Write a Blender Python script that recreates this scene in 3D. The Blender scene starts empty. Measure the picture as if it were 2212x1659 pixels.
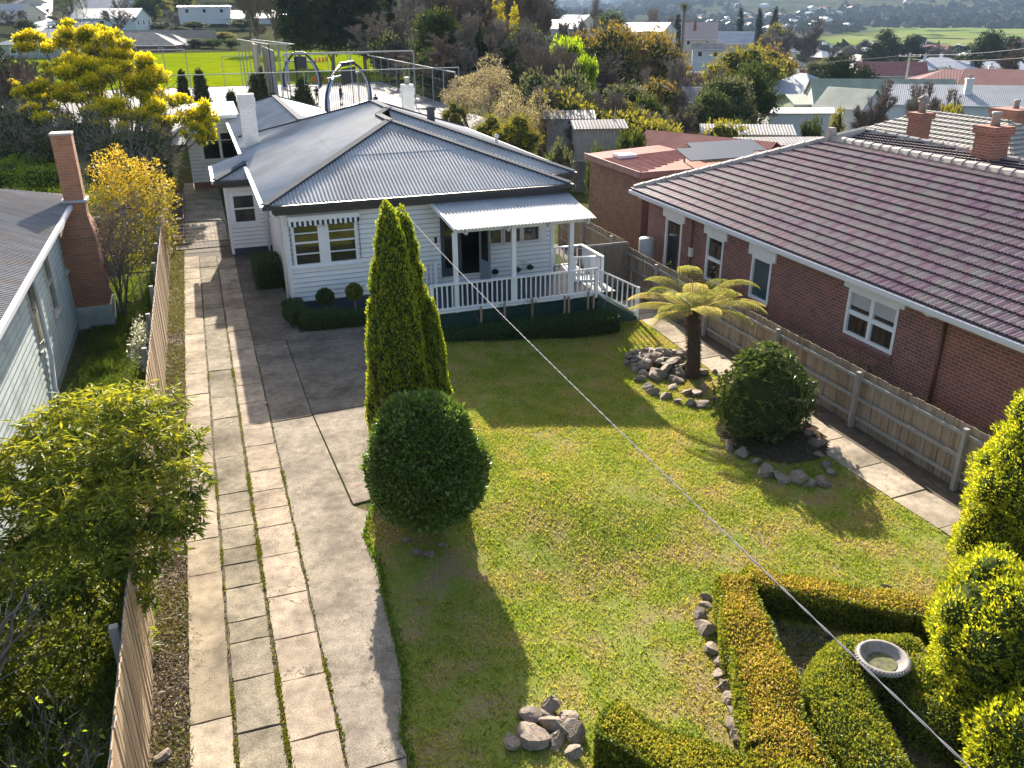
import bpy, math, random
import numpy as np
from mathutils import Vector, Matrix
PI = math.pi
C = bpy.context.scene.collection
# ------------------------------------------------------------------ camera
FPX = 1840.57
YAW, PITCH, ROLL = math.radians(19.446), math.radians(23.676), math.radians(-.411)
fwd = np.array([math.sin(YAW)*math.cos(PITCH), math.cos(YAW)*math.cos(PITCH), -math.sin(PITCH)])
rt0 = np.array([math.cos(YAW), -math.sin(YAW), 0.]); up0 = np.cross(rt0, fwd)
RT = math.cos(ROLL)*rt0+math.sin(ROLL)*up0; UP = -math.sin(ROLL)*rt0+math.cos(ROLL)*up0
CAM = np.array([0, 0, 8.6])
cd = bpy.data.cameras.new('camera'); cam = bpy.data.objects.new('camera', cd); C.objects.link(cam)
cd.sensor_width = 36; cd.lens = FPX/2212*36; cd.clip_start = .1; cd.clip_end = 20000
M4 = Matrix([[RT[0], UP[0], -fwd[0], CAM[0]], [RT[1], UP[1], -fwd[1], CAM[1]], [RT[2], UP[2], -fwd[2], CAM[2]], [0, 0, 0, 1]])
cam.matrix_world = M4; bpy.context.scene.camera = cam
# ------------------------------------------------------------------ light
SUN_AZ, SUN_EL = math.radians(9.5), math.radians(24.5)   # azimuth from +Y towards +X
w = bpy.data.worlds.new('World'); bpy.context.scene.world = w; w.use_nodes = True
nt = w.node_tree; bg = nt.nodes['Background']; sky = nt.nodes.new('ShaderNodeTexSky')
sky.sky_type = 'NISHITA'; sky.sun_disc = False; sky.sun_elevation = SUN_EL; sky.sun_rotation = SUN_AZ
sky.air_density = 1.0; sky.dust_density = 2.5; sky.ozone_density = .6
nt.links.new(sky.outputs[0], bg.inputs[0]); bg.inputs[1].default_value = .075
sl = bpy.data.lights.new('sun', 'SUN'); sun = bpy.data.objects.new('sun', sl); C.objects.link(sun)
sl.energy = 5.0; sl.angle = math.radians(.5); sl.color = (1, .91, .79)
sd = Vector((math.sin(SUN_AZ)*math.cos(SUN_EL), math.cos(SUN_AZ)*math.cos(SUN_EL), math.sin(SUN_EL)))
sun.rotation_euler = sd.to_track_quat('Z', 'Y').to_euler()
sc = bpy.context.scene
sc.view_settings.view_transform = 'Standard'; sc.view_settings.look = 'None'; sc.view_settings.gamma = 1
sc.view_settings.exposure = 1.75
sc.render.engine = 'CYCLES'
sc.cycles.max_bounces = 6; sc.cycles.transparent_max_bounces = 8

# ------------------------------------------------------------------ pixel helpers (photo measured on a 2212 x 1659 grid)
def ray(x, y): return (x-1106)*RT-(y-829.5)*UP+FPX*fwd
def atz(x, y, z=0.):
    d = ray(x, y); return CAM+(z-CAM[2])/d[2]*d
def aty(x, y, Y):
    d = ray(x, y); return CAM+(Y-CAM[1])/d[1]*d
def atx(x, y, X):
    d = ray(x, y); return CAM+(X-CAM[0])/d[0]*d
def atd(x, y, D): return CAM+ray(x, y)*D/FPX
def ss(a, b, x):
    t = np.clip((np.asarray(x, float)-a)/(b-a), 0, 1); return t*t*(3-2*t)
def T(x, y):
    x = np.asarray(x, float); y = np.asarray(y, float)
    D = np.hypot(x, y); az = np.degrees(np.arctan2(x, np.maximum(y, 1e-3)))
    az = np.where(y < 0, np.sign(x)*90, az)
    wn = 1-ss(10.5, 14., y); g = -(.62*ss(2.5, 5.4, x)*wn+(.2*ss(2.5, 5., x)+.42*ss(4.0, 11.5, x))*(1-wn))-.08*ss(6, 13, x)-1.0*ss(17, 45, x)
    g = g-.6*(1-ss(-2.9, -2.05, x))
    g = g*(1-ss(44, 60, y)*(1-ss(17, 24, az)))
    g = g+1.5*ss(50, 60, y)*(1-ss(18, 27, az))
    g = g-8.5*ss(17, 29, az)*ss(42, 140, D)-5*ss(25, 35, az)*ss(150, 600, D)
    g = g+(1-ss(13, 25, az))*44*ss(180, 700, D)
    wob = np.sin(x*.0021+1.3)*np.cos(y*.0017)+.5*np.sin(x*.0063+y*.004)+.25*np.sin(x*.017-y*.013)
    g = g+ss(1100, 2200, D)*(30+14*wob)*ss(20, 30, az)+ss(2400, 6000, D)*(105+50*wob+45*ss(30, 5, az)+40*ss(34, 50, az))
    return g
# ------------------------------------------------------------------ mesh builder
def obj(name, V, F, mat, parent=None, smooth=False, attr=None, wl=True, uv=True):
    me = bpy.data.meshes.new(name)
    V = np.asarray(V, np.float32)
    if isinstance(F, np.ndarray):
        n, k = F.shape; tot = n*k; me.vertices.add(len(V)); me.vertices.foreach_set('co', V.ravel())
        me.loops.add(tot); me.loops.foreach_set('vertex_index', F.astype(np.int32).ravel())
        me.polygons.add(n); me.polygons.foreach_set('loop_start', np.arange(0, tot, k, dtype=np.int32))
        me.polygons.foreach_set('loop_total', np.full(n, k, np.int32)); me.update(calc_edges=True)
    else:
        me.from_pydata(V.tolist(), [], F); me.update()
    if uv and len(me.polygons) < 60000:
        n = len(me.polygons); N = np.empty(n*3, np.float32); me.polygons.foreach_get('normal', N); N = np.abs(N.reshape(-1, 3))
        L = np.empty(len(me.loops), np.int32); me.loops.foreach_get('vertex_index', L)
        lt = np.empty(n, np.int32); me.polygons.foreach_get('loop_total', lt); pf = np.repeat(np.arange(n), lt)
        P = V[L]; NN = N[pf]; horiz = (NN[:, 2] > .8)[:, None]; xd = (NN[:, 0] > NN[:, 1])[:, None]
        U = np.where(horiz, P[:, :2], np.where(xd, P[:, 1:3], P[:, [0, 2]]))
        ul = me.uv_layers.new(name='UVMap'); ul.data.foreach_set('uv', np.ascontiguousarray(U, np.float32).ravel())
    if attr is not None:
        a = me.attributes.new('rnd', 'FLOAT', 'POINT'); a.data.foreach_set('value', np.asarray(attr, np.float32))
    me.polygons.foreach_set('use_smooth', np.full(len(me.polygons), bool(smooth)))
    if mat: me.materials.append(mat)
    o = bpy.data.objects.new(name, me); C.objects.link(o)
    if parent is not None:
        o.parent = parent
        if wl and parent.type == 'EMPTY': o.location = -parent.location
    return o
def thing(name, label, cat, loc=(0, 0, 0), group=None):
    o = bpy.data.objects.new(name, None); C.objects.link(o); o.location = loc; o.empty_display_size = .2
    return tag(o, label, cat, group)
def tag(o, label=None, cat=None, group=None, kind=None):
    if label: o['label'] = label
    if cat: o['category'] = cat
    if group: o['group'] = group
    if kind: o['kind'] = kind
    return o
def dup(root, loc, rotz=0., scale=None, label=None, group=None):
    r = root.copy(); C.objects.link(r); r.location = loc; r.rotation_euler = (0, 0, rotz)
    if scale is not None: r.scale = scale if hasattr(scale, '__len__') else (scale,)*3
    if label: r['label'] = label
    if group: r['group'] = group
    for ch in list(root.children):
        c = ch.copy(); C.objects.link(c); c.parent = r
        for g in ch.children:
            d = g.copy(); C.objects.link(d); d.parent = c
    return r
class Fr:      # a wall frame: origin, horizontal direction u, outward normal n
    def __init__(s, o, u, n): s.o = np.array(o, float); s.u = np.array(u, float); s.u /= np.linalg.norm(s.u); s.n = np.array(n, float); s.n /= np.linalg.norm(s.n)
    def p(s, u, n, z): return s.o+s.u*u+s.n*n+np.array([0, 0, z])
class MB:
    def __init__(s): s.v = []; s.f = []
    def add(s, V, F):
        b = len(s.v); s.v += [tuple(map(float, q)) for q in V]; s.f += [tuple(i+b for i in q) for q in F]; return s
    def hexa(s, P): return s.add(P, [(0, 3, 2, 1), (4, 5, 6, 7), (0, 1, 5, 4), (1, 2, 6, 5), (2, 3, 7, 6), (3, 0, 4, 7)])
    def box(s, a, b):
        x0, y0, z0 = a; x1, y1, z1 = b
        return s.hexa([(x0, y0, z0), (x1, y0, z0), (x1, y1, z0), (x0, y1, z0), (x0, y0, z1), (x1, y0, z1), (x1, y1, z1), (x0, y1, z1)])
    def fbox(s, fr, u0, u1, n0, n1, z0, z1):
        return s.hexa([fr.p(u0, n0, z0), fr.p(u1, n0, z0), fr.p(u1, n1, z0), fr.p(u0, n1, z0), fr.p(u0, n0, z1), fr.p(u1, n0, z1), fr.p(u1, n1, z1), fr.p(u0, n1, z1)])
    def bar(s, a, b, w, h=None, up=(0, 0, 1)):
        a = np.array(a, float); b = np.array(b, float); h = h or w; d = b-a; d /= np.linalg.norm(d)+1e-9
        x = np.cross(d, up)
        if np.linalg.norm(x) < 1e-3: x = np.cross(d, (0, 1, 0))
        x /= np.linalg.norm(x); y = np.cross(x, d); x = x*w/2; y = y*h/2
        return s.hexa([a-x-y, a+x-y, a+x+y, a-x+y, b-x-y, b+x-y, b+x+y, b-x+y])
    def tube(s, pts, r, n=8, cap=True):
        pts = [np.array(p, float) for p in pts]; rs = r if hasattr(r, '__len__') else [r]*len(pts); b = len(s.v); m = len(pts)
        ref = None
        for i, p in enumerate(pts):
            d = pts[min(i+1, m-1)]-pts[max(i-1, 0)]; d /= np.linalg.norm(d)+1e-9
            if ref is None: ref = np.cross(d, (0, 0, 1)) if abs(d[2]) < .9 else np.cross(d, (0, 1, 0))
            x = ref-d*(ref@d); x /= np.linalg.norm(x)+1e-9; ref = x; y = np.cross(d, x)
            for k in range(n):
                t = 2*PI*k/n; s.v.append(tuple(p+rs[i]*(x*math.cos(t)+y*math.sin(t))))
        for i in range(m-1):
            for k in range(n): s.f.append((b+i*n+k, b+i*n+(k+1) % n, b+(i+1)*n+(k+1) % n, b+(i+1)*n+k))
        if cap: s.f.append(tuple(b+k for k in range(n))[::-1]); s.f.append(tuple(b+(m-1)*n+k for k in range(n)))
        return s
    def lathe(s, c, prof, n=24):
        b = len(s.v); c = np.array(c, float)
        for r, z in prof:
            for k in range(n): s.v.append((c[0]+r*math.cos(2*PI*k/n), c[1]+r*math.sin(2*PI*k/n), c[2]+z))
        for i in range(len(prof)-1):
            for k in range(n): s.f.append((b+i*n+k, b+i*n+(k+1) % n, b+(i+1)*n+(k+1) % n, b+(i+1)*n+k))
        s.f.append(tuple(b+k for k in range(n))[::-1]); s.f.append(tuple(b+(len(prof)-1)*n+k for k in range(n)))
        return s
    def slab(s, poly, th):       # flat polygon (3D) given a thickness downwards
        n = len(poly); P = [tuple(p) for p in poly]; Q = [(p[0], p[1], p[2]-th) for p in P]
        return s.add(P+Q, [tuple(range(n)), tuple(range(2*n-1, n-1, -1))]+[(i, n+i, n+(i+1) % n, (i+1) % n) for i in range(n)])
    def build(s, name, mat, parent=None, smooth=False, wl=True): return obj(name, s.v, s.f, mat, parent, smooth, wl=wl)

def clipu(poly, u):          # v-interval of a convex polygon at u
    vs = []
    for i in range(len(poly)):
        a, b = poly[i], poly[(i+1) % len(poly)]
        if (a[0]-u)*(b[0]-u) <= 0 and abs(a[0]-b[0]) > 1e-9:
            t = (u-a[0])/(b[0]-a[0]); vs.append(a[1]+t*(b[1]-a[1]))
    return (min(vs), max(vs)) if vs else None
def sheet_roof(P, period=.1, amp=.012, sub=6, course=0., lift=.0, ribs=None, th=.012, attr=None):
    """corrugated or tiled sheet over the convex polygon P; P[0]->P[1] is the eave; returns V,F"""
    P = [np.array(p, float) for p in P]; o = P[0]; u = P[1]-P[0]; u /= np.linalg.norm(u)
    n = np.cross(u, P[2]-P[0]); n /= np.linalg.norm(n)
    if n[2] < 0: n = -n
    v = np.cross(n, u)
    if v@(P[2]-P[0]) < 0: v = -v
    Q = [((p-o)@u, (p-o)@v) for p in P]; u0 = min(q[0] for q in Q)+1e-4; u1 = max(q[0] for q in Q)-1e-4
    N = max(2, int((u1-u0)/period*sub)); us = np.linspace(u0, u1, N+1); V = []; F = []
    prof = ribs or (lambda t: .5*math.cos(2*PI*t))
    hs = [amp*prof(((x-u0)/period) % 1) for x in us]; iv = [clipu(Q, x) for x in us]
    def pt(x, y, h): return tuple(o+u*x+v*y+n*h)
    vmax = max(q[1] for q in Q); ks = [(0, vmax+1)] if not course else [(k*course, (k+1)*course) for k in range(int(vmax/course)+2)]
    for i in range(N):
        A, B = iv[i], iv[i+1]
        if A is None or B is None: continue
        for a, b in ks:
            l0, l1 = max(A[0], a), min(A[1], b); r0, r1 = max(B[0], a), min(B[1], b)
            if l1 <= l0 and r1 <= r0: continue
            l1 = max(l0, l1); r1 = max(r0, r1)
            if a > 0 or not course: pass
            lf = lambda y: lift*(1-(y-a)/course) if course else 0.
            k = len(V); V += [pt(us[i], l0, hs[i]+lf(l0)), pt(us[i+1], r0, hs[i+1]+lf(r0)), pt(us[i+1], r1, hs[i+1]+lf(r1)), pt(us[i], l1, hs[i]+lf(l1))]
            F.append((k, k+1, k+2, k+3))
            if attr is not None: hv = ((int((us[i]-u0+1e-4)/(period*.5))*12.9898+a*78.233+7.7)*43758.5453) % 1; attr += [hv]*6
            V += [pt(us[i], l0, hs[i]+lf(l0)-lift-th), pt(us[i+1], r0, hs[i+1]+lf(r0)-lift-th)]; F.append((k+1, k, k+4, k+5))
    return np.array(V), np.array(F)
def join(parts):
    V = []; F = []; b = 0
    for v, f in parts: V.append(v); F.append(f+b); b += len(v)
    return np.concatenate(V), np.concatenate(F)
def ticks(a, b, step):
    r = []; x = a
    while x < b-1e-6: r.append((x, min(x+step, b))); x += step
    return r
def boards(mb, fr, u0, u1, z0, z1, holes=(), pitch=.152, lap=.026):
    for a, b in ticks(z0, z1, pitch):
        zs = sorted({a, b}|{h[2] for h in holes if a < h[2] < b}|{h[3] for h in holes if a < h[3] < b})
        for c, d in zip(zs[:-1], zs[1:]):
            cuts = sorted((h[0], h[1]) for h in holes if h[2] < d-1e-6 and h[3] > c+1e-6); x = u0; iv = []
            for p, q in cuts:
                if p > x: iv.append((x, p))
                x = max(x, q)
            if x < u1: iv.append((x, u1))
            nc = lap*(1-(c-a)/pitch); nd = lap*(1-(d-a)/pitch)
            for p, q in iv:
                e = .017 if abs(c-a) < 1e-6 else 0.
                mb.add([fr.p(p, nc, c), fr.p(q, nc, c), fr.p(q, nd, d), fr.p(p, nd, d), fr.p(p, -.02, c), fr.p(q, -.02, c), fr.p(p, nc-.002, c+e), fr.p(q, nc-.002, c+e)], [(6, 7, 2, 3), (4, 5, 1, 0), (0, 1, 7, 6)])
def plainwall(mb, fr, u0, u1, z0, z1, holes=(), n=0.):
    us = sorted({u0, u1}|{h[0] for h in holes}|{h[1] for h in holes}); zs = sorted({z0, z1}|{h[2] for h in holes}|{h[3] for h in holes})
    for a, b in zip(us[:-1], us[1:]):
        for c, d in zip(zs[:-1], zs[1:]):
            m, k = (a+b)/2, (c+d)/2
            if any(h[0] < m < h[1] and h[2] < k < h[3] for h in holes): continue
            mb.add([fr.p(a, n, c), fr.p(b, n, c), fr.p(b, n, d), fr.p(a, n, d)], [(0, 1, 2, 3)])
# ------------------------------------------------------------------ materials
MATS = {}
def nodes(m): return m.node_tree.nodes, m.node_tree.links
def mat(name, c1, rough=.7, metal=0., c2=None, scale=3., bump=0., bscale=40., spec=.5, c3=None, s3=.5, detail=6., emis=None, stretch=None, coat=0.):
    if name in MATS: return MATS[name]
    m = bpy.data.materials.new(name); m.use_nodes = True; N, L = nodes(m); b = N['Principled BSDF']
    b.inputs['Roughness'].default_value = rough; b.inputs['Metallic'].default_value = metal; b.inputs['Specular IOR Level'].default_value = spec
    b.inputs['Base Color'].default_value = (*c1, 1)
    if coat: b.inputs['Coat Weight'].default_value = coat
    tc = N.new('ShaderNodeTexCoord'); src = tc.outputs['Object']
    if stretch:
        mp = N.new('ShaderNodeMapping'); mp.inputs['Scale'].default_value = stretch; L.new(src, mp.inputs[0]); src = mp.outputs[0]
    col = None
    def mix(a, bcol, sc, lo, hi):
        n = N.new('ShaderNodeTexNoise'); n.inputs['Scale'].default_value = sc; n.inputs['Detail'].default_value = detail; L.new(src, n.inputs[0])
        mr = N.new('ShaderNodeMapRange'); mr.inputs[1].default_value = lo; mr.inputs[2].default_value = hi; L.new(n.outputs[0], mr.inputs[0])
        x = N.new('ShaderNodeMix'); x.data_type = 'RGBA'; L.new(mr.outputs[0], x.inputs[0])
        if a is None: x.inputs[6].default_value = (*c1, 1)
        else: L.new(a, x.inputs[6])
        x.inputs[7].default_value = (*bcol, 1); return x.outputs[2]
    if c2: col = mix(col, c2, scale, .35, .65)
    if c3: col = mix(col, c3, s3, .48, .66)
    if col is not None: L.new(col, b.inputs['Base Color'])
    if bump:
        n = N.new('ShaderNodeTexNoise'); n.inputs['Scale'].default_value = bscale; n.inputs['Detail'].default_value = 4; L.new(src, n.inputs[0])
        bp = N.new('ShaderNodeBump'); bp.inputs['Strength'].default_value = bump; bp.inputs['Distance'].default_value = .02; L.new(n.outputs[0], bp.inputs['Height']); L.new(bp.outputs[0], b.inputs['Normal'])
    if emis: b.inputs['Emission Color'].default_value = (*emis, 1); b.inputs['Emission Strength'].default_value = 1
    MATS[name] = m; return m
def ramp(N, cols):
    r = N.new('ShaderNodeValToRGB'); e = r.color_ramp.elements
    e[0].position = 0; e[0].color = (*cols[0], 1); e[1].position = 1; e[1].color = (*cols[-1], 1)
    for i, c in enumerate(cols[1:-1]):
        k = e.new((i+1)/(len(cols)-1)); k.color = (*c, 1)
    return r
def leafmat(name, cols, trans=.35, rough=.45, spec=.4, nscale=0., ncol=None):
    if name in MATS: return MATS[name]
    m = bpy.data.materials.new(name); m.use_nodes = True; N, L = nodes(m); b = N['Principled BSDF']; out = N['Material Output']
    at = N.new('ShaderNodeAttribute'); at.attribute_name = 'rnd'; r = ramp(N, cols); L.new(at.outputs['Fac'], r.inputs[0]); col = r.outputs[0]
    if ncol:
        tc = N.new('ShaderNodeTexCoord'); n = N.new('ShaderNodeTexNoise'); n.inputs['Scale'].default_value = nscale; n.inputs['Detail'].default_value = 3; L.new(tc.outputs['Object'], n.inputs[0])
        mr = N.new('ShaderNodeMapRange'); mr.inputs[1].default_value = .4; mr.inputs[2].default_value = .62; L.new(n.outputs[0], mr.inputs[0])
        x = N.new('ShaderNodeMix'); x.data_type = 'RGBA'; L.new(mr.outputs[0], x.inputs[0]); L.new(col, x.inputs[6]); x.inputs[7].default_value = (*ncol, 1); col = x.outputs[2]
    b.inputs['Roughness'].default_value = rough; b.inputs['Specular IOR Level'].default_value = spec
    L.new(col, b.inputs['Base Color']); t = N.new('ShaderNodeBsdfTranslucent')
    br = N.new('ShaderNodeMix'); br.data_type = 'RGBA'; br.blend_type = 'MULTIPLY'; br.inputs[0].default_value = 1; L.new(col, br.inputs[6]); br.inputs[7].default_value = (1.25, 1.2, .65, 1); br.clamp_result = False
    L.new(br.outputs[2], t.inputs[0]); mx = N.new('ShaderNodeMixShader'); mx.inputs[0].default_value = trans
    L.new(b.outputs[0], mx.inputs[1]); L.new(t.outputs[0], mx.inputs[2]); L.new(mx.outputs[0], out.inputs[0]); MATS[name] = m; return m
def brickmat(name, c1, c2, mortar, bw=.24, bh=.086, var=None, rough=.85):
    if name in MATS: return MATS[name]
    m = bpy.data.materials.new(name); m.use_nodes = True; N, L = nodes(m); b = N['Principled BSDF']; b.inputs['Roughness'].default_value = rough
    tc = N.new('ShaderNodeTexCoord'); t = N.new('ShaderNodeTexBrick'); L.new(tc.outputs['UV'], t.inputs[0])
    t.inputs['Color1'].default_value = (*c1, 1); t.inputs['Color2'].default_value = (*c2, 1); t.inputs['Mortar'].default_value = (*mortar, 1)
    t.inputs['Scale'].default_value = 1; t.inputs['Mortar Size'].default_value = .008; t.inputs['Brick Width'].default_value = bw; t.inputs['Row Height'].default_value = bh; t.inputs['Mortar Smooth'].default_value = .3
    n = N.new('ShaderNodeTexNoise'); n.inputs['Scale'].default_value = 2.2; n.inputs['Detail'].default_value = 8; L.new(tc.outputs['UV'], n.inputs[0])
    x = N.new('ShaderNodeMix'); x.data_type = 'RGBA'; x.blend_type = 'MULTIPLY'; x.inputs[0].default_value = .8; L.new(t.outputs[0], x.inputs[6])
    r = ramp(N, [(.6, .58, .58), (1.0, .98, .96), (1.35, 1.28, 1.2)]); L.new(n.outputs[0], r.inputs[0]); L.new(r.outputs[0], x.inputs[7]); L.new(x.outputs[2], b.inputs['Base Color'])
    bp = N.new('ShaderNodeBump'); bp.inputs['Strength'].default_value = .6; bp.inputs['Distance'].default_value = .008; bp.invert = True; L.new(t.outputs['Fac'], bp.inputs['Height']); L.new(bp.outputs[0], b.inputs['Normal'])
    MATS[name] = m; return m
WHITE = mat('white_paint', (.84, .85, .86), .45, c2=(.77, .78, .8), scale=1.5)
CREAM = mat('cream_paint', (.74, .72, .66), .5, c2=(.62, .6, .54), scale=2)
DKTRIM = mat('charcoal_trim', (.045, .043, .045), .45)
GLASS = mat('window_glass', (.018, .018, .014), .04, spec=.9, c2=(.05, .045, .025), scale=1.3)
DARKGLASS = mat('dark_glass', (.008, .009, .01), .05, spec=.8)
CURTAIN = mat('net_curtain', (.5, .5, .5), .8, c2=(.4, .4, .41), scale=6, stretch=(3, 3, .2))
BLUETRIM = mat('slate_blue_trim', (.045, .06, .085), .5)
IRON = mat('grey_roof_iron', (.38, .385, .4), .6, 0., c2=(.45, .455, .465), scale=1.1, c3=(.3, .3, .31), s3=.4, spec=.12)
IRONCAP = mat('grey_roof_capping', (.045, .055, .075), .9, 0., c2=(.065, .075, .095), scale=2, spec=.1)
OLDIRON = mat('weathered_iron', (.24, .235, .24), .75, 0., c2=(.16, .155, .16), scale=2, c3=(.2, .15, .12), s3=1.2, stretch=(.5, 2, 1))
GALV = mat('galvanised_iron', (.5, .5, .51), .68, 0., c2=(.4, .41, .43), scale=1.4, spec=.25)
GALVPIPE = mat('galvanised_pipe', (.3, .32, .33), .7, 0., spec=.2)
DECK = mat('dark_deck_boards', (.05, .06, .085), .55, c2=(.035, .045, .065), scale=3)
LATTICE = mat('green_lattice', (.022, .07, .055), .6)
WOOD = mat('weathered_paling', (.26, .2, .145), .85, c2=(.34, .28, .215), scale=5, stretch=(2, 2, .25), c3=(.22, .155, .105), s3=2.2)
WOODL = mat('warm_paling', (.46, .31, .17), .85, c2=(.55, .41, .26), scale=5, stretch=(2, 2, .25), c3=(.3, .2, .12), s3=2.2)
WOODG = mat('grey_timber', (.25, .235, .22), .85, c2=(.34, .32, .3), scale=6, stretch=(2, 2, .4))
STAKE = mat('pine_stake', (.36, .27, .18), .8)
BRICK = brickmat('plum_brick', (.27, .1, .07), (.15, .07, .075), (.34, .29, .25))
BRICKR = brickmat('red_brick', (.32, .11, .065), (.22, .085, .06), (.36, .3, .26))
BRICKB = brickmat('brown_brick', (.3, .16, .1), (.2, .11, .075), (.18, .14, .11))
BRICKO = brickmat('orange_chimney_brick', (.46, .19, .09), (.33, .14, .08), (.3, .26, .22))
WPB = brickmat('white_painted_brick', (.72, .73, .73), (.66, .67, .68), (.5, .5, .5))
TERRA = mat('aged_roof_tile', (.3, .2, .19), .45, c2=(.4, .31, .28), scale=5, c3=(.16, .11, .13), s3=1.5, spec=.6, bump=.3, bscale=60)
GREYT = mat('grey_concrete_tile', (.3, .275, .24), .7, c2=(.37, .34, .3), scale=3)
REDIRON = mat('faded_red_iron', (.27, .085, .075), .8, c2=(.34, .13, .11), scale=1.2, spec=.12)
CONC = mat('driveway_concrete', (.33, .28, .23), .85, c2=(.4, .35, .29), scale=1.1, c3=(.24, .2, .165), s3=.55, bump=.35, bscale=70)
SOIL = mat('garden_soil', (.06, .045, .032), .95, c2=(.1, .075, .05), scale=5, bump=.5, bscale=25)
ROCKM = mat('garden_rock', (.2, .145, .1), .85, c2=(.29, .235, .18), scale=6, c3=(.13, .115, .105), s3=3., bump=.6, bscale=14)
BARK = mat('grey_bark', (.13, .105, .09), .9, c2=(.2, .17, .15), scale=5)
BARKP = mat('purplish_twig_bark', (.17, .125, .12), .9, c2=(.24, .19, .175), scale=2)
PALEB = mat('pale_bark', (.36, .31, .27), .85, c2=(.26, .22, .19), scale=4)
STONE = mat('cast_stone', (.33, .31, .29), .85, c2=(.22, .2, .185), scale=9, bump=.3, bscale=50)
BLACK = mat('black_metal', (.015, .015, .017), .5)
# ================================================================== SETTING
def grid(name, xs, ys, mat, off=0., attrf=None, keep=None, kind='structure', zf=None):
    X, Y = np.meshgrid(xs, ys); Z = (zf or T)(X, Y)+off
    V = np.stack([X.ravel(), Y.ravel(), Z.ravel()], 1); nx, ny = len(xs), len(ys)
    I = np.arange(nx*ny).reshape(ny, nx); F = np.stack([I[:-1, :-1].ravel(), I[:-1, 1:].ravel(), I[1:, 1:].ravel(), I[1:, :-1].ravel()], 1)
    if keep is not None:
        c = V[F].mean(1); F = F[keep(c[:, 0], c[:, 1])]
        used = np.unique(F); mp = np.full(len(V), -1); mp[used] = np.arange(len(used)); V = V[used]; F = mp[F]
    return tag(obj(name, V, F, mat, smooth=True), kind=kind)
def spread(a, b, step, far0, far1, g=1.09):
    xs = list(np.arange(a, b+1e-6, step)); s = step; x = a
    while x > far0: s *= g; x -= s; xs.insert(0, x)
    s = step; x = xs[-1]
    while x < far1: s *= g; x += s; xs.append(x)
    return np.array(xs)
# ground shader: near = grass and soil, far = bush, paddocks and town speckle
gm = bpy.data.materials.new('terrain'); gm.use_nodes = True; N, L = nodes(gm); b = N['Principled BSDF']; b.inputs['Roughness'].default_value = .95; b.inputs['Specular IOR Level'].default_value = .0
tc = N.new('ShaderNodeTexCoord'); geo = N.new('ShaderNodeNewGeometry')
def noise(sc, det=5, src=None):
    n = N.new('ShaderNodeTexNoise'); n.inputs['Scale'].default_value = sc; n.inputs['Detail'].default_value = det; L.new(src or geo.outputs['Position'], n.inputs[0]); return n.outputs[0]
def mrange(x, a, b2, c=0, d=1):
    n = N.new('ShaderNodeMapRange'); n.inputs[1].default_value = a; n.inputs[2].default_value = b2; n.inputs[3].default_value = c; n.inputs[4].default_value = d; L.new(x, n.inputs[0]); return n.outputs[0]
def cmix(f, a, c):
    n = N.new('ShaderNodeMix'); n.data_type = 'RGBA'; L.new(f, n.inputs[0])
    for v, i in ((a, 6), (c, 7)):
        if isinstance(v, tuple): n.inputs[i].default_value = (*v, 1)
        else: L.new(v, n.inputs[i])
    return n.outputs[2]
near = cmix(mrange(noise(.9, 8), .4, .6), (.07, .085, .025), (.12, .1, .055))
nearb = cmix(mrange(noise(6, 3), .45, .62), near, (.05, .075, .018))
farc = cmix(mrange(noise(.012, 8), .42, .58), (.04, .048, .026), (.075, .075, .04))
farc = cmix(mrange(noise(.05, 6), .52, .6), farc, (.025, .034, .02))
fz = N.new('ShaderNodeAttribute'); fz.attribute_name = 'rnd'
padd = cmix(mrange(noise(.006, 4), .4, .6), (.14, .2, .045), (.19, .21, .075)); padd = cmix(mrange(noise(.03, 8), .56, .6), padd, (.03, .04, .022))
farc = cmix(fz.outputs['Fac'], farc, padd)
vl = N.new('ShaderNodeVectorMath'); vl.operation = 'LENGTH'; L.new(geo.outputs['Position'], vl.inputs[0])
L.new(cmix(mrange(vl.outputs['Value'], 120, 260), nearb, farc), b.inputs['Base Color'])
xs = spread(-12, 34, .5, -5200, 7600, 1.075); ys = spread(-4, 62, .5, -900, 7600, 1.065)
X, Y = np.meshgrid(xs, ys); Z = T(X, Y); nx, ny = len(xs), len(ys)
V = np.stack([X.ravel(), Y.ravel(), Z.ravel()], 1); I = np.arange(nx*ny).reshape(ny, nx)
F = np.stack([I[:-1, :-1].ravel(), I[:-1, 1:].ravel(), I[1:, 1:].ravel(), I[1:, :-1].ravel()], 1)
Dm = np.hypot(V[:, 0], V[:, 1]); azm = np.degrees(np.arctan2(V[:, 0], np.maximum(V[:, 1], 1)))
paddock = ss(38, 41, azm+2*np.sin(Dm*.01))*ss(640, 700, Dm)*(1-ss(1200, 1300, Dm))
tag(obj('ground', V, F, gm, smooth=True, attr=paddock), kind='structure')

# lawn sheet with the driveway edge as its left border
DRV = [(-2, 1.1), (7.0, 1.15), (7.9, 1.39), (8.25, 1.33), (9.0, 1.56), (9.75, 1.66), (11.1, 1.72), (12., 1.8), (13., 1.75), (13.6, 1.95), (14.2, 2.2), (14.6, 2.9), (15.2, 3.15), (18.5, 3.3), (22.5, 3.75), (24.6, 4.0)]
def drv_x(y): return np.interp(y, [d[0] for d in DRV], [d[1] for d in DRV])
LAWN = mat('lawn_turf', (.16, .2, .035), .9, c2=(.24, .24, .07), scale=2.2, c3=(.24, .18, .1), s3=1.1, spec=.0, bump=.6, bscale=45)
ys = np.arange(-1, 24.8, .2); us = np.linspace(0, 1, 48); V = []; ny = len(ys)
for y in ys:
    x0 = float(drv_x(y)); x1 = 13.55
    for u in us: x = x0+(x1-x0)*u; V.append((x, y, float(T(x, y))+.012))
nx = len(us); I = np.arange(nx*ny).reshape(ny, nx)
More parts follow.
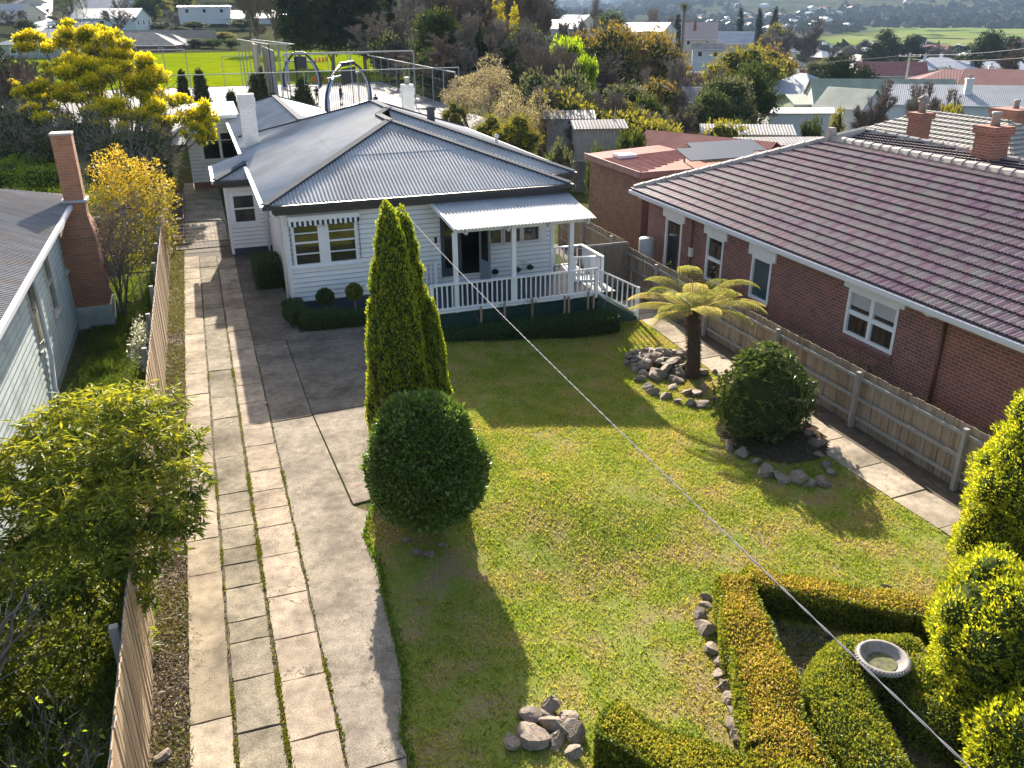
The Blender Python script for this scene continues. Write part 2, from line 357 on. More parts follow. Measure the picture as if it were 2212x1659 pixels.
tag(obj('lawn', V, np.stack([I[:-1, :-1].ravel(), I[:-1, 1:].ravel(), I[1:, 1:].ravel(), I[1:, :-1].ravel()], 1), LAWN, smooth=True), kind='structure')
# grass blades: uncountable, one object
def blades(name, n, xy, h=.05, wd=.011, cols=None, seed=1, lean=.5, mt=None):
    r = np.random.default_rng(seed); x, y = xy(r, n); n = len(x); z = T(x, y)+.01
    a = r.uniform(0, 2*PI, n); hh = h*r.uniform(.5, 1.4, n); lx = r.normal(0, lean, n)*hh; ly = r.normal(0, lean, n)*hh
    P = np.stack([x, y, z], 1); s = np.stack([np.cos(a), np.sin(a), 0*a], 1)*wd*r.uniform(.7, 1.5, n)[:, None]
    tip = P+np.stack([lx, ly, hh], 1)
    V = np.stack([P-s, P+s, tip], 1).reshape(-1, 3); F = np.arange(3*n, dtype=np.int32).reshape(-1, 3)
    return tag(obj(name, V, F, mt, attr=np.repeat(r.random(n), 3), uv=False), name.replace('_', ' '), kind='stuff')
GRASS = leafmat('grass_blades', [(.13, .21, .015), (.24, .31, .025), (.36, .38, .045), (.43, .4, .095)], .5, .6, .2, 1.1, (.46, .41, .11))
def lawnxy(r, n):
    y = r.uniform(-.5, 24.4, n); u = r.random(n); x = drv_x(y)+.02+(13.3-drv_x(y))*u
    f_ = np.sin(x*1.9+y*.7)+np.sin(y*2.3-x*1.1+1)+.7*np.sin(x*5.1+y*3.7)+.5*np.sin(x*9.3-y*8.1)+r.normal(0, .5, n); near_b = np.hypot(x-2.7, y-11.9) < 1.0
    pathm = (x > path_l(y)) & (x < path_r(y)); k = ~pathm & ((f_ > -1.1) | (r.random(n) < .35)) & (~near_b | (r.random(n) < .25)) & ~((x < 11.8) & (y > 23.6)); return x[k], y[k]
def path_l(y): return np.interp(y, [7, 10.2, 12.4, 14.9, 23.5], [12.35, 12.45, 12.35, 12.4, 12.75])
def path_r(y): return path_l(y)+.95
tag(blades('lawn_grass', 330000, lawnxy, .042, .011, mt=GRASS, lean=.8), 'short mottled green and straw coloured lawn grass', kind='stuff')
tag(blades('lawn_tufts', 16000, lambda r, n: (lambda x, y, k: (x[k], y[k]))(*(lambda x, y: (x, y, (np.sin(x*2.3+y)+np.sin(y*3.1-x*1.7)+np.sin(x*7)*.4+r.normal(0, .3, n) > 1.0) & (x > drv_x(y)+.05)))(r.uniform(1.5, 12.2, n), r.uniform(6, 22, n))), .07, .012, mt=leafmat('lawn_clump', [(.07, .14, .015), (.13, .22, .025), (.2, .28, .04)], .45), seed=33), 'greener grass clumps in the lawn', kind='stuff')
tag(blades('edge_grass', 2500, lambda r, n: (lambda y: (drv_x(y)+np.abs(r.normal(0, .06, n))-.01, y))(r.uniform(4, 15, n)), .07, .013, mt=leafmat('lawn_clump', []), seed=34), 'ragged grass fringe along the driveway edge', kind='stuff')
GRASSG = leafmat('lush_grass', [(.05, .09, .012), (.09, .15, .02), (.16, .22, .03), (.2,.22,.06)], .4, .5, .3)
def sidexy(r, n): return r.uniform(-4.1, -1.8, n), r.uniform(9, 34, n)
blades('side_yard_grass', 70000, sidexy, .1, .014, mt=GRASSG, seed=3)
def farxy(r, n): return r.uniform(-16, -4.6, n), r.uniform(36, 52, n)
blades('back_yard_grass', 40000, farxy, .3, .04, mt=GRASSG, seed=4)
def vergexy(r, n):
    y = r.beta(1.0, 1.0, n)*31+4.5; x = r.uniform(-1.68, -1.2, n); k = (np.sin(y*1.7)+np.sin(y*.63+2)+(y-12)*.12+r.normal(0, .5, n)) > .2; return x[k], y[k]
VERGEG = leafmat('verge_weeds', [(.1, .1, .03), (.2, .19, .06), (.3, .25, .12), (.08, .12, .02)], .35, .6, .3)
blades('verge_grass', 26000, vergexy, .05, .014, mt=VERGEG, seed=5, lean=1.)
# litter, twigs and pebbles on the verge
def litter(name, n, xy, mt, size=.03, seed=2, label=None):
    r = np.random.default_rng(seed); x, y = xy(r, n); n = len(x); z = T(x, y)+.018+r.random(n)*.02; P = np.stack([x, y, z], 1)
    a = r.normal(size=(n, 3)); a[:, 2] *= .35; a /= np.linalg.norm(a, axis=1)[:, None]; c = np.cross(a, r.normal(size=(n, 3))); c /= np.linalg.norm(c, axis=1)[:, None]
    s = size*r.uniform(.4, 1.6, n)[:, None]; V = np.stack([P-a*s, P+c*s*.4, P+a*s, P-c*s*.4], 1).reshape(-1, 3)
    return tag(obj(name, V, np.arange(4*n, dtype=np.int32).reshape(-1, 4), mt, attr=np.repeat(r.random(n), 4), uv=False), label or name.replace('_', ' '), kind='stuff')
LITTER = leafmat('leaf_litter', [(.1, .07, .045), (.22, .17, .12), (.34, .29, .23), (.16, .1, .05)], .1, .8, .2)
litter('leaf_litter', 16000, lambda r, n: (r.uniform(-1.66, -1.2, n), 5+r.beta(1, 1.8, n)*27), LITTER, .026, 6)
litter('lawn_debris', 5000, lambda r, n: (r.uniform(1.9, 12.3, n), r.uniform(6, 20, n)), LITTER, .02, 7)
litter('bed_mulch', 7000, lambda r, n: (lambda x, y: (x[(x > 5.9+(7.6-y)*.1) & (y < 9.4-.75*np.abs(x-7.4)) | (y < 5.5)], y[(x > 5.9+(7.6-y)*.1) & (y < 9.4-.75*np.abs(x-7.4)) | (y < 5.5)]))(r.uniform(6, 11.5, n), r.uniform(3, 9.4, n)), LITTER, .035, 8)
grid('verge_soil', np.linspace(-1.72, -1.17, 5), np.arange(2, 40, .25), SOIL, .006)
grid('planting_bed_soil', np.linspace(4.4, 12.4, 40), np.arange(2, 9.6, .2), SOIL, .016, keep=lambda x, y: (y < 9.4-.75*np.abs(x-7.4)*(x > 7.4)) & (x > 6.1+(7.0-y)*-.25))

# ---- driveway: three strips of slabs and poured concrete beside them
random.seed(11)
def slabstrip(name, x0, x1, joints, mt, z0=.03, jit=.012, gap=.014, wobble=.02):
    V = []; F = []; A = []
    for a, bb in zip(joints[:-1], joints[1:]):
        dz = z0+random.uniform(-.006, .006); k = len(V); t = random.random(); x0j = x0+random.uniform(0, jit); x1j = x1-random.uniform(0, jit)
        n = max(2, int((bb-a)/.18)); m = 3; pts = []
        # outline with slightly broken edges
        for i in range(m): pts.append((x0j+(x1j-x0j)*i/m, a+gap/2+random.uniform(0, wobble)))
        for i in range(n): pts.append((x1j-random.uniform(0, wobble), a+gap/2+(bb-a-gap)*i/n))
        for i in range(m): pts.append((x1j-(x1j-x0j)*i/m, bb-gap/2-random.uniform(0, wobble)))
        for i in range(n): pts.append((x0j+random.uniform(0, wobble), bb-gap/2-(bb-a-gap)*i/n))
        q = len(pts); V += [(x, y, dz) for x, y in pts]+[(x, y, -.03) for x, y in pts]; A += [t]*(2*q)
        F.append(tuple(range(k, k+q))); F += [(k+i, k+q+i, k+q+(i+1) % q, k+(i+1) % q) for i in range(q)]
    return tag(obj(name, V, F, mt, attr=A), kind='structure')
def concmat(name, cols, spk=.5):
    m = bpy.data.materials.new(name); m.use_nodes = True; Nn, Ll = nodes(m); bb = Nn['Principled BSDF']; bb.inputs['Roughness'].default_value = .95; bb.inputs['Specular IOR Level'].default_value = .04
    at = Nn.new('ShaderNodeAttribute'); at.attribute_name = 'rnd'; r = ramp(Nn, cols); Ll.new(at.outputs['Fac'], r.inputs[0]); t = Nn.new('ShaderNodeTexCoord')
    def ns(s, d=6):
        n = Nn.new('ShaderNodeTexNoise'); n.inputs['Scale'].default_value = s; n.inputs['Detail'].default_value = d; Ll.new(t.outputs['Object'], n.inputs[0]); return n.outputs[0]
    def mul(c, f, lo, hi):
        rr = ramp(Nn, [(lo,)*3, (1, 1, 1), (hi, hi*.99, hi*.97)]); q0 = Nn.new('ShaderNodeMapRange'); q0.inputs[1].default_value = .25; q0.inputs[2].default_value = .75; Ll.new(f, q0.inputs[0]); Ll.new(q0.outputs[0], rr.inputs[0]); x = Nn.new('ShaderNodeMix'); x.data_type = 'RGBA'; x.blend_type = 'MULTIPLY'; x.inputs[0].default_value = 1; x.clamp_result = False
        Ll.new(c, x.inputs[6]); Ll.new(rr.outputs[0], x.inputs[7]); return x.outputs[2]
    c = mul(r.outputs[0], ns(1.1, 8), .5, 1.35); c = mul(c, ns(55, 3), 1-spk, 1+spk); c = mul(c, ns(6, 6), .72, 1.25)
    vo = Nn.new('ShaderNodeTexVoronoi'); vo.feature = 'DISTANCE_TO_EDGE'; vo.inputs['Scale'].default_value = .4
    nd = Nn.new('ShaderNodeTexNoise'); nd.inputs['Scale'].default_value = 2.5; nd.inputs['Detail'].default_value = 5; Ll.new(t.outputs['Object'], nd.inputs[0])
    va = Nn.new('ShaderNodeVectorMath'); va.operation = 'ADD'; Ll.new(t.outputs['Object'], va.inputs[0]); Ll.new(nd.outputs['Color'], va.inputs[1]); Ll.new(va.outputs[0], vo.inputs[0])
    mr = Nn.new('ShaderNodeMapRange'); mr.inputs[1].default_value = .002; mr.inputs[2].default_value = .0035; Ll.new(vo.outputs['Distance'], mr.inputs[0])
    x = Nn.new('ShaderNodeMix'); x.data_type = 'RGBA'; x.inputs[6].default_value = (.16, .14, .11, 1); Ll.new(mr.outputs[0], x.inputs[0]); Ll.new(c, x.inputs[7]); Ll.new(x.outputs[2], bb.inputs['Base Color'])
    bp = Nn.new('ShaderNodeBump'); bp.inputs['Strength'].default_value = .5; bp.inputs['Distance'].default_value = .01; Ll.new(ns(60, 3), bp.inputs['Height']); Ll.new(bp.outputs[0], bb.inputs['Normal'])
    return m
SLABA = concmat('pale_slab', [(.32, .27, .2), (.38, .32, .245), (.28, .235, .17)], .35)
SLABB = concmat('grey_slab', [(.23, .2, .15), (.28, .245, .185), (.2, .175, .13)], .45)
SLABC = concmat('pebbled_slab', [(.32, .26, .195), (.36, .3, .235), (.25, .2, .15)], .45)
STAINED = concmat('stained_concrete', [(.13, .112, .092), (.17, .148, .122), (.21, .18, .145)], .4)
POURED = concmat('poured_concrete', [(.25, .215, .17), (.29, .25, .2), (.22, .185, .145)], .4)
def jy(px, ylist): return [float(atz(px(y), y)[1]) for y in ylist]
ja = jy(lambda y: 460, [1900, 1560, 1240, 1165, 1107, 1030, 962, 900, 850, 805, 757, 719, 686, 652, 625, 600, 575, 552])
jb = jy(lambda y: 490, [1900, 1596, 1480, 1397, 1350, 1276, 1225, 1190, 1145, 1112, 1070, 990, 905, 858, 800, 745, 700, 665, 630, 600, 575, 552])
jc = jy(lambda y: 560, [1900, 1625, 1490, 1395, 1300, 1210, 1145, 1105, 1065, 1020, 965, 918, 870, 830, 790, 752, 712, 690, 665, 642, 620, 600, 575, 552])
slabstrip('driveway_slabs', -1.22, -.66, ja, SLABA, .032)
slabstrip('driveway_slabs', -.64, -.045, jb, SLABB, .026, gap=.016)
slabstrip('driveway_slabs', -.02, .622, jc, SLABC, .034)
grid('driveway_joint_soil', np.linspace(-1.2, .7, 6), np.arange(3, 37.5, .5), SOIL, .008)
pour = []
ysd = list(np.arange(3.6, 14.6, .35))
def poured(name, pts, t, z=.03, m=None):
    q = len(pts); V = [(x, y, z) for x, y in pts]+[(x, y, -.04) for x, y in pts]; F = [tuple(range(q))]+[(i, q+i, q+(i+1) % q, (i+1) % q) for i in range(q)]
    return tag(obj(name, V, F, m or POURED, attr=[t]*(2*q)), kind='structure')
jx = lambda y: float(np.interp(y, [14., 15.5, 18, 24], [1.75, 1.66, 1.56, 1.5]))
poured('driveway_concrete', [(.645, 2), (float(drv_x(2)), 2)]+[(float(drv_x(y)), y) for y in ysd if y < 7.7]+[(1.35, 7.9), (.645, 7.9)], .6)
poured('driveway_concrete', [(.645, 7.93), (1.36, 7.93)]+[(float(drv_x(y)), y) for y in ysd if 8.1 < y < 13.9]+[(1.74, 14.1), (1.56, 18.3), (.645, 18.25)], .35)
poured('driveway_concrete', [(1.78, 14.15), (2.2, 14.2), (2.85, 14.6), (3.15, 15.2), (3.2, 18.45), (1.59, 18.35)], .7)
poured('driveway_concrete', [(1.58, 18.4), (3.25, 18.5), (3.75, 22.5), (3.95, 24.1), (1.52, 24.1)], .4, m=STAINED)
poured('driveway_concrete', [(.645, 18.3), (1.56, 18.37), (1.5, 23.66), (.63, 23.5)], .9, m=STAINED)
poured('driveway_concrete', [(.64, 23.54), (1.95, 23.64), (1.98, 26.2), (1.9, 35.3), (.63, 35.2)], .1, .024, STAINED)
poured('back_paving', [(-1.15, 36.6), (.6, 36.6), (.6, 53.2), (-1.15, 53.2)], .5, .02)
# ---- side path of square slabs by the right fence
V = []; F = []; A = []
ye = [8.2, 9.35, 10.45, 11.65, 12.9, 14.2, 15.6, 16.9, 18.3, 19.7, 21.1, 22.5, 23.9, 25.4]
for a, bb in zip(ye[:-1], ye[1:]):
    k = len(V); e = .02; z = float(T(12.9, a))+.035+random.uniform(-.012, .012); t = random.random()
    P = [(float(path_l(a))+e, a+e), (float(path_r(a))-e, a+e+.05), (float(path_r(bb))-e, bb-e+.05), (float(path_l(bb))+e, bb-e)]
    V += [(x, y, z) for x, y in P]+[(x, y, z-.09) for x, y in P]; A += [t]*8
    F += [(k, k+1, k+2, k+3)]+[(k+i, k+4+i, k+4+(i+1) % 4, k+(i+1) % 4) for i in range(4)]
tag(obj('side_path', V, F, SLABA, attr=A), kind='structure')
grid('fence_side_soil', np.linspace(13.3, 15.6, 8), np.arange(2, 34, .5), SOIL, .02)
# moss in the joints
def moss(r, n):
    y = 4.5+r.beta(1.1, 1.6, n)*22; x = np.where(r.random(n) < .75, -.032, .634)+r.normal(0, .018, n); x = np.where(r.random(n) < .18, -.65+r.normal(0, .012, n), x)
    k = (np.sin(y*2.1)+np.sin(y*.9+1)+np.sin(y*5.3)*.6+r.normal(0, .4, n)-(y-9)*.14) > .4; k |= (r.random(n) < .1); return x[k], y[k]
MOSS = leafmat('moss', [(.1, .12, .01), (.2, .21, .02), (.3, .28, .04)], .3, .7, .2)
blades('moss', 24000, moss, .024, .014, mt=MOSS, seed=9, lean=.6).location.z = .02

# ================================================================== MAIN HOUSE
YF = 26.27; PT = .345; EZ = 3.42
hm = thing('weatherboard_house', 'white weatherboard house with grey corrugated hip roofs and a front deck, in the middle', 'house', (6.4, 26.3, 0))
def rz(x): return EZ+PT*(x-1.5)
A0, A1, A2, A3 = (1.5, 25.8, EZ), (11.17, 25.8, EZ), (6.335, 30.63, 5.09), (6.335, 33.1, 5.09)
# second hip further back and wider
X2R, Y2F = 12.15, 27.75; xr = (1.5+X2R)/2; r2z = rz(xr); B2 = (xr, Y2F+xr-1.5, r2z); B3 = (xr, 36., r2z); YB = 36+xr-1.5
VA = (6.335, B2[1]-(xr-6.335), 5.09)     # where the lower ridge meets the second hip
parts = []
S_ = lambda P: sheet_roof(P, .115, .036, 6, course=2.75, lift=.014)
parts.append(S_([A0, A1, A2]))
parts.append(S_([(1.5, YB, EZ), A0, A2, VA, B2, B3]))
parts.append(S_([A1, (11.17, 28.9, EZ), (9.3, 31., EZ+PT*1.87), VA, A2]))
parts.append(S_([(6.335, Y2F+.001, EZ+.0), (X2R, Y2F, EZ), B2]))
parts.append(S_([(X2R, Y2F, EZ), (X2R, YB, EZ), B3, B2]))
parts.append(S_([(X2R, YB, EZ), (1.5, YB, EZ), B3]))
# rear wing with its own ridge
RX = 4.2; RZ = rz(RX); RE = 51.
parts.append(S_([(1.5, RE+2.2, EZ), (1.5, YB, EZ), (RX, YB-2.7, RZ), (RX, RE, RZ)]))
parts.append(S_([(6.9, YB-1.2, EZ), (6.9, RE+2.2, EZ), (RX, RE, RZ), (RX, YB-2.7, RZ)]))
# bay roof
BX, BY0, BY1 = .3, 33.1, 36.6; bz = 3.0
parts.append(S_([(BX, BY0, bz), (1.6, BY0, bz), (1.6, BY0+1.1, bz+.42)]))
parts.append(S_([(BX, BY1, bz), (BX, BY0, bz), (1.6, BY0+1.1, bz+.42), (1.6, BY1, bz+.42)]))
Vr, Fr_ = join(parts)
roof = obj('roof', Vr, Fr_, IRON, hm, uv=False)
def cap(a, b2, wd=.26, t=.05): MB().bar(np.array(a)+(0, 0, .035), np.array(b2)+(0, 0, .035), wd, t).build('ridge_capping', IRONCAP, hm)
for a, b2 in ((A0, A2), (A1, A2), (B2, (X2R, Y2F, EZ)), (B2, VA), (A2, VA), (B2, B3), (B3, (1.5+.2, YB-.2, EZ+.06)), (B3, (X2R, YB, EZ)), ((BX, BY0, bz), (1.55, BY0+1.1, bz+.42))): cap(a, b2)
for a, b2 in (((RX, YB-2.6, RZ), (RX, RE, RZ)), ((1.5, RE+2.2, EZ), (RX, RE, RZ)), ((6.9, RE+2.2, EZ), (RX, RE, RZ))): cap(a, b2)
# gutters and fascia
def gut(a, b2, m=None): MB().bar(np.array(a)+(0, 0, -.06), np.array(b2)+(0, 0, -.06), .13, .11).build('gutter', m or DKTRIM, hm)
gut((1.42, 25.74, EZ), (11.25, 25.74, EZ)); gut((11.23, 25.74, EZ), (11.23, 27.7, EZ)); gut((11.23, Y2F-.06, EZ), (X2R+.08, Y2F-.06, EZ))
gut((X2R+.06, Y2F, EZ), (X2R+.06, YB, EZ)); gut((BX-.06, BY0-.06, bz), (1.5, BY0-.06, bz))
gut((1.44, 25.7, EZ), (1.44, BY0+.2, EZ), WHITE); gut((1.44, BY1, EZ), (1.44, RE+2.2, EZ), WHITE); gut((BX-.06, BY0, bz), (BX-.06, BY1, bz), WHITE)
def bx(name, a, b2, m, par=None): return MB().box(a, b2).build(name, m, par or hm)
for a, b2 in (((1.6, 25.86, EZ-.32), (11.1, 25.9, EZ-.13)), ((BX+.1, BY0+.05, bz-.28), (1.9, BY0+.09, bz-.12)), ((11.1, Y2F+.03, EZ-.3), (X2R-.05, Y2F+.07, EZ-.13))): bx('fascia', a, b2, DKTRIM)
for a, b2 in (((2.11, 25.9, EZ-.16), (11.1, 26.4, EZ-.12)), ((1.52, 25.9, EZ-.15), (2.1, 52, EZ-.12)), ((BX+.05, BY0+.1, bz-.15), (2, BY1-.05, bz-.11)), ((11.12, Y2F+.08, EZ-.15), (X2R, 41, EZ-.12))): bx('soffit', a, b2, CREAM)
# walls
ff = Fr((0, YF, 0), (1, 0, 0), (0, -1, 0)); LF = Fr((2.07, 0, 0), (0, 1, 0), (-1, 0, 0))
XL, XR = 2.07, 10.74
holes = [(2.28, 4.14, 1.42, 2.72), (6.9, 8.22, .62, 2.7), (8.36, 10.35, 1.5, 2.25)]
LAPSHADE = mat('board_lap_shade', (.27, .28, .3), .8)  # darker colour on the lap lips paints in the boards' shadow lines
def shade_laps(o):
    o.data.materials.append(LAPSHADE); n = len(o.data.polygons); a_ = np.zeros(n, np.int32); a_[1::3] = 1; a_[2::3] = 1; o.data.polygons.foreach_set('material_index', a_); return o
def wl_(par, m, *a, **k): q = MB(); boards(q, *a, **k); return shade_laps(q.build('wall', m, par))
def pw_(par, m, *a, **k): q = MB(); plainwall(q, *a, **k); return q.build('wall', m, par)
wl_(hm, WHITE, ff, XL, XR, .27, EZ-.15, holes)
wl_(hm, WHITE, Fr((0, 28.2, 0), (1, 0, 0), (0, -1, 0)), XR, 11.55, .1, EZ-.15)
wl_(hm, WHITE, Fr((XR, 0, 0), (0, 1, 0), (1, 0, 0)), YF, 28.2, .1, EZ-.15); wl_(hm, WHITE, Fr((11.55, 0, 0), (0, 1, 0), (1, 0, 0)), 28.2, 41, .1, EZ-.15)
# bay with its window
BF = Fr((0, 33.67, 0), (1, 0, 0), (0, -1, 0)); bh = [(.82, 1.62, 1.3, 2.32)]
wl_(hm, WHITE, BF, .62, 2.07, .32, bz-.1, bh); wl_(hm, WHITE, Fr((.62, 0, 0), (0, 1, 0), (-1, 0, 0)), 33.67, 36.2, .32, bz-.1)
pw_(hm, WHITE, LF, YF, 33.67, .1, EZ-.13); pw_(hm, WHITE, LF, 36.2, 52, .1, EZ-.13); pw_(hm, WHITE, Fr((0, 52, 0), (1, 0, 0), (0, 1, 0)), 2.07, 6.5, .0, EZ-.13); pw_(hm, WHITE, Fr((6.5, 0, 0), (0, 1, 0), (1, 0, 0)), 41, 52, 0, EZ-.13); pw_(hm, WHITE, Fr((0, 41, 0), (1, 0, 0), (0, 1, 0)), 6.5, 11.55, 0, EZ-.13)
for x, y in ((XL, YF), (XR, YF), (.62, 33.67), (11.55, 28.2)):
    bx('corner_board', (x-.06, y-.045, .12 if x < 3 else -.2), (x+.05, y+.06, (bz if x < 1 else EZ)-.13), WHITE)
for a, b2 in (((XL+.03, YF+.0, -.7), (XR-.02, YF+.1, .28)), ((.66, 33.7, 0), (2.05, 33.8, .33)), ((XR, 28.23, -.7), (11.5, 28.3, .11)), ((XL+.02, YF+.11, -.1), (XL+.1, 52, .12))): bx('foundation', a, b2, BLUETRIM)
# interior dark room seen through the open door
mb = MB(); mb.box((6.6, YF+3.4, .58), (10.4, YF+3.45, 2.9)); mb.box((6.6, YF+.12, .55), (10.4, YF+3.4, .6)); mb.box((6.55, YF+.1, .55), (6.6, YF+3.4, 2.9)); mb.box((10.4, YF+.1, .55), (10.45, YF+3.4, 2.9)); mb.box((6.6, YF+.1, 2.88), (10.4, YF+3.4, 2.9))
mb.build('room_interior', mat('dim_room', (.1, .075, .06), .8), hm)
def window(par, fr, u0, u1, z0, z1, mull=(), trans=(), fmat=WHITE, gmat=GLASS, fw=.07, sill=True, bw=.045, out=.04, archi=.0, name='window', rec=.05):
    mb = MB(); mb.fbox(fr, u0, u0+fw, -.08, out, z0, z1); mb.fbox(fr, u1-fw, u1, -.08, out, z0, z1); mb.fbox(fr, u0+fw, u1-fw, -.08, out-.002, z1-fw, z1); mb.fbox(fr, u0+fw, u1-fw, -.08, out-.002, z0, z0+fw)
    for m in mull: mb.fbox(fr, m[0], m[1], -.07, out-.004, z0+fw, z1-fw)
    for t in trans: mb.fbox(fr, u0+fw, u1-fw, -.07, out-.015 if len(t) == 2 else t[2], t[0]-t[1]/2, t[0]+t[1]/2)
    if archi:
        mb.fbox(fr, u0-archi, u0, -.01, out-.012, z0, z1+archi); mb.fbox(fr, u1, u1+archi, -.01, out-.012, z0, z1+archi); mb.fbox(fr, u0, u1, -.01, out-.01, z1, z1+archi)
    fo = mb.build(name, fmat, par)
    if sill: s = MB(); s.fbox(fr, u0-.1, u1+.1, -.05, out+.05, z0-.05, z0-.002); s.build('sill', fmat, fo)
    p = MB(); p.fbox(fr, u0+.02, u1-.02, -rec-.01, -rec, z0+.02, z1-.02); p.build('pane', gmat, fo)
    return fo
wf = window(hm, ff, 2.21, 4.2, 1.38, 2.78, mull=[(3.0, 3.33)], trans=[(2.13, .05), (2.42, .03), (1.78, .03)], fw=.08, archi=.0)
# awning over it: box, striped scalloped valance
mb = MB(); mb.hexa([(2.13, YF-.22, 2.84), (4.28, YF-.22, 2.84), (4.28, YF-.02, 2.86), (2.13, YF-.02, 2.86), (2.13, YF-.2, 2.98), (4.28, YF-.2, 2.98), (4.28, YF-.02, 3.06), (2.13, YF-.02, 3.06)])
aw = mb.build('awning', WHITE, hm)
NAVY = mat('navy_stripe', (.015, .02, .05), .7)
for c in (0, 1):
    mb = MB(); n = 28; w_ = 2.13/n
    for i in range(n):
        if i % 2 != c: continue
        x = 2.14+i*w_
        def dz(xx): return -.13-.045*abs(math.sin(PI*(xx-2.14)/(2*2*w_)))
        mb.add([(x, YF-.2, 2.845), (x+w_, YF-.2, 2.845), (x+w_, YF-.21, 2.845+dz(x+w_)), (x+w_/2, YF-.21, 2.845+dz(x+w_/2)), (x, YF-.21, 2.845+dz(x))], [(0, 4, 3, 2, 1)])
    mb.build('valance_stripe', NAVY if c else WHITE, aw)
for x in (2.17, 4.26): MB().tube([(x, YF-.05, 2.84), (x, YF-.05, 1.5)], .012, 6).build('awning_arm', mat('dull_metal', (.2, .2, .21), .4, .6), aw)
# bay window
window(hm, BF, .8, 1.64, 1.26, 2.36, trans=[(1.82, .05)], fw=.06, archi=.1, gmat=mat('mottled_warm_glass', (.1, .09, .07), .06, spec=.8, c2=(.04, .04, .045), scale=2))  # pane colour mottled warm brown and dark grey
# three casement windows on the deck
for u0, u1 in ((8.38, 8.97), (9.0, 9.64), (9.66, 10.3)):
    window(hm, ff, u0, u1, 1.5, 2.28, trans=[(2.0, .025)], fw=.055, gmat=mat('reflecting_glass', (.03, .028, .026), .03, spec=1., c2=(.1, .08, .06), scale=3.5), fmat=mat('pinkish_white_paint', (.72, .68, .68), .5), sill=False)
mb = MB(); mb.fbox(ff, 8.36, 10.5, -.02, .07, 1.43, 1.49); mb.fbox(ff, 10.3, 10.5, -.02, .05, 1.5, 2.35); mb.build('window_ledge', WHITE, hm)
# door set: fixed panel, open leaf
mb = MB(); mb.fbox(ff, 6.86, 6.98, -.08, .05, .6, 2.72); mb.fbox(ff, 7.36, 7.55, -.08, .05, .6, 2.72); mb.fbox(ff, 6.98, 7.36, -.08, .04, .6, .85); mb.fbox(ff, 6.98, 7.36, -.08, .04, 2.6, 2.72); mb.fbox(ff, 6.98, 7.36, -.06, .02, 1.86, 1.89)
dr = mb.build('door', BLUETRIM, hm); mb = MB(); mb.fbox(ff, 6.97, 7.37, -.05, -.04, .8, 2.65); mb.build('pane', DARKGLASS, dr)
ol = Fr((8.2, YF, 0), (.22, -1, 0), (-1, -.22, 0))
mb = MB(); mb.fbox(ol, 0, .1, 0, .045, .4, 2.68); mb.fbox(ol, .58, .68, 0, .045, .4, 2.68); mb.fbox(ol, .1, .58, 0, .045, .4, .62); mb.fbox(ol, .1, .58, 0, .045, 2.55, 2.68); mb.fbox(ol, .1, .58, .01, .03, .62, 1.1)
dl = mb.build('door', mat('door_grey', (.3, .34, .4), .5), hm); mb = MB(); mb.fbox(ol, .08, .6, .018, .024, 1.1, 2.56); mb.build('pane', GLASS, dl)
mb = MB(); mb.tube([ol.p(.6, .05, 1.55), ol.p(.6, .09, 1.55), ol.p(.48, .09, 1.55)], .012, 6); mb.build('handle', BLACK, dl)
mb = MB(); mb.fbox(ff, 6.86, 8.3, -.02, .09, .54, .6); mb.build('door_sill', CREAM, hm)
mb = MB(); mb.fbox(ff, 6.66, 6.74, 0, .04, 1.75, 1.95); mb.build('letter_light', BLACK, hm)
mb = MB(); mb.fbox(ff, 9.62, 9.82, 0, .035, .78, .9); [mb.fbox(ff, 9.63+i*.045, 9.655+i*.045, .035, .042, .8, .88) for i in range(4)]; mb.build('wall_vent', CREAM, hm)
# downpipes
for x, y, z in ((1.9, YF-.1, 0.1), (1.95, 33.55, 0.05)):
    mb = MB(); mb.tube([(x-.25 if y < 30 else 1.48, y-.4 if y < 30 else y, EZ-.12), (x-.25 if y < 30 else 1.5, y-.4 if y < 30 else y, EZ-.25), (x, y, EZ-.45), (x, y, z)], .045, 8); mb.build('downpipe', WHITE, hm, smooth=True)
# chimneys and flues of the house
def chimney(par, x, y, z0, z1, wx, wy, m, capz=.3, flare=.05, pots=0):
    mb = MB(); mb.box((x-wx/2, y-wy/2, z0), (x+wx/2, y+wy/2, z1-capz)); mb.box((x-wx/2-flare, y-wy/2-flare, z1-capz), (x+wx/2+flare, y+wy/2+flare, z1-capz*.35)); mb.box((x-wx/2-flare*.3, y-wy/2-flare*.3, z1-capz*.35), (x+wx/2+flare*.3, y+wy/2+flare*.3, z1))
    c = mb.build('chimney', m, par)
    for i in range(pots):
        q = MB(); q.lathe((x+(i-(pots-1)/2)*.35, y, z1), [(.13, 0), (.11, .25), (.15, .3), (.15, .34), (.1, .34)], 12); q.build('chimney_pot', mat('pot_clay', (.3, .27, .25), .7), c, smooth=True)
    return c
chimney(hm, 1.98, 37.6, 3.3, 5.6, .62, .5, WPB, .5, .03)
cq = atd(879, 182, 43); chimney(hm, float(cq[0]), float(cq[1]), 3.3, float(cq[2]), .55, .5, WPB, .5, .04, 1)
mb = MB(); mb.lathe((8.75, 34.2, rz(4.8)), [(.16, -.2), (.16, .45), (.2, .46), (.2, .55), (.05, .6)], 12); mb.build('flue', IRONCAP, hm, smooth=True)
mb = MB(); mb.lathe((10.6, 31.6, EZ+.4), [(.06, -.1), (.06, .35), (.1, .36), (.1, .46), (.02, .5)], 10); mb.build('flue', GALV, hm, smooth=True)
# bracket for the service cable
mb = MB(); mb.tube([(5.45, 25.75, 3.35), (5.45, 25.6, 3.1), (5.55, 25.4, 3.0)], .02, 6); mb.build('cable_bracket', DKTRIM, hm)
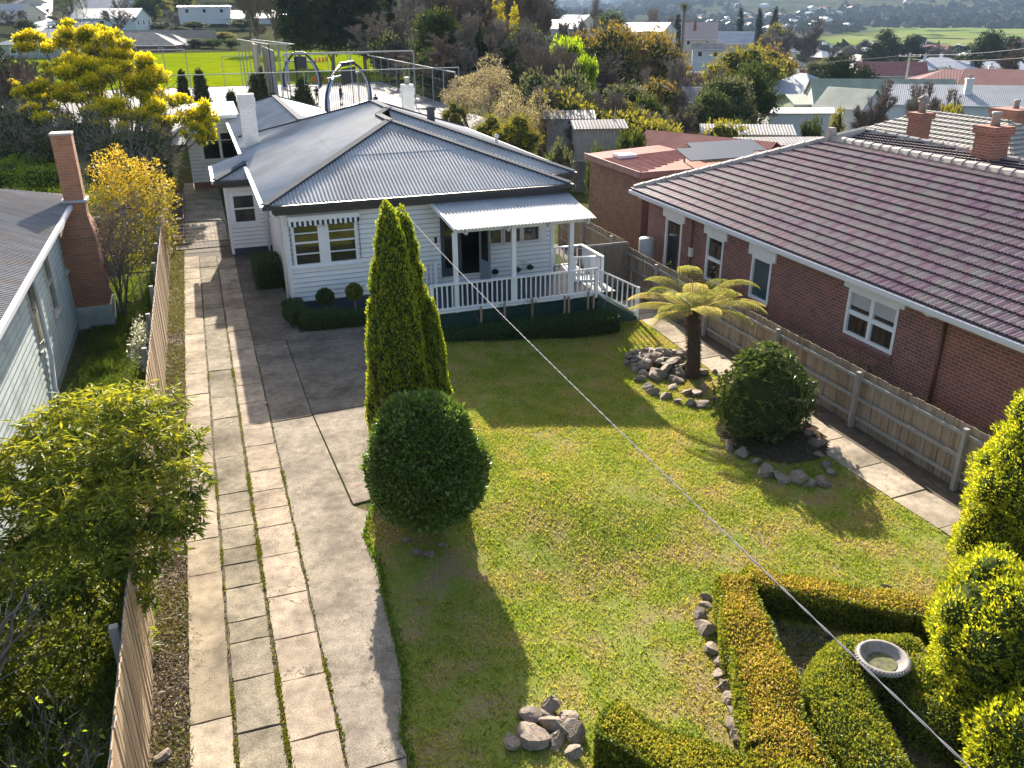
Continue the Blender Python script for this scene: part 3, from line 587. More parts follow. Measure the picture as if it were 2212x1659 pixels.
# ---- porch roof, beam, posts
PL, PR = 6.5, 10.98
z_top, z_bot = 3.14, 2.84; yb_, yt_ = 23.3, 26.2
V_, F_ = sheet_roof([(PL, yb_, z_bot), (PR, yb_, z_bot), (PR+.18, yt_, z_top), (PL+.04, yt_, z_top)], .11, .036, 6)
pr = obj('porch_roof', V_, F_, GALV, hm, uv=False)
mb = MB(); mb.box((PL+.1, 23.58, z_bot-.16), (PR-.25, 23.66, z_bot+.02)); mb.bar((PL+.05, 23.35, z_bot-.02), (PL+.02, 26.2, z_top-.06), .05, .12)
for x in (6.9, 8.2, 9.5, 10.75): mb.bar((x, 23.38, z_bot-.07), (x, 26.2, z_top-.08), .045, .12); mb.hexa([(x-.03, 23.4, z_bot-.2), (x+.03, 23.4, z_bot-.2), (x+.03, 23.7, z_bot-.2), (x-.03, 23.7, z_bot-.2), (x-.03, 23.3, z_bot-.04), (x+.03, 23.3, z_bot-.04), (x+.03, 23.7, z_bot-.04), (x-.03, 23.7, z_bot-.04)])
mb.build('porch_beam', WHITE, hm)
DZ = .36; DX0, DX1, DY0 = 5.72, 11.2, 23.55
for x in (6.6, 8.42, 10.3):
    mb = MB(); mb.box((x-.065, 23.56, DZ-.1), (x+.065, 23.69, z_bot-.16)); mb.build('porch_post', WHITE, hm)
# deck boards run towards the house
mb = MB(); n = int((DX1+.7-DX0)/.14)
for i in range(n):
    x = DX0+i*.14; y1 = YF-.02 if x < XR else 27.1
    mb.box((x, DY0+.02, DZ-.03), (x+.128, y1, DZ+random.uniform(-.001, .001)))
mb.build('deck_floor', DECK, hm)
bx('deck_edge', (DX0, DY0-.03, DZ-.07), (DX1, DY0+.02, DZ-.0), WHITE); bx('deck_edge', (DX0-.03, DY0+.02, DZ-.07), (DX0, YF-.1, DZ), WHITE)
mb = MB()
for i in range(int((DX1-DX0)/.115)+1): x = DX0+i*.115; mb.box((x, DY0+.03, -.75), (x+.035, DY0+.045, DZ-.07))
for i in range(10): z = -.8+i*.115; mb.box((DX0, DY0+.017, z), (DX1, DY0+.029, z+.035))
mb.box((DX0, DY0+.5, -.8), (DX1, DY0+.52, DZ-.1)); mb.build('lattice', LATTICE, hm)
def balustrade(par, a, b2, z0, z1, z0b=None, z1b=None, step=.155, posts=(0, 1), pw=.1, ext=0.):
    a = np.array(a, float); b2 = np.array(b2, float); z0b = z0 if z0b is None else z0b; z1b = z1 if z1b is None else z1b; Ln = np.linalg.norm(b2-a)
    P = lambda t, z: np.array([*(a+(b2-a)*t), z])
    MB().bar(P(0, z1), P(1, z1b), .1, .05).build('handrail', WHITE, par); MB().bar(P(0, z0+.05), P(1, z0b+.05), .06, .07).build('bottom_rail', WHITE, par)
    n = int(Ln/step)
    for i in range(1, n):
        t = i/n; q = MB(); q.bar(P(t, z0+.06+(z0b-z0)*t), P(t, z1-.02+(z1b-z1)*t), .042, .03); q.build('baluster', WHITE, par)
    for t in posts:
        q = MB(); q.bar(P(t, z0-.14+(z0b-z0)*t-ext*t), P(t, z1+.02+(z1b-z1)*t), pw, pw); q.build('baluster_post', WHITE, par)
balustrade(hm, (DX0+.1, DY0), (DX1-.05, DY0), DZ, 1.17)
balustrade(hm, (DX0+.06, 24.3), (DX0+.1, DY0+.05), DZ-.45, .72, DZ, 1.17, posts=())
balustrade(hm, (5.3, 25.6), (6.55, 25.9), DZ, 1.25, posts=(0, 1))
balustrade(hm, (11.2, DY0+.05), (12.62, DY0-.05), DZ-.02, 1.13, -.5, .4, posts=(1,), ext=.1, step=.165)
balustrade(hm, (10.8, 26.95), (12.18, 27.0), .3, 1.0, posts=(0, 1))
balustrade(hm, (12.18, 27.0), (11.62, 24.15), .3, 1.0, .38, 1.36, posts=(1,), step=.16)
balustrade(hm, (11.0, 24.95), (11.72, 24.8), .33, 1.18, posts=(0,))
mb = MB(); mb.slab([(11.2, 23.5, .26), (12.6, 23.45, -.58), (12.6, 24.9, -.58), (11.2, 24.9, .26)], .05); mb.hexa([(11.2, 23.46, -.7), (12.6, 23.42, -.75), (12.6, 23.46, -.75), (11.2, 23.5, -.7), (11.2, 23.46, .3), (12.6, 23.42, -.56), (12.6, 23.46, -.56), (11.2, 23.5, .3)]); mb.build('ramp', LATTICE, hm)
mb = MB()
for i in range(3): mb.box((11.2, 24.95+i*.0, -.0-.22*i), (11.6+.25*i, 26.5, .2-.22*i))
mb.build('steps', mat('brick_step', (.2, .1, .07), .8), hm)
# ================================================================== REAR ADDITION, FENCES, NEIGHBOURS
ra = thing('garden_studio', 'white weatherboard annexe with a twin window behind the main house, over grey paving', 'annexe', (0, 48, 0))
RW = 48.6; rf = Fr((0, RW, 0), (1, 0, 0), (0, -1, 0))
a = aty(413, 250, RW); b_ = aty(415, 378, RW); xl = float(b_[0]); zr = float(a[2])
w0, w1 = aty(440, 347, RW), aty(512, 283, RW)
q = MB(); boards(q, rf, xl, 2.0, .35, zr-.1, [(float(w0[0])+.05, float(w1[0])-.05, float(w0[2])+.05, float(w1[2])-.05)], pitch=.19)
shade_laps(q.build('wall', WHITE, ra)); bx('foundation', (xl+.02, RW+.01, -.1), (2.0, RW+.1, .36), BRICKR, ra)
pw_(ra, WHITE, Fr((xl, 0, 0), (0, 1, 0), (-1, 0, 0)), RW, 56, .0, zr)
mm = (float(w0[0])+float(w1[0]))/2
window(ra, rf, float(w0[0]), float(w1[0]), float(w0[2]), float(w1[2]), mull=[(mm-.07, mm+.07)], trans=[(float(w1[2])-.42, .04)], fw=.07, archi=.1, gmat=DARKGLASS)
V_, F_ = sheet_roof([(xl-.25, RW-.3, zr-.02), (2.1, RW-.3, zr+.02), (2.1, 53, zr+.25), (xl-.25, 53, zr+.25)], .12, .02, 6); obj('roof', V_, F_, IRON, ra, uv=False)
bx('fascia', (xl-.27, RW-.34, zr-.16), (2.0, RW-.31, zr-.0), WHITE, ra)

def paling_fence(name, label, x, y0, y1, zb, h, side, posts, mw=WOOD, pitch=.105, rail_side=None, seed=0, zf=None, lean=0.):
    """paling fence along Y at x; palings on the +side, rails and posts on the other"""
    r = random.Random(seed); fo = thing(name, label, 'fence', (x, y0, zb)); zf = zf or (lambda y: zb)
    mb = MB(); y = y0
    while y < y1:
        wdt = pitch*r.uniform(.86, .97); z = zf(y); t = z+h+r.uniform(-.012, .012); dx = r.choice((0, .012))+r.uniform(0, .006); xa = x+side*(.02+dx); l = lean*h
        mb.hexa([(xa, y, z-.05), (xa+side*.014, y, z-.05), (xa+side*.014, y+wdt, z-.05), (xa, y+wdt, z-.05), (xa+l, y, t), (xa+l+side*.014, y, t), (xa+l+side*.014, y+wdt, t+r.uniform(-.01, .01)), (xa+l, y+wdt, t)])
        y += pitch
    mb.build('palings', mw, fo)
    for f_ in (.2, .52, .86):
        mb = MB(); ys_ = list(np.arange(y0, y1, 2.6))+[y1]
        for ya, yb in zip(ys_[:-1], ys_[1:]): mb.bar((x-side*.02+lean*h*f_, ya, zf(ya)+h*f_), (x-side*.02+lean*h*f_, yb, zf(yb)+h*f_), .04, .075)
        mb.build('rail', WOODG, fo)
    for yp in posts: MB().box((x-side*.14, yp-.05, zf(yp)-.2), (x-side*.041, yp+.05, zf(yp)+h-.03)).build('post', WOODG, fo)
    return fo
# left boundary: palings towards the driveway
lf = paling_fence('paling_fence', 'long brown timber paling fence left of the driveway, leafy tree hanging over it', -1.74, 3.2, 46, 0., 1.78, 1, [4.5+2.5*i for i in range(17)], seed=3, mw=WOODL)
# right boundary: rails and posts face the lawn
zfr = lambda y: -.72+float(ss(16, 30, y))*.0
RFX = 13.95
pposts = [float(atx(*p, RFX)[1]) for p in ((2062, 1070), (1843, 920), (1683, 745), (1527, 700))]
rfence = paling_fence('paling_fence', 'grey weathered paling fence with posts and rails beside the right side path', RFX, 5.0, 27.4, -.72, 1.5, 1, [7.9]+pposts+[24.6, 27.2], seed=5, pitch=.12)
rf2 = paling_fence('paling_fence', 'far paling fence length between the two brick walls, behind the cross fence', 14.05, 27.5, 33.5, -.72, 1.62, 1, [28.3, 30.9, 33.3], seed=6, pitch=.13)
# cross fence from ramp side to right boundary
cf = thing('cross_fence', 'short tall timber fence closing the gap between white deck rail and right boundary fence', 'fence', (13, 26.8, -.7))
c0, c1 = aty(1271, 536, 26.9), aty(1379, 523, 26.9); mb = MB(); x = 12.0
while x < 13.95:
    t = float(c0[2]+(c1[2]-c0[2])*(x-c0[0])/(c1[0]-c0[0])); mb.box((x, 26.9+random.choice((0, .01)), -.75), (x+.112, 26.925, t+random.uniform(-.01, .01))); x += .118
mb.build('palings', mat('brown_paling', (.2, .155, .115), .85, c2=(.27, .22, .17), scale=4, stretch=(3, 1, .3)), cf)
for z in (-.2, .9): bx('rail', (12.0, 26.95, z), (13.95, 26.99, z+.07), WOODG, cf)
# wire gate across the driveway
gt = thing('wire_gate', 'open mesh wire gate with round tube frame across the driveway beside the bay', 'gate', (-.5, 34.9, 0))
mb = MB(); gy = 35.0; P = [(-1.5, gy, .12), (-1.5, gy, 1.2), (.25, gy, 1.2), (.42, gy, 1.14), (.5, gy, 1.0), (.5, gy, .12), (-1.5, gy, .12)]; mb.tube(P, .022, 8); mb.build('gate_frame', mat('dark_tube', (.06, .055, .055), .5, .4), gt, smooth=True)
mb = MB()
for i in range(1, 13): mb.bar((-1.5+i*.154, gy, .12), (-1.5+i*.154, gy, 1.2), .008)
for i in range(1, 8): mb.bar((-1.5, gy, .12+i*.14), (.5, gy, .12+i*.14), .008)
mb.build('wire_mesh', GALVPIPE, gt)
MB().tube([(-1.56, gy, 0), (-1.56, gy, 1.35)], .03, 8).build('gate_post', WOODG, gt)
# raised garden beds behind the gate
for i, (y0, y1, lb) in enumerate(((36.6, 39.6, 'nearest brown raised garden bed by the left fence behind wire gate'), (39.9, 43.2, 'middle raised garden bed by the left fence, behind wire gate'), (43.5, 47.5, 'farthest raised garden bed by the left fence near the annexe'))):
    rb = thing('raised_bed', lb, 'garden bed', (-1.45, y0, 0), 'raised garden beds'); tb = mat('bed_timber', (.2, .1, .07), .8)
    bx('bed_side', (-1.68, y0, 0), (-1.65, y1, .3), tb, rb); bx('bed_side', (-1.19, y0, 0), (-1.15, y1, .3), tb, rb); bx('bed_end', (-1.65, y0, 0), (-1.19, y0+.04, .3), tb, rb); bx('bed_end', (-1.65, y1-.04, 0), (-1.19, y1, .3), tb, rb); bx('bed_soil', (-1.649, y0+.041, 0), (-1.191, y1-.041, .22), SOIL, rb)

# ---- left neighbour: pale green weatherboards, rusty iron roof, brick chimney
ln = thing('green_cottage', 'pale green weatherboard cottage with weathered iron roof, cut by the left edge of the photo', 'house', (-7, 24, -.6))
GREENW = mat('pale_green_paint', (.44, .52, .5), .6, c2=(.5, .56, .52), scale=2.5, c3=(.35, .4, .38), s3=1.5)
LX, LZ = -4.45, 3.27; lw = Fr((LX, 0, 0), (0, 1, 0), (1, 0, 0))
lwin = [(22.3, 23.15, 1.0, 2.65), (25.1, 26.0, .95, 2.7), (28.1, 28.8, 1.35, 2.6), (15.0, 16., 1.0, 2.65)]
q = MB(); boards(q, lw, 6, 30.2, -.3, LZ-.12, lwin, pitch=.17, lap=.03); shade_laps(q.build('wall', GREENW, ln))
q = MB(); boards(q, Fr((0, 30.2, 0), (1, 0, 0), (0, 1, 0)), -12, LX, -.3, LZ-.12, pitch=.17); shade_laps(q.build('wall', GREENW, ln))
bx('foundation', (LX-.1, 6, -1), (LX-.01, 30.1, -.29), mat('pale_base_boards', (.42, .45, .42), .8, c2=(.3, .33, .3), scale=3), ln)
for (u0, u1, z0, z1) in lwin: window(ln, lw, u0, u1, z0, z1, trans=[((z0+z1)/2, .05)], fw=.07, archi=.09, fmat=mat('tired_cream_paint', (.52, .5, .44), .7, c2=(.4, .37, .31), scale=4), gmat=mat('dusty_glass', (.12, .11, .08), .1, spec=.8, c2=(.2, .18, .12), scale=2))
lp = .36; GX = -4.05
V_, F_ = sheet_roof([(GX, 30.6, LZ), (GX, 3.0, LZ), (-9.2, 3.0, LZ+5.15*lp), (-9.2, 25.5, LZ+5.15*lp)], .12, .026, 6); obj('roof', V_, F_, OLDIRON, ln, uv=False)
V_, F_ = sheet_roof([(-14, 30.6, LZ), (GX, 30.6, LZ), (-9.2, 25.5, LZ+5.15*lp), (-14, 25.5, LZ+5.15*lp)], .12, .026, 6); obj('roof', V_, F_, OLDIRON, ln, uv=False)
MB().bar((GX+.05, 30.6, LZ-.06), (GX+.05, 3.0, LZ-.06), .13, .1).build('gutter', mat('lilac_white_gutter', (.7, .7, .74), .4), ln)
dp = [atx(*p, X) for p, X in (((92, 566), GX+.03), ((100, 590), LX+.1), ((128, 700), LX+.09), ((150, 800), LX+.1), ((178, 850), -4.0))]
MB().tube([(GX+.03, 22.9, LZ-.1), (LX+.12, 23.0, LZ-.45), (LX+.1, 22.95, .6), (LX+.1, 22.5, -.1), (LX+.35, 21.9, -.5)], .06, 8).build('downpipe', WHITE, ln, smooth=True)
# chimney standing outside the wall
chb = atx(205, 700, LX+.05)
cy = 28.7
lch = MB(); lch.box((LX+.02, cy-.0, .1), (LX+1.0, cy+1.15, 2.3)); lch.hexa([(LX+.02, cy, 2.3), (LX+1.0, cy, 2.3), (LX+1.0, cy+1.15, 2.3), (LX+.02, cy+1.15, 2.3), (LX+.3, cy+.3, 2.9), (LX+.86, cy+.3, 2.9), (LX+.86, cy+.85, 2.9), (LX+.3, cy+.85, 2.9)]); lch.box((LX+.3, cy+.3, 2.9), (LX+.86, cy+.85, 5.3)); lco = lch.build('chimney', BRICKO, ln)
bx('chimney_base', (LX+.0, cy-.06, -.8), (LX+1.06, cy+1.2, .1), GREENW, lco); bx('chimney_cap', (LX+.28, cy+.28, 5.3), (LX+.88, cy+.87, 5.36), mat('rough_mortar', (.4, .36, .32), .9), lco)
bx('flashing', (LX+.22, cy+.22, LZ+.05), (LX+.94, cy+.93, LZ+.12), IRON, lco)
# tv antenna on the gutter
an = thing('tv_antenna', 'silver yagi television antenna on a short mast over the gutter of the green cottage', 'antenna', (GX-.1, 24.8, LZ)); m0 = np.array([-4.1, 24.6, 3.9])
e0, e1 = atd(112, 487, 27.2), atd(217, 468, 27.2)
MB().bar(e0, e1, .035).build('boom', GALVPIPE, an)
dv = (e1-e0)/np.linalg.norm(e1-e0)
for i in range(14):
    p = e0+(e1-e0)*(i+.5)/14; L_ = .34-.012*i; sd_ = np.array([-.35, 1, .0]); sd_ /= np.linalg.norm(sd_); MB().bar(p-sd_*L_, p+sd_*L_, .014).build('element', GALVPIPE, an)
MB().bar(e0+(e1-e0)*.12, e0+(e1-e0)*.12+np.array([.05, .2, -.75]), .03).build('mast', BLACK, an)
# low iron gate beside the cottage chimney
ig = thing('iron_gate', 'rusty dark iron garden gate between the cottage chimney and the left fence', 'gate', (-3, 30.6, -.6)); mb = MB()
for z in (-.45, .55): mb.bar((-3.35, 30.6, z), (-1.85, 30.6, z), .03)
for i in range(7): mb.bar((-3.35+.25*i, 30.6, -.6), (-3.35+.25*i, 30.6, .6), .022)
mb.build('bars', mat('rusty_iron', (.05, .035, .03), .8), ig)

# ---- right neighbour: plum brick house with tiled hip roof
bn = thing('brick_house', 'plum brick house with aged terracotta tiled hip roof filling the right side', 'house', (20, 20, -.8))
WX = 15.5; GZ = 2.4; bw_ = Fr((WX, 0, 0), (0, 1, 0), (-1, 0, 0)); GX2 = 14.98
HP = .447; RXb = 19.8; RYb = 28.85-4.8; RZb = GZ+HP*(RXb-GX2)
prof = lambda t: (1-abs(2*((t*2) % 1)-1)**1.6) if t < .5 else (1-abs(2*((t*2) % 1)-1)**1.6)*.8
TERRAT = leafmat('terracotta_tiles', [(.24, .12, .135), (.36, .21, .225), (.42, .28, .3), (.34, .17, .165), (.52, .37, .38), (.27, .18, .22), (.42, .23, .2)], .0, .4, .6, 2.6, (.4, .34, .28))
P_ = [(GX2, 28.85, GZ), (GX2, -3, GZ), (RXb, -3, RZb), (RXb, RYb, RZb)]
TA = []; TR = dict(period=.21, amp=.055, sub=10, course=.33, lift=.06, th=.02, attr=TA)
rp = [sheet_roof(P_, ribs=prof, **TR), sheet_roof([(2*RXb-GX2, 28.85, GZ), (GX2, 28.85, GZ), (RXb, RYb, RZb)], ribs=prof, **TR), sheet_roof([(2*RXb-GX2, -3, GZ), (2*RXb-GX2, 28.85, GZ), (RXb, RYb, RZb), (RXb, -3, RZb)], ribs=prof, **TR)]
V_, F_ = join(rp); tro = obj('roof', V_, F_, TERRAT, bn, uv=False, attr=TA); LIP = mat('tile_riser_shade', (.05, .03, .035), .9)  # dark riser colour paints the shadow and dirt line below each tile course
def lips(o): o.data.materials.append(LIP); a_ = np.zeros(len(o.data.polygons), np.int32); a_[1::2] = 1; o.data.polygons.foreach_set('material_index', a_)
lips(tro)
# second wing behind with its own ridge
apx = atd(1862, 285, 34); wz = float(apx[2])
ex = (RXb+2.2, 27.5)
DTILE = mat('dark_roof_tile', (.17, .13, .125), .5, c2=(.24, .2, .19), scale=4, bump=.3)
W0, W1 = atd(1793, 300, 28.6), atd(1865, 283, 30.5); W2 = atd(2170, 352, 24.2)
V_, F_ = sheet_roof([(RXb+.1, 23.6, RZb-.35), (RXb+6.2, 16.5, RZb-.9), (float(W1[0]), float(W1[1]), float(W1[2])), (float(W0[0]), float(W0[1]), float(W0[2]))], .21, .03, 8, course=.33, lift=.06, ribs=prof)
lips(obj('roof', V_, F_, DTILE, bn, uv=False))
CAPT = mat('mossy_ridge_tile', (.27, .22, .2), .7, c2=(.4, .37, .33), scale=7, bump=.4)
def ridge(par, a, b2, m, r=.13, step=.4):
    a = np.array(a, float); b2 = np.array(b2, float); n = int(np.linalg.norm(b2-a)/step); mb = MB()
    for i in range(n):
        p, q_ = a+(b2-a)*i/n, a+(b2-a)*(i+1.04)/n; mb.tube([p+(0, 0, .0), q_], [r, r*1.18], 8)
    return mb.build('ridge_tiles', m, par)
ridge(bn, (GX2+.1, 28.75, GZ+.08), (RXb, RYb, RZb+.05), CAPT); ridge(bn, (RXb, RYb, RZb+.05), (RXb, -3, RZb+.05), CAPT); ridge(bn, W0, W1, CAPT); ridge(bn, W1, (RXb+6.2, 16.5, RZb-.85), CAPT)
MB().hexa([(RXb-.2, RYb-.15, RZb), (RXb+.2, RYb-.15, RZb), (RXb+.2, RYb+.2, RZb), (RXb-.2, RYb+.2, RZb), (RXb-.1, RYb-.1, RZb+.42), (RXb+.1, RYb-.1, RZb+.42), (RXb+.1, RYb+.1, RZb+.42), (RXb-.1, RYb+.1, RZb+.42)]).build('ridge_finial', CAPT, bn)
bwin = []
def bpt(x, y): q_ = atx(x, y, WX); return float(q_[1]), float(q_[2])
wins = [('w', 15.45, 17.25, .66, 1.9), ('g', 20.6, 21.6, .36, 1.7), ('n', 23.2, 24.2, .2, 1.75), ('d', 25.85, 27.0, -.6, 1.75), ('n', 27.95, 28.4, .7, 1.75)]
pw_(bn, BRICKR, bw_, 2, 13.98, -1.2, GZ-.1)
q = MB(); plainwall(q, bw_, 13.98, 28.35, -1.2, GZ-.1, [(w_[1], w_[2], w_[3], w_[4]) for w_ in wins if w_[1] < 27.5]); q.build('wall', BRICK, bn)
pw_(bn, BRICK, Fr((0, 28.35, 0), (1, 0, 0), (0, 1, 0)), WX, 24.2, -1.2, GZ-.1)
for k, y0, y1, z0, z1 in wins[:4]:
    if k == 'd':
        f_ = window(bn, bw_, y0, y1, z0, z1, fw=.09, gmat=DARKGLASS, name='door', out=.02)
    else:
        m = (y0+y1)/2; f_ = window(bn, bw_, y0, y1, z0, z1, mull=[(m-.06, m+.06)] if k == 'w' else (), trans=[((z0+z1)/2+.0, .12)] if k != 'g' else (), fw=.085, gmat=DARKGLASS if k != 'g' else mat('teal_blind_glass', (.02, .07, .09), .1, spec=.7), sill=False, out=.02)
        s_ = MB(); s_.hexa([bw_.p(y0-.02, -.06, z0-.2), bw_.p(y1+.02, -.06, z0-.2), bw_.p(y1+.02, .05, z0-.2), bw_.p(y0-.02, .05, z0-.2), bw_.p(y0-.02, -.06, z0-.003), bw_.p(y1+.02, -.06, z0-.003), bw_.p(y1+.02, .09, z0-.04), bw_.p(y0-.02, .09, z0-.04)]); s_.build('sill', BRICK, f_)
        if k == 'w':
            for a_, b2_ in ((y0+.09, m-.06), (m+.06, y1-.09)): c_ = MB(); c_.fbox(bw_, a_, b2_, -.049, -.045, z1-.45, z1-.085); c_.build('curtain', CURTAIN, f_)
    h_ = MB(); h_.fbox(bw_, y0-.18, y1+.18, .0, .05, z1, GZ-.12); h_.build('lintel', WHITE, bn)
MB().bar((GX2-.02, 28.9, GZ-.05), (GX2-.02, -3, GZ-.05), .14, .11).build('gutter', mat('lilac_grey_gutter', (.62, .62, .68), .35), bn)
bx('eave_lining', (GX2, -3, GZ-.13), (WX, 28.3, GZ-.1), WHITE, bn); bx('fascia', (GX2+.06, -3, GZ-.2), (GX2+.09, 28.3, GZ-.11), WHITE, bn)
MB().tube([(GX2+.02, 14.25, GZ-.12), (GX2+.1, 14.2, GZ-.22), (WX-.06, 14.0, GZ-.25)], .05, 8).build('downpipe', WHITE, bn, smooth=True)
MB().tube([(WX-.06, 14.0, GZ-.25), (WX-.06, 14.0, -1.0)], .045, 8).build('downpipe', mat('brown_pipe', (.12, .045, .03), .5), bn, smooth=True)
MB().tube([(WX-.05, 25.1, GZ-.2), (WX-.05, 25.1, -.6)], .03, 8).build('drain_pipe', mat('brown_pipe', (.12, .045, .03)), bn, smooth=True)
bx('meter_box', (WX-.09, 25.0, .75), (WX, 25.2, 1.05), CREAM, bn)
# hot water cylinder
hw = thing('hot_water_cylinder', 'pale grey round hot water cylinder against the brick wall behind fence', 'water heater', (15.0, 27.6, -.8))
hp = atx(1390, 560, 15.0); MB().lathe((15.05, 27.55, -.8), [(.28, 0), (.28, 1.62), (.25, 1.67), (.05, 1.69)], 24).build('tank', mat('heater_enamel', (.42, .47, .5), .35), hw, smooth=True)
MB().tube([(14.76, 27.4, .3), (14.72, 27.4, .3)], .03, 8).build('valve', BLACK, hw)
# brick flat-roof addition with red roof
ga = thing('flat_brick_addition', 'brown brick addition with low faded red metal roof between the two houses', 'building', (15, 34, -.8))
ac = atx(1388, 400, 15.1)
AX0, AX1, AY0, AY1, AZ = 12.9, 17.6, 29.6, 40.5, 2.55
pts = [aty(1390, 345+30, 30.2), ]
g0 = (14.2, 30.0)      # near corner of the addition (garage corner at px 1390)
gc = atd(1390, 372, 33.2); gx0, gy0, gz0 = map(float, gc)
gw = float(atx(1250, 330, gx0)[1])
pw_(ga, BRICKB, Fr((gx0, 0, 0), (0, 1, 0), (-1, 0, 0)), gy0, gy0+5, -1.2, gz0-.1)
hw_ = [(.75, 1.75, -.3, gz0-.75)]
gfr = Fr((gx0, gy0, 0), (1, 0, 0), (0, -1, 0)); pw_(ga, BRICKR, gfr, 0, 6, -1.2, gz0-.1, hw_)
window(ga, gfr, .75, 1.75, -.3, gz0-.75, trans=[(.55, .2)], fw=.09, gmat=mat('blue_dark_glass', (.01, .014, .03), .06, spec=.8), sill=False)
FLAT = mat('faded_red_fascia', (.28, .12, .1), .6, c2=(.33, .2, .16), scale=3)
bx('fascia', (gx0-.25, gy0-.3, gz0-.18), (gx0+6.2, gy0-.25, gz0+.06), FLAT, ga); bx('fascia', (gx0-.3, gy0-.25, gz0-.18), (gx0-.25, gy0+5, gz0+.06), FLAT, ga)
V_, F_ = sheet_roof([(gx0-.24, gy0+5, gz0+.02), (gx0-.24, gy0-.24, gz0+.02), (gx0+3.4, gy0+1.96, gz0+.2), (gx0+3.4, gy0+5, gz0+.2)], .25, .03, 5, ribs=lambda t: 1. if t > .85 else 0.); obj('roof', V_, F_, REDIRON, ga, uv=False)
V_, F_ = sheet_roof([(gx0-.24, gy0-.24, gz0+.02), (gx0+6.5, gy0-.24, gz0+.02), (gx0+6.5, gy0+2.2, gz0+.2), (gx0+3.4, gy0+1.96, gz0+.2)], .25, .01, 5); obj('roof', V_, F_, mat('salmon_roof', (.42, .25, .2), .85, spec=.1, c2=(.36, .2, .16), scale=2), ga, uv=False)
sk = atx(1257, 373, gx0+1.0)
skx = aty(1257, 371, gy0+6); bx('skylight', (gx0+.4, gy0+2.9, gz0+.05), (gx0+1.2, gy0+3.6, gz0+.2), mat('skylight_dome', (.75, .78, .82), .3), ga)
MB().tube([(gx0+5.3, gy0-.35, gz0+.3), (gx0+5.3, gy0-.35, gz0-.6)], .07, 8).build('downpipe', WHITE, ga, smooth=True)
# solar panels on frames
for i, lb in enumerate(('dark solar panel on frame over salmon flat roof, the one nearer the red roof', 'dark solar panel on frame over salmon flat roof, the one nearer the tiled roof')):
    sp = thing('solar_panel', lb, 'solar panel', (gx0+4, gy0+1.5+i*1.4, gz0+.4), 'solar panels'); y = gy0-.1+i*1.25; x0 = gx0+2.0+i*1.2; gz0 = gc[2]-.2
    MB().hexa([(x0, y, gz0+.5), (x0+3.2, y, gz0+.5), (x0+3.2, y+1.2, gz0+.8), (x0, y+1.2, gz0+.8), (x0, y, gz0+.54), (x0+3.2, y, gz0+.54), (x0+3.2, y+1.2, gz0+.84), (x0, y+1.2, gz0+.84)]).build('panel', mat('solar_glass', (.1, .11, .13), .4, spec=.5), sp)
    for dx in (.3, 2.8): bx('support', (x0+dx, y+1.0, gz0+.3), (x0+dx+.06, y+1.06, gz0+.74), GALVPIPE, sp)
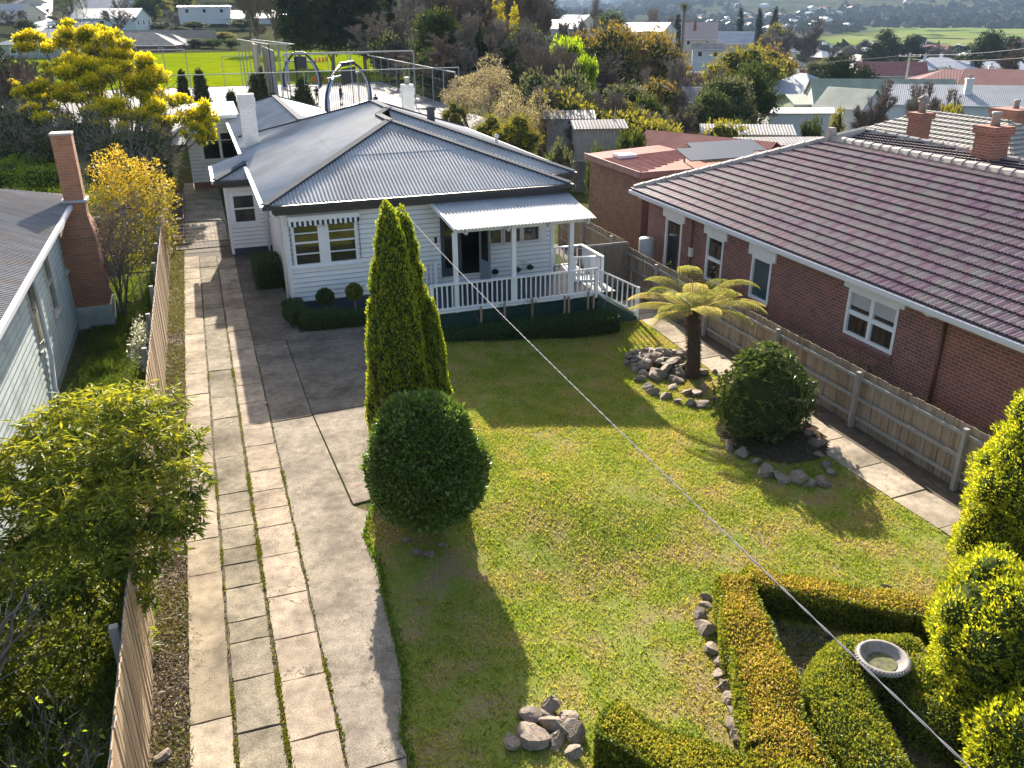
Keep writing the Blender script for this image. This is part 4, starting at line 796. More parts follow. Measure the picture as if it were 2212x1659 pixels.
# red corrugated gable roof shed beyond
def gable(name, label, cat, px, ytop, D, wd, dp, rise, wallh, yaw, rm, wm, period=.2, hip=False, group=None, base=None, ov=.3, det=True, ribs=None, course=0., chim=None, wcol=None, wn=2, amp=.03, lift=0.):
    """a small building: ridge centre appears at pixel (px, ytop) at axis depth D; ridge runs along local Y"""
    p = atd(px, ytop, D); zt = float(p[2]); x, y = float(p[0]), float(p[1]); t = thing(name, label, cat, (x, y, zt-rise-wallh), group)
    t.rotation_euler = (0, 0, yaw); h = wallh; a = wd/2+ov; d2 = dp/2+ov; z0, z1 = h, h+rise; e = rise*ov/(wd/2); z0 -= e
    hp_ = min(a, d2*.9) if hip else 0.
    Ps = [[(-a, d2, z0), (-a, -d2, z0), (0, -d2+hp_, z1), (0, d2-hp_, z1)], [(a, -d2, z0), (a, d2, z0), (0, d2-hp_, z1), (0, -d2+hp_, z1)]]
    if hip: Ps += [[(-a, -d2, z0), (a, -d2, z0), (0, -d2+hp_, z1)], [(a, d2, z0), (-a, d2, z0), (0, d2-hp_, z1)]]
    V_, F_ = join([sheet_roof(P_, period, amp, 4, course=course, lift=lift, ribs=ribs) for P_ in Ps]); ro = obj('roof', V_, F_, rm, t, uv=False, wl=False)
    mb = MB(); w2 = wd/2; d = dp/2
    mb.add([(-w2, -d, -3), (w2, -d, -3), (w2, -d, h), (0, -d, h+(0 if hip else rise-.04)), (-w2, -d, h)], [(0, 1, 2, 3, 4)]); mb.add([(w2, d, -3), (-w2, d, -3), (-w2, d, h), (0, d, h+(0 if hip else rise-.04)), (w2, d, h)], [(0, 1, 2, 3, 4)])
    mb.add([(-w2, d, -3), (-w2, -d, -3), (-w2, -d, h), (-w2, d, h)], [(0, 1, 2, 3)]); mb.add([(w2, -d, -3), (w2, d, -3), (w2, d, h), (w2, -d, h)], [(0, 1, 2, 3)])
    mb.build('wall', wm, t, wl=False)
    if det:
        for s_ in (-1, 1):
            MB().bar((s_*a, -d2, z0-.03), (s_*a, d2, z0-.03), .14, .12).build('gutter', WHITE, t, wl=False)
            fs = Fr((s_*w2, 0, 0), (0, -s_, 0), (s_, 0, 0))
            for k in range(wn):
                u = (k+.5)/wn*dp-dp/2; mq = MB(); mq.fbox(fs, u-.55, u+.55, -.02, .03, h-1.7, h-.5); fo = mq.build('window', WHITE, t, wl=False); mq = MB(); mq.fbox(fs, u-.45, u+.45, .0, .035, h-1.6, h-.6); mq.build('pane', DARKGLASS, fo, wl=False)
        fs = Fr((0, -d, 0), (1, 0, 0), (0, -1, 0))
        for k in range(max(1, wn)):
            u = (k+.5)/max(1, wn)*wd-wd/2; mq = MB(); mq.fbox(fs, u-.55, u+.55, -.02, .03, h-1.7, h-.5); fo = mq.build('window', WHITE, t, wl=False); mq = MB(); mq.fbox(fs, u-.45, u+.45, .0, .035, h-1.6, h-.6); mq.build('pane', DARKGLASS, fo, wl=False)
    for (cx, cy_, ch, cm) in (chim or ()):
        mq = MB(); mq.box((cx-.4, cy_-.35, h), (cx+.4, cy_+.35, h+ch-.25)); mq.box((cx-.46, cy_-.41, h+ch-.25), (cx+.46, cy_+.41, h+ch)); co = mq.build('chimney', cm, t, wl=False)
        mq = MB(); mq.lathe((cx, cy_, h+ch), [(.14, 0), (.11, .3), (.15, .35), (.1, .42)], 10); mq.build('chimney_pot', mat('pot_clay', (.3, .27, .25)), co, smooth=True, wl=False)
    return t
# ================================================================== PLANTS
def unit(a): return a/(np.linalg.norm(a, axis=1)[:, None]+1e-9)
def leafset(P, D, L, W, r, roll=None, fold=.15):
    """diamond leaves from P along D, length L, half width W"""
    n = len(P); L = np.broadcast_to(L, n)[:, None]; W = np.broadcast_to(W, n)[:, None]; D = unit(D)
    s = unit(np.cross(D, r.normal(size=(n, 3)))) if roll is None else unit(np.cross(D, roll)); nn = np.cross(D, s)
    mid = P+D*L*.45-nn*W*fold; V = np.stack([P, mid-s*W, P+D*L, mid+s*W], 1).reshape(-1, 3)
    return V, np.arange(4*n, dtype=np.int32).reshape(-1, 4)
def lobesurf(lobes, n, r, depth=.18, bottom=True, cull=True, noise=.0):
    """points on / just under the surface of ellipsoid lobes (cx,cy,cz,rx,ry,rz); returns P,N"""
    lb = np.array(lobes, float); w_ = (lb[:, 3]*lb[:, 4]+lb[:, 4]*lb[:, 5]+lb[:, 3]*lb[:, 5]); k = r.choice(len(lb), n, p=w_/w_.sum())
    d = unit(r.normal(size=(n, 3))); rad = 1-depth*r.random(n)**1.5
    if noise:
        rad = rad*(1+noise*(np.sin(d[:, 0]*7+k*1.7)*np.cos(d[:, 1]*6+k)+np.sin(d[:, 2]*8+k*2.3))*.6)
    P = lb[k, :3]+d*lb[k, 3:]*rad[:, None]; N = unit(d/lb[k, 3:])
    if cull and len(lb) > 1:
        keep = np.ones(n, bool)
        for j in range(len(lb)):
            q = (P-lb[j, :3])/lb[j, 3:]; keep &= ~(((q*q).sum(1) < .62) & (k != j))
        P, N = P[keep], N[keep]
    return P, N
def crown_leaves(lobes, n, size, r, aspect=.45, out=.5, up=.3, rand=.7, depth=.25, noise=.15, droop=0.):
    P, N = lobesurf(lobes, n, r, depth, noise=noise); n = len(P)
    D = N*out+r.normal(size=(n, 3))*rand*.6+np.array([0, 0, up-droop]); L = size*r.uniform(.6, 1.35, n)
    V, F = leafset(P, D, L, L*aspect*.5, r); clump = .5+.5*np.sin(P[:, 0]*3.1/max(size*6, .2)+1)*np.sin(P[:, 1]*2.7/max(size*6, .2))*np.sin(P[:, 2]*3.3/max(size*6, .2)+2)
    return V, F, np.repeat(np.clip(.62*r.random(n)+.38*clump, 0, 1), 4)
def core(lobes, k=.8, seg=12):
    V = []; F = []
    for cx, cy_, cz, rx, ry, rz_ in lobes:
        b0 = len(V); 
        for i in range(seg//2+1):
            a = PI*i/(seg//2)
            for j in range(seg): t = 2*PI*j/seg; V.append((cx+k*rx*math.sin(a)*math.cos(t), cy_+k*ry*math.sin(a)*math.sin(t), cz+k*rz_*math.cos(a)))
        for i in range(seg//2):
            for j in range(seg): F.append((b0+i*seg+j, b0+i*seg+(j+1) % seg, b0+(i+1)*seg+(j+1) % seg, b0+(i+1)*seg+j))
    return np.array(V), np.array(F)
def merge3(*items):
    V = []; F = []; A = []; b0 = 0
    for v, f, a in items: V.append(v); F.append(np.asarray(f)+b0); A.append(np.broadcast_to(a, len(v))); b0 += len(v)
    return np.concatenate(V), np.concatenate(F), np.concatenate(A)
class Skel:
    def __init__(s, seed): s.r = np.random.default_rng(seed); s.seg = []; s.tips = []
    def grow(s, p, d, L, rad, depth, split=(2, 3), ang=.55, shrink=.72, up=.1, bend=.18, n=3, rshr=.62, minr=.006, tip_from=1):
        r = s.r; p = np.array(p, float); d = np.array(d, float); d /= np.linalg.norm(d)
        for i in range(n):
            d = d+r.normal(size=3)*bend+np.array([0, 0, up]); d /= np.linalg.norm(d); q = p+d*L/n; r1 = rad*(1-(1-rshr)*(i+1)/n)
            s.seg.append((p, q, rad*(1-(1-rshr)*i/n), r1)); p = q
            if depth <= tip_from: s.tips.append((q, d.copy()))
            if depth > 0 and i < n-1 and r.random() < .55:
                a = unit(np.cross(d, r.normal(size=3))[None])[0]; dd = d*math.cos(ang)+a*math.sin(ang); s.grow(p, dd, L*shrink*r.uniform(.6, .9), max(r1*.55, minr), depth-1, split, ang, shrink, up, bend, n, rshr, minr, tip_from)
        if depth > 0:
            for k in range(r.integers(split[0], split[1]+1)):
                a = unit(np.cross(d, r.normal(size=3))[None])[0]; g = ang*r.uniform(.5, 1.2); dd = d*math.cos(g)+a*math.sin(g)
                s.grow(p, dd, L*shrink*r.uniform(.75, 1.15), max(rad*rshr*.8, minr), depth-1, split, ang, shrink, up, bend, n, rshr, minr, tip_from)
        return s
    def mesh(s, big=.03):
        P0 = np.array([a[0] for a in s.seg]); P1 = np.array([a[1] for a in s.seg]); R0 = np.array([a[2] for a in s.seg]); R1 = np.array([a[3] for a in s.seg]); out = []
        for sel, k in ((R0 >= big, 7), (R0 < big, 3)):
            if not sel.any(): continue
            a, b_, ra, rb_ = P0[sel], P1[sel], R0[sel], R1[sel]; d = unit(b_-a); x = unit(np.cross(d, np.array([.31, .17, .93]))); y = np.cross(d, x); n = len(a); V = []
            for (c, rr) in ((a, ra), (b_+d*rb_[:, None]*.3, rb_)):
                for j in range(k): t = 2*PI*j/k; V.append(c+(x*math.cos(t)+y*math.sin(t))*rr[:, None])
            V = np.stack(V, 1); F = np.array([[j, (j+1) % k, k+(j+1) % k, k+j] for j in range(k)]); F = (F[None]+(np.arange(n)*2*k)[:, None, None]).reshape(-1, 4); out.append((V.reshape(-1, 3), F))
        return join(out)
    def twigs(s, n, L, r, wd=.008, spread=.6):
        t = s.tips; k = r.integers(0, len(t), n); P = np.array([t[i][0] for i in k]); D = np.array([t[i][1] for i in k])+r.normal(size=(n, 3))*spread
        P = P-unit(D)*r.random(n)[:, None]*.1; return leafset(P, D, L*r.uniform(.4, 1.2, n), wd, r)
    def leaves(s, n, L, aspect, r, spread=.25, droop=0., rand=.8):
        t = s.tips; k = r.integers(0, len(t), n); P = np.array([t[i][0] for i in k])+r.normal(size=(n, 3))*spread; D = np.array([t[i][1] for i in k])*.5+r.normal(size=(n, 3))*rand; D[:, 2] -= droop
        LL = L*r.uniform(.6, 1.3, n); return leafset(P, D, LL, LL*aspect*.5, r)
def plant(name, label, cat, loc, leaf, lmat, group=None, part='foliage', trunk=None, tmat=BARK, wl=True):
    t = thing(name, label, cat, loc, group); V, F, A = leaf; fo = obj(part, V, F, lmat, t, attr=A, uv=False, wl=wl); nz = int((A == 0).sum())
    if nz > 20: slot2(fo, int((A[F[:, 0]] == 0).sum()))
    if trunk is not None: obj('trunk', trunk[0], trunk[1], tmat, t, uv=False, wl=wl)
    return t
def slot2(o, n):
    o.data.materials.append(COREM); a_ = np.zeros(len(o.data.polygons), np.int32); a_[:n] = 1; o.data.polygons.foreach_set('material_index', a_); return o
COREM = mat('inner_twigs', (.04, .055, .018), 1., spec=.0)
DARKLEAF = leafmat('glossy_dark_leaf', [(.045, .085, .018), (.08, .135, .026), (.13, .21, .038), (.2, .3, .06)], .32, .28, .6)
BOXLEAF = leafmat('box_leaf', [(.025, .055, .016), (.05, .09, .025), (.08, .13, .036)], .25, .5, .4)
GOLD = leafmat('gold_conifer', [(.1, .15, .012), (.26, .32, .02), (.46, .47, .03), (.66, .6, .05)], .5, .5, .3)
CYP = leafmat('cypress_scale_leaf', [(.09, .15, .015), (.2, .27, .025), (.33, .38, .035), (.48, .46, .06)], .5, .6, .3)
COPPER = leafmat('copper_tipped_box', [(.07, .12, .012), (.17, .22, .02), (.27, .26, .03), (.36, .26, .045), (.5, .36, .18)], .5, .5, .4)
OLIVE = leafmat('olive_tipped_box', [(.06, .1, .012), (.15, .19, .022), (.25, .26, .035), (.38, .31, .07)], .5, .5, .4)
LIME = leafmat('lime_leaf', [(.14, .22, .02), (.3, .42, .03), (.45, .55, .06)], .5, .5)
def TZ(x, y): return float(T(x, y))
# ---- hedges: rounded box section swept along a path
def hedge(name, label, path, wd, h, n, size, lm, seed=1, taper=.0, bot=None, endround=True, cat='hedge', aspect=.55, group=None, bulge=.05):
    r = np.random.default_rng(seed); P = np.array(path, float); sg = P[1:]-P[:-1]; sl_ = np.linalg.norm(sg, axis=1); cum = np.concatenate([[0], np.cumsum(sl_)]); L_ = cum[-1]
    wf_ = wd if hasattr(wd, '__len__') else [wd]*len(P)
    def sample(t):
        i = np.clip(np.searchsorted(cum, t, side='right')-1, 0, len(sl_)-1); f_ = (t-cum[i])/sl_[i]; c = P[i]+sg[i]*f_[:, None]; tn = sg[i]/sl_[i][:, None]; ww = np.interp(t, cum, wf_); return c, tn, ww
    per = 2*h+np.mean(wf_); n_end = int(n*np.mean(wf_)/(L_+np.mean(wf_))); ns = n-n_end; t = r.uniform(0, L_, ns); c, tn, ww = sample(t); s = r.uniform(0, 1, ns)*per
    side = np.where(s < h, -1, np.where(s > per-h, 1, 0)); z = np.where(side == 0, h, np.where(side < 0, s, per-s)); off = np.where(side == 0, (r.random(ns)-.5)*ww, side*ww/2)
    # round the shoulders
    ed = np.maximum(np.abs(off)/(ww/2), 0); z = z-np.where(side == 0, (.3*h*ed**3 if cat == 'shrub' and h < .8 else .12*h*ed**6), 0); off = off*(1-.06*np.clip((z/h-.7)/.3, 0, 1))
    nr = np.stack([-tn[:, 1], tn[:, 0]], 1); wob = bulge*(np.sin(t*5.1+z*4)+np.sin(t*2.3+off*6+1))*.5; off = off+np.sign(off)*wob*np.abs(off)/(ww/2); z = z+wob*.8*(side == 0)
    Q = np.concatenate([c+nr*off[:, None], z[:, None]], 1); Nn = np.concatenate([nr*side[:, None], (side == 0).astype(float)[:, None]], 1)
    e = r.integers(0, 2, n_end); te = np.where(e == 0, 0., L_*.9999); c2, tn2, w2 = sample(te); dirn = np.where(e == 0, -1, 1)[:, None]*tn2; of = (r.random(n_end)-.5)*w2; zz = r.random(n_end)*h; bul = .1*(1-(of/(w2/2))**2); nr2 = np.stack([-tn2[:, 1], tn2[:, 0]], 1)
    Q = np.concatenate([Q, np.concatenate([c2+nr2*of[:, None]+dirn*bul[:, None], zz[:, None]], 1)]); Nn = np.concatenate([Nn, np.concatenate([dirn, np.zeros((n_end, 1))], 1)])
    Q = Q-Nn*(r.random(len(Q))**2*.07)[:, None]; Q[:, 2] += T(Q[:, 0], Q[:, 1]) if bot is None else bot
    D = Nn*.6+r.normal(size=Q.shape)*.55+np.array([0, 0, .35]); LL = size*r.uniform(.6, 1.4, len(Q)); V, F = leafset(Q, D, LL, LL*aspect*.5, r)
    # inner mass
    m = max(2, int(L_/.3)); tt = np.linspace(0, L_*.9999, m); c3, tn3, w3 = sample(tt); nr3 = np.stack([-tn3[:, 1], tn3[:, 0]], 1); CV = []; CF = []
    for i in range(m):
        zb = float(T(c3[i][0], c3[i][1])) if bot is None else bot
        for o_, z_ in ((-.5, 0), (-.5, .8), (-.42, .93), (.42, .93), (.5, .8), (.5, 0)): q_ = c3[i]+nr3[i]*o_*(w3[i]-.2); CV.append((q_[0], q_[1], zb+z_*(h-.07)))
        if i: CF += [((i-1)*6+k, (i-1)*6+(k+1) % 6, i*6+(k+1) % 6, i*6+k) for k in range(6)]
    CF += [(0, 1, 2, 3), (0, 3, 4, 5)]+[((m-1)*6+a_, (m-1)*6+b_, (m-1)*6+c_, (m-1)*6+d_) for a_, b_, c_, d_ in ((3, 2, 1, 0), (5, 4, 3, 0))]
    V, F, A = merge3((np.array(CV), np.array(CF), .0), (V, F, np.repeat(np.clip((.62*r.random(len(Q))+.38*(Nn[:, 2] > .5)) if lm in (COPPER, OLIVE) else r.random(len(Q)), .02, 1), 4)))
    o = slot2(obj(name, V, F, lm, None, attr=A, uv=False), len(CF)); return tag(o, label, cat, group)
hedge('box_hedge', 'long clipped dark hedge in front of the green lattice below the white deck', [(6.0, 22.95), (8.5, 22.9), (11.45, 22.85)], .9, .5, 34000, .055, BOXLEAF, 1, bot=-.6)
hedge('box_hedge', 'clipped dark hedge below the awning window, curving round the house corner', [(1.95, 25.9), (2.15, 24.6), (2.7, 24.35), (4.9, 24.25)], .6, .5, 14000, .05, BOXLEAF, 2)
hedge('box_shrub', 'clipped dark green cube shrub beside the left wall of the white house', [(1.55, 28.9), (1.55, 30.3)], .85, .95, 9000, .05, BOXLEAF, 3, cat='shrub')
# triangular parterre, bottom right
KA, KB, KC = (7.42, 9.72), (9.75, 7.95), (4.9, 4.4)
hedge('copper_hedge', 'copper topped box hedge running along the rocks towards the camera, the left arm', [(7.35, 9.75), (6.85, 8.6), (6.45, 7.6), (5.95, 6.5), (5.75, 5.4), (5.7, 4.2)], [.62, .72, .85, .95, 1.0, 1.0], .62, 62000, .042, COPPER, 4, bulge=.06)
hedge('copper_hedge', 'copper topped box hedge between lawn and birdbath bed, the far arm', [(7.6, 9.75), (8.6, 9.05), (9.6, 8.2), (10.2, 7.9)], .55, .6, 26000, .042, COPPER, 5, bulge=.06)
hedge('olive_hedge', 'olive green box hedge at the bottom edge, beside the small rock pile', [(3.9, 7.4), (4.5, 6.75), (5.2, 6.15), (5.9, 5.7)], .9, .62, 42000, .042, OLIVE, 6, bulge=.07)
r = np.random.default_rng(5)
def mound(name, label, lobes, n, size, lm, seed, cat='shrub', aspect=.5, depth=.12, k=.85, noise=.04, up=.4, rand=.9, out=.6, group=None, loc=None, trunk=None, ck=0.):
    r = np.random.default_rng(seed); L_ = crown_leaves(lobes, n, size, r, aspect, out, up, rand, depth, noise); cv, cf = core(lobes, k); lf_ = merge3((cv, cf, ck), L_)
    if 'topiary' in name: X_ = crown_leaves([(*l[:3], *(q*1.035 for q in l[3:])) for l in lobes], 1400, size*1.2, r, aspect, .9, .3, .6, .02, .05); lf_ = merge3(lf_, X_)
    lo = lobes[0]; return plant(name, label, cat, loc or (lo[0], lo[1], TZ(lo[0], lo[1])), lf_, lm, group, trunk=trunk)
mound('box_mound', 'broad olive box mound wrapping the left side of the stone birdbath', [(float(np.interp(t, [0, .3, .55, .8, 1], [8.85, 8.0, 7.4, 7.1, 6.95])), float(np.interp(t, [0, .3, .55, .8, 1], [7.5, 7.7, 7.25, 6.6, 5.9])), -.5, float(np.interp(t, [0, .5, .8, 1], [.36, .55, .62, .5])), float(np.interp(t, [0, .5, .8, 1], [.36, .52, .6, .5])), .56) for t in np.linspace(0, 1, 15)], 75000, .042, OLIVE, 7, noise=.0, k=.9)
mound('box_mound', 'shaded olive box mound on the right of the stone birdbath', [(8.55, 7.0, -.45, .6, .7, .52), (8.5, 6.4, -.45, .55, .6, .5)], 24000, .042, OLIVE, 8)
mound('box_mound', 'small olive clump at the bottom edge, below the birdbath and gold conifer', [(7.0, 4.35, -.35, .5, .5, .5)], 9000, .042, OLIVE, 9)
# birdbath
bb = atz(1907, 1422, .12); bbx, bby = float(bb[0]), float(bb[1])
bt = thing('birdbath', 'round pale stone birdbath bowl with rope edge in the box mound', 'birdbath', (bbx, bby, TZ(bbx, bby)))
MB().lathe((bbx, bby, -.62), [(.2, 0), (.2, .06), (.13, .1), (.09, .2), (.08, .45), (.12, .55), (.2, .6)], 24).build('pedestal', STONE, bt, smooth=True)
prof_ = [(r_*.9, z_) for r_, z_ in [(.2, -.12), (.3, -.07), (.37, -.02), (.41, .0), (.415, .035), (.39, .06), (.35, .065), (.335, .05), (.3, -.02), (.22, -.06), (.1, -.075), (.01, -.078)]]
BZ = .1
MB().lathe((bbx, bby, BZ), prof_, 40).build('bowl', STONE, bt, smooth=True)
mb = MB()
for i in range(44): t = 2*PI*i/44; mb.tube([(bbx+.362*math.cos(t), bby+.362*math.sin(t), BZ+.0), (bbx+.376*math.cos(t+.06), bby+.376*math.sin(t+.06), BZ+.03), (bbx+.355*math.cos(t+.12), bby+.355*math.sin(t+.12), BZ+.055)], .01, 5)
mb.build('rope_rim', STONE, bt, smooth=True)
V_ = [(bbx+.2*math.cos(t), bby+.2*math.sin(t), BZ-.04) for t in np.linspace(0, 2*PI, 24, endpoint=False)]; obj('silt', V_, [tuple(range(24))], mat('dark_silt', (.07, .06, .045), .9, c2=(.14, .15, .05), scale=14), bt)
# topiary ball (flattened, shadowed by the cypress)
mound('topiary_shrub', 'big round clipped dark glossy shrub in the centre, in front of the tall golden cypresses', [(2.92, 12.75, 1.28, 1.05, 1.05, .92), (2.86, 12.75, 1.8, .88, .88, .88), (2.92, 12.75, .95, .88, .88, .72)], 44000, .075, DARKLEAF, 11, aspect=.5, depth=.1, noise=.035, k=.9, trunk=Skel(1).grow((2.95, 12.75, -.1), (0, 0, 1), .7, .09, 1).mesh())
# columnar golden cypresses made of many upright plumes
def columnar(name, label, x, y, z0, h, rad, n, seed, group=None):
    r = np.random.default_rng(seed); lobes = [(x, y, z0+h*.4, rad*.72, rad*.72, h*.42)]
    prof_ = lambda t: (.86+.14*math.sin(PI*t/.7)) if t < .4 else max(.05, (1-t)/.6)**.55
    for i in range(n):
        t = (i+.5)/n; a = i*2.399963; hr = rad*prof_(t)*r.uniform(.7, .86); l = r.uniform(.45, .95)*(1.15-.4*t); w_ = rad*r.uniform(.2, .32)*(1-.45*t); lobes.append((x+hr*math.cos(a), y+hr*math.sin(a), z0+.1+t*(h-.4), w_, w_, l*.6))
    lobes.append((x, y, z0+h-.45, .11, .11, .5))
    P, N = lobesurf(lobes, int(60*h*h*42), r, .12, noise=.1); D = N*.35+r.normal(size=P.shape)*.28+np.array([0, 0, .9]); LL = .05*r.uniform(.6, 1.5, len(P)); V, F = leafset(P, D, LL, LL*.26, r)
    cv, cf = core(lobes, .86, 8); return plant(name, label, 'cypress', (x, y, z0), merge3((cv, cf, .0), (V, F, np.repeat(r.random(len(P)), 4))), CYP, group)
columnar('golden_cypress', 'tallest golden green columnar cypress behind the round shrub, left of the pair', 3.04, 15.4, -.15, 5.5, .66, 130, 21)
columnar('golden_cypress', 'second golden green columnar cypress, close behind the tallest one on its right', 3.42, 15.9, -.25, 5.4, .6, 100, 22)
columnar('golden_cypress', 'shortest columnar cypress of the clump, at its right edge', 3.82, 15.6, -.3, 3.7, .38, 60, 23)
# standard balls
for (px, py, R_, lb) in ((702, 642, .26, 'small dark ball topiary on a stem, the left one below the awning window'), (765, 630, .25, 'small olive ball topiary on a stem, the right one below the awning window')):
    c = aty(px, py, 25.2); x, z = float(c[0]), float(c[2]); r = np.random.default_rng(px); lb_ = [(x, 25.2, z, R_, R_, R_)]; L_ = crown_leaves(lb_, 2600, .05, r, .5, .6, .2, .8, .15, .03); cv, cf = core(lb_, .85)
    plant('ball_topiary', lb, 'topiary', (x, 25.2, 0), merge3((cv, cf, 0.), L_), BOXLEAF if px == 702 else OLIVE, 'ball topiaries', 'foliage', (lambda m: (np.array(m.v), m.f))(MB().tube([(x, 25.2, -.1), (x, 25.2, z-.1)], .018, 6)), PALEB)
# gold conifers right edge
def gold(name, label, lobes, seed, n):
    r = np.random.default_rng(seed); ext = []
    for (cx, cy_, cz, rx, ry, rz_) in lobes:
        for i in range(46):
            d = r.normal(size=3); d /= np.linalg.norm(d); s_ = r.uniform(.24, .4); ext.append((cx+d[0]*rx*.82, cy_+d[1]*ry*.82, cz+d[2]*rz_*.82, rx*s_, ry*s_, rz_*s_*1.1))
    P, N = lobesurf(ext, n, r, .2, noise=.2); D = N*.8+r.normal(size=P.shape)*.35+np.array([0, 0, .45]); LL = .055*r.uniform(.5, 1.5, len(P)); V, F = leafset(P, D, LL, LL*.2, r); cv, cf = core(lobes, .86); c2 = core(ext, .7, 8)
    lo = lobes[0]; return plant(name, label, 'conifer', (lo[0], lo[1], TZ(lo[0], lo[1])), merge3((cv, cf, 0.), (c2[0], c2[1], 0.), (V, F, np.repeat(np.clip(r.random(len(P)), 0, 1), 4))), GOLD)
gold('gold_conifer', 'upper bright yellow green conifer at the right edge, over the end of the side path', [(12.4, 8.75, 1.1, .98, .95, 1.1), (12.6, 8.7, 2.1, .75, .75, .95), (12.25, 8.75, .1, .85, .8, .95)], 31, 150000)
gold('gold_conifer', 'lower bright yellow green conifer in the bottom right corner, beside the birdbath', [(9.45, 6.55, .8, 1.0, .9, .9), (9.55, 6.4, .0, 1.05, .95, .8), (8.75, 5.25, .15, .75, .7, .8), (9.8, 5.6, .7, .9, .9, 1.)], 32, 200000)
# rhododendron
RHO = leafmat('rhododendron_leaf', [(.03, .055, .015), (.07, .11, .028), (.15, .19, .05), (.27, .27, .13)], .28, .35, .55)
rb_ = atz(1645, 945, -.7); rx_, ry_ = float(rb_[0])+.12, float(rb_[1])+.3
def rosettes(lobes, n, L, r, per=7, aspect=.32, depth=.3, up=.5):
    P, N = lobesurf(lobes, n, r, depth, noise=.15); n = len(P); ax = unit(N*.7+np.array([0, 0, up])+r.normal(size=(n, 3))*.35); PP = np.repeat(P, per, 0); AX = np.repeat(ax, per, 0); rad = unit(np.cross(AX, r.normal(size=(n*per, 3))))
    D = rad+AX*r.uniform(-.1, .5, (n*per, 1)); LL = L*r.uniform(.7, 1.2, n*per); V, F = leafset(PP, D, LL, LL*aspect*.5, r, roll=np.cross(D, AX)); 
    return V, F, np.repeat(np.clip(np.repeat(r.random(n), per)*.6+.4*r.random(n*per), 0, 1), 4)
lb_ = [(rx_, ry_, .35, 1.15, 1.0, .95), (rx_-.55, ry_-.1, -.0, .7, .75, .75), (rx_+.6, ry_-.1, .0, .7, .7, .8), (rx_+.1, ry_+.1, .95, .7, .65, .5), (rx_-.2, ry_-.5, -.1, .7, .5, .55)]
cv, cf = core(lb_, .7)
plant('rhododendron', 'rounded leafy rhododendron bush in a rock ringed bed right of the lawn', 'shrub', (rx_, ry_, -.7), merge3((cv, cf, 0.), rosettes(lb_, 1500, .15, np.random.default_rng(41))), RHO, trunk=Skel(3).grow((rx_, ry_, -.8), (0, 0, 1), .8, .07, 2).mesh())
# tree fern
FERN = leafmat('bronzed_fern_frond', [(.1, .12, .04), (.24, .25, .09), (.38, .35, .15), (.52, .42, .22), (.46, .41, .33)], .45, .55, .3)
fx, fy = float(atz(1495, 815, -.68)[0]), float(atz(1495, 815, -.68)[1]); fz0 = -.7; ct = aty(1498, 672, fy)
tf = thing('tree_fern', 'tree fern with bronze fronds on a shaggy brown trunk, rising from the rock pile', 'tree fern', (fx, fy, fz0))
fc = np.array([float(ct[0]), fy, float(ct[2])]); V = []; F = []
rr = np.random.default_rng(51); m = MB(); pts = [np.array([fx, fy, fz0-.1])*(1-t)+fc*t+np.array([.04*math.sin(t*4), 0, 0]) for t in np.linspace(0, 1, 14)]
m.tube(pts, [.2-.06*t+.02*math.sin(t*40) for t in np.linspace(0, 1, 14)], 12); tv, tff = np.array(m.v), m.f; obj('trunk', tv, tff, mat('fern_trunk', (.085, .055, .035), .95, c2=(.045, .03, .02), scale=9, stretch=(3, 3, 1), bump=1., bscale=30), tf, smooth=True, uv=False)
P = np.repeat(np.array(pts), 70, 0); a = rr.uniform(0, 2*PI, len(P)); D = np.stack([np.cos(a), np.sin(a), -.9+0*a], 1); P = P+np.stack([np.cos(a)*.13, np.sin(a)*.13, rr.uniform(-.1, .1, len(P))], 1); V, F = leafset(P, D, .14, .012, rr); obj('trunk_fibre', V, F, mat('fern_fibre', (.12, .075, .045), .95), tf, uv=False)
for i in range(19):
    az_ = i*2.399963+.3; el = [.95, .6, .3][i % 3]+rr.uniform(-.1, .1); L_ = rr.uniform(1.6, 2.1); n = 34; h_ = np.array([math.cos(az_), math.sin(az_), 0]); ts = np.linspace(0, 1, n); ang_ = el-ts**1.9*(el+.55+.3*rr.random()); st = L_/n
    pts = [fc.copy()]
    for k in range(n-1): pts.append(pts[-1]+(h_*math.cos(ang_[k])+np.array([0, 0, math.sin(ang_[k])]))*st)
    pts = np.array(pts); side = np.array([-h_[1], h_[0], 0]); PV = []; PD = []; PL_ = []; RL = []
    for k in range(3, n):
        t = k/n; pl = .36*math.sin(PI*min(1, t*.93+.05))**.7*(1 if t < .8 else 1); tang = pts[k]-pts[k-1]; tang /= np.linalg.norm(tang); nrm = np.cross(side, tang)
        for s_ in (-1, 1):
            d = side*s_+tang*.35-np.array([0, 0, .22]); d /= np.linalg.norm(d); q = pts[k].copy()
            for j in range(5):   # a pinna made of small pinnules
                f_ = j/5; b0 = pts[k]+d*pl*f_; PV.append(b0); PD.append(d+tang*.0); PL_.append(pl*.26*(1)); RL.append(nrm)
                if j < 4:
                    for s2 in (-1, 1): PV.append(b0+d*pl*.08); PD.append(tang*s2+d*.5); PL_.append(.05*(1-f_*.6)); RL.append(nrm)
    V, F = leafset(np.array(PV), np.array(PD), np.array(PL_), np.array(PL_)*.13+.003, rr, roll=np.cross(np.array(PD), np.array(RL))+rr.normal(size=(len(PV), 3))*.2)
    mm = MB().tube(pts[::5], .009, 4); fv, ffa = np.array(mm.v), np.array([q_ for q_ in mm.f if len(q_) == 4])
    base = .25+.5*rr.random() if i % 3 else .15+.3*rr.random()
    V, F, A = merge3((V, F, 0.), (fv, ffa, .55)); A = A.copy(); A[:len(PV)*4] = np.repeat(np.clip(base+rr.normal(0, .12, len(PV)), 0, 1), 4); obj('frond', V, F, FERN, tf, attr=A, uv=False)
